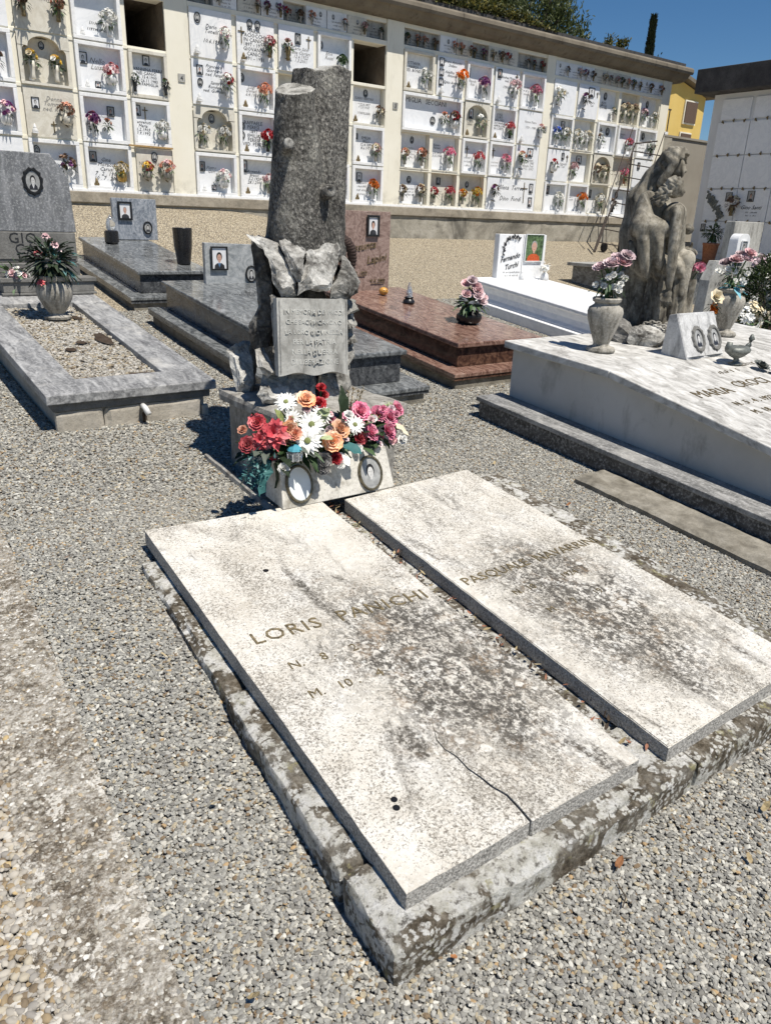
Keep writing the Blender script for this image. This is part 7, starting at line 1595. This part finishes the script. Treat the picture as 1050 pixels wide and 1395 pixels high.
# small lily vase behind the book
p = (5.13, 3.04, TZ(3.04))
lv = thing('calla_lilies', p, 'cream and orange artificial lilies in a slim glass behind the book', 'flowers')
mb = MB(); mb.lathe([(0.02, 0), (0.022, 0.2), (0.02, 0.24), (0.016, 0.24)], 10, p); mb.build('vase', MAT['glass'], lv)
mb = MB(); rose(mb, (p[0], p[1], p[2] + 0.36), (-0.3, -0.8, 0.5), 0.05, 0, rr, 3); mb.build('lily', MAT['f_cream'], lv); mb = MB(); rose(mb, (p[0] - 0.01, p[1], p[2] + 0.28), (-0.2, -0.8, 0.3), 0.035, 0, rr, 3); mb.build('lily', MAT['f_orange'], lv); mb = MB(); leaf_ball(mb, (p[0] - 0.02, p[1], p[2] + 0.3), 0.05, 14, 0.05, 0, rr); mb.build('leaf', MAT['f_darkleaf'], lv)
# oil lamp
p = (4.93, 2.70, TZ(2.70))
MAT['verdigris'] = plain('grey_green_bronze', (0.17, 0.18, 0.165), 0.55, 0.3, 50, 0.3)
ol = thing('oil_lamp', p, 'boat-shaped grey-green oil lamp in front of the marble book', 'lamp')
mb = MB(); mb.lathe([(0.05, 0), (0.052, 0.008), (0.022, 0.018), (0.018, 0.04), (0.05, 0.055), (0.088, 0.085), (0.092, 0.10), (0.075, 0.118), (0.04, 0.125), (0.036, 0.118), (0.01, 0.116)], 24, p, sx=1.15, sy=0.8); mb.build('body', MAT['verdigris'], ol, smooth=True)
mb = MB(); mb.tube([(p[0] + 0.095, p[1], p[2] + 0.10), (p[0] + 0.13, p[1], p[2] + 0.12), (p[0] + 0.15, p[1], p[2] + 0.16), (p[0] + 0.145, p[1], p[2] + 0.19)], [0.016, 0.018, 0.022, 0.008], 8); mb.build('handle', MAT['verdigris'], ol, smooth=True)
mb = MB(); mb.tube([(p[0] - 0.095, p[1], p[2] + 0.095), (p[0] - 0.12, p[1], p[2] + 0.12), (p[0] - 0.115, p[1], p[2] + 0.155)], [0.024, 0.026, 0.018], 8); mb.build('spout', MAT['verdigris'], ol, smooth=True)
p = (5.03, 2.57, TZ(2.57) + 0.03)
br = thing('bronze_rose', p, 'dark bronze rose lying on the white tomb cover', 'ornament')
rr = random.Random(3); mb = MB(); rose(mb, p, (0, -0.4, 0.8), 0.05, 0, rr, 4); mb.build('bloom', MAT['verdigris'], br); mb = MB(); leaf(mb, (p[0] + 0.03, p[1] - 0.05, p[2] - 0.02), (0.8, -0.6, -0.1), EZ, 0.12, 0.05); leaf(mb, (p[0] - 0.0, p[1] - 0.05, p[2] - 0.02), (0.5, -0.8, -0.1), EZ, 0.10, 0.04); mb.build('leaf', MAT['verdigris'], br)
# ------------------------------------------------------------------ the side wall of burial niches on the right, in shade
ch = thing('side_niche_building', (15.6, 6.0, 1.0), 'white burial building in shade with heavy dark flat roof at right edge', 'burial building')
mb = MB(); mb.box(15.03, 18.5, 1.2, 9.72, 0.3, 4.08); mb.build('wall', MAT['chapelwall'], ch)
mb = MB(); mb.box(14.66, 19.0, 0.8, 9.95, 4.085, 4.50); mb.build('roof_slab', MAT['fascia'], ch, bevel=0.01)
EY = Vector((0, -1, 0))
ZR = [(0.60, 1.18), (1.20, 1.78), (1.80, 2.38), (2.40, 2.98), (3.00, 3.58), (3.62, 3.98)]
plq = {}
for r, (zb, zt) in enumerate(ZR):
    for c in range(10):
        y1 = 9.53 - 0.67 * c; y0 = y1 - 0.655
        if r == 5: y1 -= 0.03; y0 += 0.03
        mb = MB(); mb.box(14.995, 15.032, y0, y1, zb, zt); plq[r, c] = mb.build('plaque', MAT['white2'], ch, bevel=0.003)
clip = MB(); clip.box(-0.022, 0.0, -0.008, 0.008, -0.03, 0.03); clip.box(-0.03, -0.021, -0.02, 0.02, -0.012, 0.012)
CLIP = bpy.data.meshes.new('clip'); CLIP.from_pydata(clip.v, [], clip.f); CLIP.materials.append(MAT['bronze'])
for r in range(1, 5):
    for c in range(9):
        for k, f in enumerate((0.16, 0.5, 0.84)):
            o = bpy.data.objects.new('clip', CLIP); COL.objects.link(o); o.parent = ch
            o.location = Vector((14.995, 9.53 - 0.67 * c - 0.655 * f, ZR[r][1] + 0.01 + (0.012 if k == 1 else -0.004))) - WL[ch.name]; o.rotation_euler = (0.5 * (k - 1), 0, 0)
UY, NZ = Vector((0, -1, 0)), Vector((0, 0, 1))
def ph(r, c, fy, fz, w, h, skin='skin', back='photogrey'):
    y1 = 9.53 - 0.67 * c; portrait(plq[r, c], (14.992, y1 - 0.655 * fy, ZR[r][0] + 0.58 * fz), UY, NZ, w, h, False, back, skin, 'hair', 'photodark', 'black', 0.008)
ph(2, 0, 0.78, 0.76, 0.11, 0.15, 'skingrey'); ph(2, 1, 0.45, 0.78, 0.12, 0.18, 'skin', 'photogrey'); ph(1, 0, 0.10, 0.80, 0.08, 0.13, 'skingrey')
text('Gino Santi', 0.10, plq[2, 1], (14.991, 9.53 - 0.67 - 0.33, 2.02), UY, NZ, MAT['ink'], ext=0.001, shear=0.4)
mb = MB(); scribble_lines(mb, (14.992, 9.53 - 0.67 - 0.36, 1.95), UY, NZ, 0.3, (0.8, 0.7), 0.03, 3); mb.build('inscription', MAT['ink'], plq[2, 1])
text('Gina\nBandinelli', 0.08, plq[1, 0], (14.991, 9.53 - 0.36, 1.66), UY, NZ, MAT['greyink'], ext=0.001, shear=0.4, line=0.9)
mb = MB(); rr = random.Random(17)
for k in range(90):
    t = rr.random(); y = 9.43 - 0.08 * math.sin(t * 4) - (0.30 * (1 - t) ** 2 if t < 0.5 else 0.02); z = 1.86 + 0.46 * t
    leaf(mb, (14.985, y + rr.uniform(-0.05, 0.05), z + rr.uniform(-0.04, 0.04)), (rr.uniform(-0.3, 0), rr.uniform(-1, 1), rr.uniform(-1, 1)), (-1, 0, 0), 0.075, 0.045, 0)
mb.build('bronze_vine', MAT['verdigris'], plq[2, 0])
niche_bouquet((14.90, 8.86, 2.10), 'dried', 'cream', 2, 0, 'bronze', 'dried bouquet hanging between two shaded plaques on the white building', 1.35, 'f_dried', 'wall_flowers')
p = (14.55, 8.95, gz(14.5, 8.95)); pt = thing('potted_plant', p, 'leafy plant in terracotta pot before the shaded white plaques', 'plant')
mb = MB(); mb.lathe([(0.10, 0.0), (0.115, 0.03), (0.15, 0.36), (0.16, 0.36), (0.16, 0.40), (0.14, 0.40), (0.13, 0.36)], 16, p); mb.build('pot', MAT['terracotta'], pt, smooth=True)
mb = MB(); leaf_ball(mb, (p[0], p[1], p[2] + 0.58), 0.18, 200, 0.08, 0, rr, 1.0, 0.4); mb.build('foliage', MAT['f_green'], pt)
mb = MB(); mb.tube([(p[0], p[1], p[2] + 0.38), (p[0], p[1], p[2] + 0.75)], 0.012, 6); mb.build('stem', MAT['bark'], pt)

# boundary wall and the yellow house behind
bw_ = thing('boundary_wall', (17, 12, 1.3), 'plain grey-brown boundary wall between the two burial buildings', 'wall')
mb = MB(); mb.box(15.40, 24.0, 12.0, 12.25, 1.0, 3.62); mb.build('wall_body', MAT['greywall'], bw_)
mb = MB(); mb.box(15.40, 24.0, 11.97, 12.28, 3.621, 3.665); mb.build('coping', MAT['greywall'], bw_)
mb = MB(); mb.box(15.37, 15.75, 11.05, 12.0, 1.0, 3.45); mb.build('return_wall', MAT['oldwall'], bw_)
hs_ = thing('yellow_house', (29.5, 22, 1.35), 'yellow rendered house with low gable roof beyond the boundary wall', 'house')
mb = MB(); mb.extrude([(24.6, 0.9), (33.35, 0.9), (33.35, 7.02), (31.2, 7.52), (24.6, 5.9)], lambda u, v, w: (u, w, v), 31.0, 22.0); mb.build('wall', MAT['yellow'], hs_)
for (a, za, b, zb_) in ((24.2, 5.86, 31.2, 7.58), (31.2, 7.58, 33.75, 6.99)):
    mb = MB(); mb.extrude([(a, za), (b, zb_), (b, zb_ + 0.14), (a, za + 0.14)], lambda u, v, w: (u, w, v), 31.3, 21.7); mb.build('roof', MAT['soffit'], hs_)
for (a, b, c, d) in ((31.90, 32.70, 5.95, 6.75), (31.84, 32.56, 4.30, 5.52), (28.2, 29.0, 5.95, 6.75), (29.6, 30.4, 5.6, 6.6)):
    mb = MB(); mb.box(a - 0.06, b + 0.06, 21.94, 21.998, c - 0.06, d + 0.06); w_ = mb.build('window', MAT['cream'], hs_)
    mb = MB(); mb.box(a, b, 21.90, 21.939, c, d); mb.build('shutter', MAT['shutter'], w_)
mb = MB(); mb.box(28.0, 29.6, 21.0, 21.999, 5.2, 5.32); bal = mb.build('balcony', MAT['chapelwall'], hs_)
for k in range(9):
    mb = MB(); mb.box(28.02 + 0.19 * k, 28.06 + 0.19 * k, 21.03, 21.06, 5.321, 6.1); mb.build('baluster', MAT['iron'], bal)
mb = MB(); mb.box(28.0, 29.6, 21.0, 21.06, 6.101, 6.15); mb.build('handrail', MAT['iron'], bal)
mb = MB(); mb.tube([(16.1, 12.4, 3.9), (20.0, 16.0, 4.9), (26.0, 21.0, 6.4)], 0.012, 5); cb = mb.build('overhead_cable', MAT['black']); setp(cb, 'thin dark cable crossing in front of the yellow house', 'cable')

# steel ladder on wheels by the end of the wall
ld = thing('rolling_ladder', (12.4, 9.7, gz(12.4, 9.7)), 'rusty steel rolling ladder leaning at the right end of the burial wall', 'ladder')
A0, A1 = Vector((12.30, 9.95, 1.16)), Vector((13.72, 10.45, 3.14)); B0, B1 = Vector((12.62, 9.45, 1.07)), Vector((14.04, 9.95, 3.05))
for a, b in ((A0, A1), (B0, B1)):
    mb = MB(); mb.tube([a, b], 0.016, 8); mb.build('stringer', MAT['iron'], ld)
for k in range(8):
    t = (k + 0.7) / 8.2; mb = MB(); mb.tube([A0.lerp(A1, t), B0.lerp(B1, t)], 0.011, 6); mb.build('rung', MAT['iron'], ld)
for a, b in ((A0, A1), (B0, B1)):
    mb = MB(); u = (b - a).normalized(); off = Vector((-0.35, -0.12, 0.62)); mb.tube([a.lerp(b, 0.12) + off * 0.4, a.lerp(b, 0.97) + off * 0.55], 0.009, 6); mb.build('handrail', MAT['iron'], ld)
    mb = MB(); mb.tube([a.lerp(b, 0.92), Vector((b.x + 0.02, b.y, gz(b.x, b.y)))], 0.02, 6); mb.build('prop', MAT['iron'], ld)
mb = MB(); mb.tube([A1 + Vector((0, 0, 0.02)), A1 + Vector((0.55, -0.1, 0.1))], 0.016, 6); mb.build('top_bar', MAT['iron'], ld)
mb = MB(); mb.tube([A0 + Vector((-0.28, -0.2, 0.0)), A0.lerp(A1, 0.22) + Vector((-0.1, -0.1, 0.2))], 0.018, 6); mb.build('brace', MAT['iron'], ld)
for a in (A0, B0):
    mb = MB(); mb.extrude([(0.085 * math.cos(t), 0.085 * math.sin(t)) for t in [i * 2 * math.pi / 16 for i in range(16)]], lambda u, v, w, a=a: (a.x + 0.25 + u, a.y + w, gz(a.x + 0.25, a.y) + 0.087 + v), 0.02, -0.02); mb.build('wheel', MAT['black'], ld)
mb = MB(); mb.box(12.72, 13.25, 9.72, 9.76, 1.12, 1.55); mb.build('side_plate', MAT['iron'], ld)

# graves and bush behind the statue, right edge
def small_headstone(loc, w, h, th, mat, label, top=None, rot=0.0):
    t = thing('small_headstone', loc, label, 'headstone'); x, y, z = loc
    mb = MB(); mb.extrude([(-w / 2, -0.1), (w / 2, -0.1), (w / 2 + 0.10 * h, h), (-w / 2 + 0.26 * h, h), (-w / 2 + 0.04 * h, h * 0.62)], lambda u, v, ww: (x + u, y + ww, z + v), th, 0); mb.build('stone', MAT[mat], t, bevel=0.006); return t
g1 = small_headstone((8.50, 5.0, 0.74), 0.58, 0.55, 0.13, 'plaque_stone', 'grey headstone with rounded white top behind the statue')
mb = MB(); pts = [(8.63, 1.27), (8.885, 1.27)] + [(8.80 + 0.085 * math.cos(t), 1.50 + 0.085 * math.sin(t)) for t in [i * math.pi / 12 for i in range(7)]] + [(8.715 + 0.085 * math.cos(t), 1.50 + 0.085 * math.sin(t)) for t in [math.pi / 2 + i * math.pi / 12 for i in range(7)]]
mb.extrude(pts, lambda u, v, w: (u, w, v), 5.09, 4.98); mb.build('white_top', MAT['white'], g1, bevel=0.004)
portrait(g1, (8.755, 4.974, 1.43), EX, EZ, 0.10, 0.15, False, 'photogrey', 'skingrey', 'hair', 'photodark', 'white', 0.006)
mb = MB(); scribble_lines(mb, (8.44, 4.996, 1.02), EX, EZ, 0.34, (0.7, 0.6), 0.045, 2, 0.2); scribble_lines(mb, (8.44, 4.996, 0.90), EX, EZ, 0.30, (0.6,), 0.04, 5, 0.2); mb.build('lettering', MAT['ink'], g1)
lg = thing('low_grave', (8.6, 4.2, gz(8.6, 4.2)), 'low grey marble grave frame right behind the statue tomb', 'grave'); mb = MB(); mb.box(7.7, 9.4, 3.7, 3.85, 0.2, 0.52); mb.box(7.7, 7.85, 3.853, 5.2, 0.2, 0.54); mb.box(9.25, 9.4, 3.853, 5.2, 0.2, 0.54); mb.build('frame', MAT['plaque_stone'], lg, bevel=0.006); mb = MB(); mb.box(7.852, 9.248, 3.853, 5.2, 0.2, 0.44); mb.build('fill', MAT['white2'], lg)
dt = thing('dark_grave', (9.8, 6.9, gz(9.8, 6.9)), 'dark low grave far behind the statue', 'grave')
mb = MB(); mb.box(9.3, 10.9, 6.4, 7.9, 0.4, 1.05); mb.build('body', MAT['dark_gran'], dt, bevel=0.01); mb = MB(); mb.box(9.22, 10.98, 6.33, 7.95, 1.051, 1.10); mb.build('cover', MAT['plaque_stone'], dt, bevel=0.006)
dt2 = thing('white_cross_grave', (11.6, 6.6, gz(11.6, 6.6)), 'pale headstone with lilac flowers at the far right', 'headstone'); mb = MB(); mb.box(11.1, 11.9, 6.5, 6.65, 0.6, 1.75); mb.build('stone', MAT['plaque_stone'], dt2, bevel=0.01); mb = MB(); mb.box(11.0, 12.0, 6.0, 6.49, 0.5, 0.95); mb.build('base', MAT['white'], dt2, bevel=0.01)
for (x, y, z, c1, c2, lab) in ((9.45, 5.05, 1.12, 'lilac', 'whitef', 'lilac and white silk flowers above the dark bush'), (9.15, 4.75, 0.98, 'whitef', 'cream', 'white silk flowers left above the dark bush'), (9.75, 5.0, 1.08, 'whitef', 'lilac', 'white silk flowers at the right edge above the bush'), (8.15, 4.45, 0.66, 'whitef', 'cream', 'white flowers low beside the bush')):
    niche_bouquet((x, y, z), c1, c2, 2, 1, 'ceramic', lab, 2.0, 'f_green', 'silk_flowers')
def bush(name, c, rad, h, n, L, mat, label, cat, seed, stem='bark'):
    t = thing(name, c, label, cat); rr = random.Random(seed); mb = MB()
    for k in range(n):
        d = Vector((rr.gauss(0, 1), rr.gauss(0, 1), rr.gauss(0, 1))).normalized(); s = rr.uniform(0.55, 1.0) ** 0.6
        bump = 1 + 0.22 * mnoise.noise(d * 2.3 + Vector((seed, 0, 0)))
        p = Vector((c[0] + d.x * rad * s * bump, c[1] + d.y * rad * s * bump, c[2] + h * 0.52 + d.z * h * 0.5 * s * bump))
        if p.z < c[2] + 0.02: continue
        leaf(mb, p, d + Vector((rr.uniform(-0.8, 0.8), rr.uniform(-0.8, 0.8), rr.uniform(-0.2, 0.9))), Vector((rr.uniform(-0.5, 0.5), rr.uniform(-0.5, 0.5), 1)), L * rr.uniform(0.6, 1.2), L * 0.5, 0, -0.2, 2)
    mb.build('foliage', MAT[mat], t)
    mb = MB()
    for k in range(7):
        a = k * 0.9; mb.tube([c, (c[0] + 0.3 * rad * math.cos(a), c[1] + 0.3 * rad * math.sin(a), c[2] + h * 0.4), (c[0] + 0.6 * rad * math.cos(a), c[1] + 0.6 * rad * math.sin(a), c[2] + h * 0.75)], [0.02, 0.012, 0.004], 5)
    mb.build('stem', MAT[stem], t); return t
bush('box_bush', (8.75, 4.42, gz(8.7, 4.4)), 0.50, 0.98, 9500, 0.040, 'leaf_bush', 'dark green box bush at the right edge behind the statue tomb', 'bush', 3)

# ------------------------------------------------------------------ greenery behind the wall
def tree(name, base, crown, n, L, mat, label, cat, seed, clumps=34, trunk=0.16, group=None, wl=0.32, up=0.6):
    """tapered trunk with limbs to every clump of leaves"""
    t = thing(name, base, label, cat, group); rr = random.Random(seed); cx, cy, cz, rx, ry, rz = crown
    cl = []
    for k in range(clumps):
        d = Vector((rr.gauss(0, 1), rr.gauss(0, 1), rr.gauss(0, 1))).normalized() * rr.uniform(0.25, 1.0) ** 0.5
        cl.append((Vector((cx + d.x * rx, cy + d.y * ry, cz + d.z * rz)), rr.uniform(0.16, 0.34) * min(rx, rz)))
    mb = MB()
    for k in range(n):
        c, r = rr.choice(cl); d = Vector((rr.gauss(0, 0.55), rr.gauss(0, 0.55), rr.gauss(0, 0.75)))
        leaf(mb, c + d * r, (rr.uniform(-1, 1), rr.uniform(-1, 1), rr.uniform(-0.3, 1) + up), Vector((rr.uniform(-1, 1), rr.uniform(-1, 1), 0.4)), L * rr.uniform(0.6, 1.3), L * wl, 0, -0.15, 2)
    mb.build('crown', MAT[mat], t)
    mb = MB(); b = Vector(base); top = Vector((cx, cy, cz)); mb.tube([b, b.lerp(top, 0.5) + Vector((0.1, 0, 0)), top], [trunk, trunk * 0.75, trunk * 0.35], 8)
    for c, r in cl:
        s = b.lerp(top, rr.uniform(0.45, 0.95)); mb.tube([s, s.lerp(c, 0.55) + Vector((0, 0, 0.1)), c, c + Vector((rr.uniform(-0.2, 0.2), 0, r))], [trunk * 0.28, trunk * 0.18, trunk * 0.1, 0.004], 5)
    mb.build('trunk', MAT['bark'], t); return t
tree('olive_tree', (14.2, 15.2, 1.4), (15.2, 15.2, 5.9, 2.1, 1.3, 1.15), 15000, 0.105, 'leaf_tree', 'airy olive-green tree rising behind the roof of the burial wall', 'tree', 5, 60, 0.16)
tree('olive_tree', (13.0, 15.6, 1.4), (13.1, 15.6, 6.3, 1.5, 1.2, 1.2), 9000, 0.10, 'leaf_tree', 'second olive-green tree left of the airy one, above the roof', 'tree', 8, 40, 0.14)
tree('leafy_shrub', (16.3, 13.4, 1.4), (16.45, 13.4, 5.35, 0.45, 0.4, 0.38), 1500, 0.07, 'leaf_creeper', 'small bright shrub showing above the roof left of the cypress', 'shrub', 11, 14, 0.05, wl=0.5)
tree('leafy_shrub', (18.0, 13.5, 1.4), (18.2, 13.5, 5.2, 0.5, 0.4, 0.30), 1300, 0.07, 'leaf_bush', 'small dark shrub above the roof right of the cypress', 'shrub', 12, 14, 0.05, wl=0.5)
tree('dark_tree', (37.6, 26.5, 1.4), (37.6, 26.5, 5.4, 1.6, 1.2, 2.4), 5000, 0.22, 'leaf_bush', 'dark tree between the yellow house and the white building', 'tree', 14, 26, 0.2, wl=0.5)
cy = thing('cypress_tree', (26.6, 20.2, 1.4), 'slim dark cypress standing above the roof against the sky', 'tree')
mb = MB(); rr = random.Random(21)
for k in range(9000):
    t = rr.random() ** 0.8; z = 2.2 + t * 6.45; r = 0.24 * (1 - t) ** 0.75 * (1 + 0.25 * mnoise.noise((z * 2.2, 1, 0))) + 0.015; a = rr.uniform(0, 6.283); s = rr.uniform(0.55, 1.0)
    leaf(mb, (26.6 - 0.1 * (1 - t) + r * s * math.cos(a), 20.2 + r * s * math.sin(a), z), (0.35 * math.cos(a), 0.35 * math.sin(a), 1), (math.cos(a), math.sin(a), 0.2), 0.22 * rr.uniform(0.6, 1.2), 0.06, 0, 0.1, 2)
mb.build('crown', MAT['leaf_cypress'], cy)
mb = MB(); mb.tube([(26.5, 20.2, 1.3), (26.55, 20.2, 5.0), (26.6, 20.2, 8.3)], [0.16, 0.09, 0.01], 8); mb.build('trunk', MAT['bark'], cy)
cr = MB(); rr = random.Random(23)
for k in range(6500):
    x = rr.uniform(7.6, 11.6); e = smst(7.6, 8.6, x) * (1 - smst(10.6, 11.6, x)); h = e * (0.20 + 0.12 * mnoise.noise((x * 2.2, 3, 0))) * rr.random() ** 0.7
    y = rr.uniform(10.78, 11.4); z = 4.79 + (y - 10.78) * 0.10 + h - 0.06 * (rr.random() < 0.15)
    leaf(cr, (x, y, z), (rr.uniform(-1, 1), rr.uniform(-1, 0.4), rr.uniform(-0.4, 1)), (rr.uniform(-0.5, 0.5), -0.4, 1), rr.uniform(0.03, 0.07), 0.04, 0, -0.2, 2)
cro = thing('roof_creeper', (9.6, 10.9, 4.72), 'yellow-green creeper growing along the roof edge of the burial wall', 'creeper')
cr.build('foliage', MAT['leaf_creeper'], cro)
mb = MB()
for k in range(8): mb.tube([(7.8 + 0.45 * k, 11.0, 4.78), (8.0 + 0.45 * k, 10.9, 4.84), (8.3 + 0.45 * k, 10.8, 4.80)], 0.008, 5)
mb.build('stem', MAT['bark'], cro)
# fallen leaves and twigs on the gravel
mb = MB(); rr = random.Random(29)
for (x, y, L) in ((0.46, 1.01, 0.035), (1.02, 0.885, 0.03), (2.70, 2.15, 0.03), (0.88, 0.845, 0.02), (0.60, 1.5, 0.02), (0.72, 2.1, 0.02), (0.62, 2.9, 0.025), (1.2, 3.6, 0.03), (1.38, 0.80, 0.03), (2.35, 3.5, 0.03), (2.6, 3.3, 0.02), (3.0, 2.4, 0.03), (3.05, 3.0, 0.025), (1.9, 0.70, 0.03), (1.7, 0.62, 0.025)):
    leaf(mb, (x, y, gz(x, y) + 0.016), (rr.uniform(-1, 1), rr.uniform(-1, 1), 0.2), EZ, L, L * 0.6, rr.choice((0, 1, 1)), 0.3, 4)
for (x, y) in ((1.44, 0.80), (0.98, 0.86), (1.3, 0.72)):
    a = rr.uniform(0, 3); mb.tube([(x, y, gz(x, y) + 0.014), (x + 0.03 * math.cos(a), y + 0.03 * math.sin(a), gz(x, y) + 0.02), (x + 0.07 * math.cos(a + 0.4), y + 0.07 * math.sin(a + 0.4), gz(x, y) + 0.016)], 0.002, 5, 2)
MAT['deadleaf'] = plain('dead_leaf', (0.30, 0.13, 0.05), 0.8, 0.3)
setp(mb.build('fallen_leaves', [MAT['deadleaf'], MAT['f_straw'], MAT['bark']]), 'dry orange leaves and twigs scattered over the gravel', 'leaves', kind='stuff')
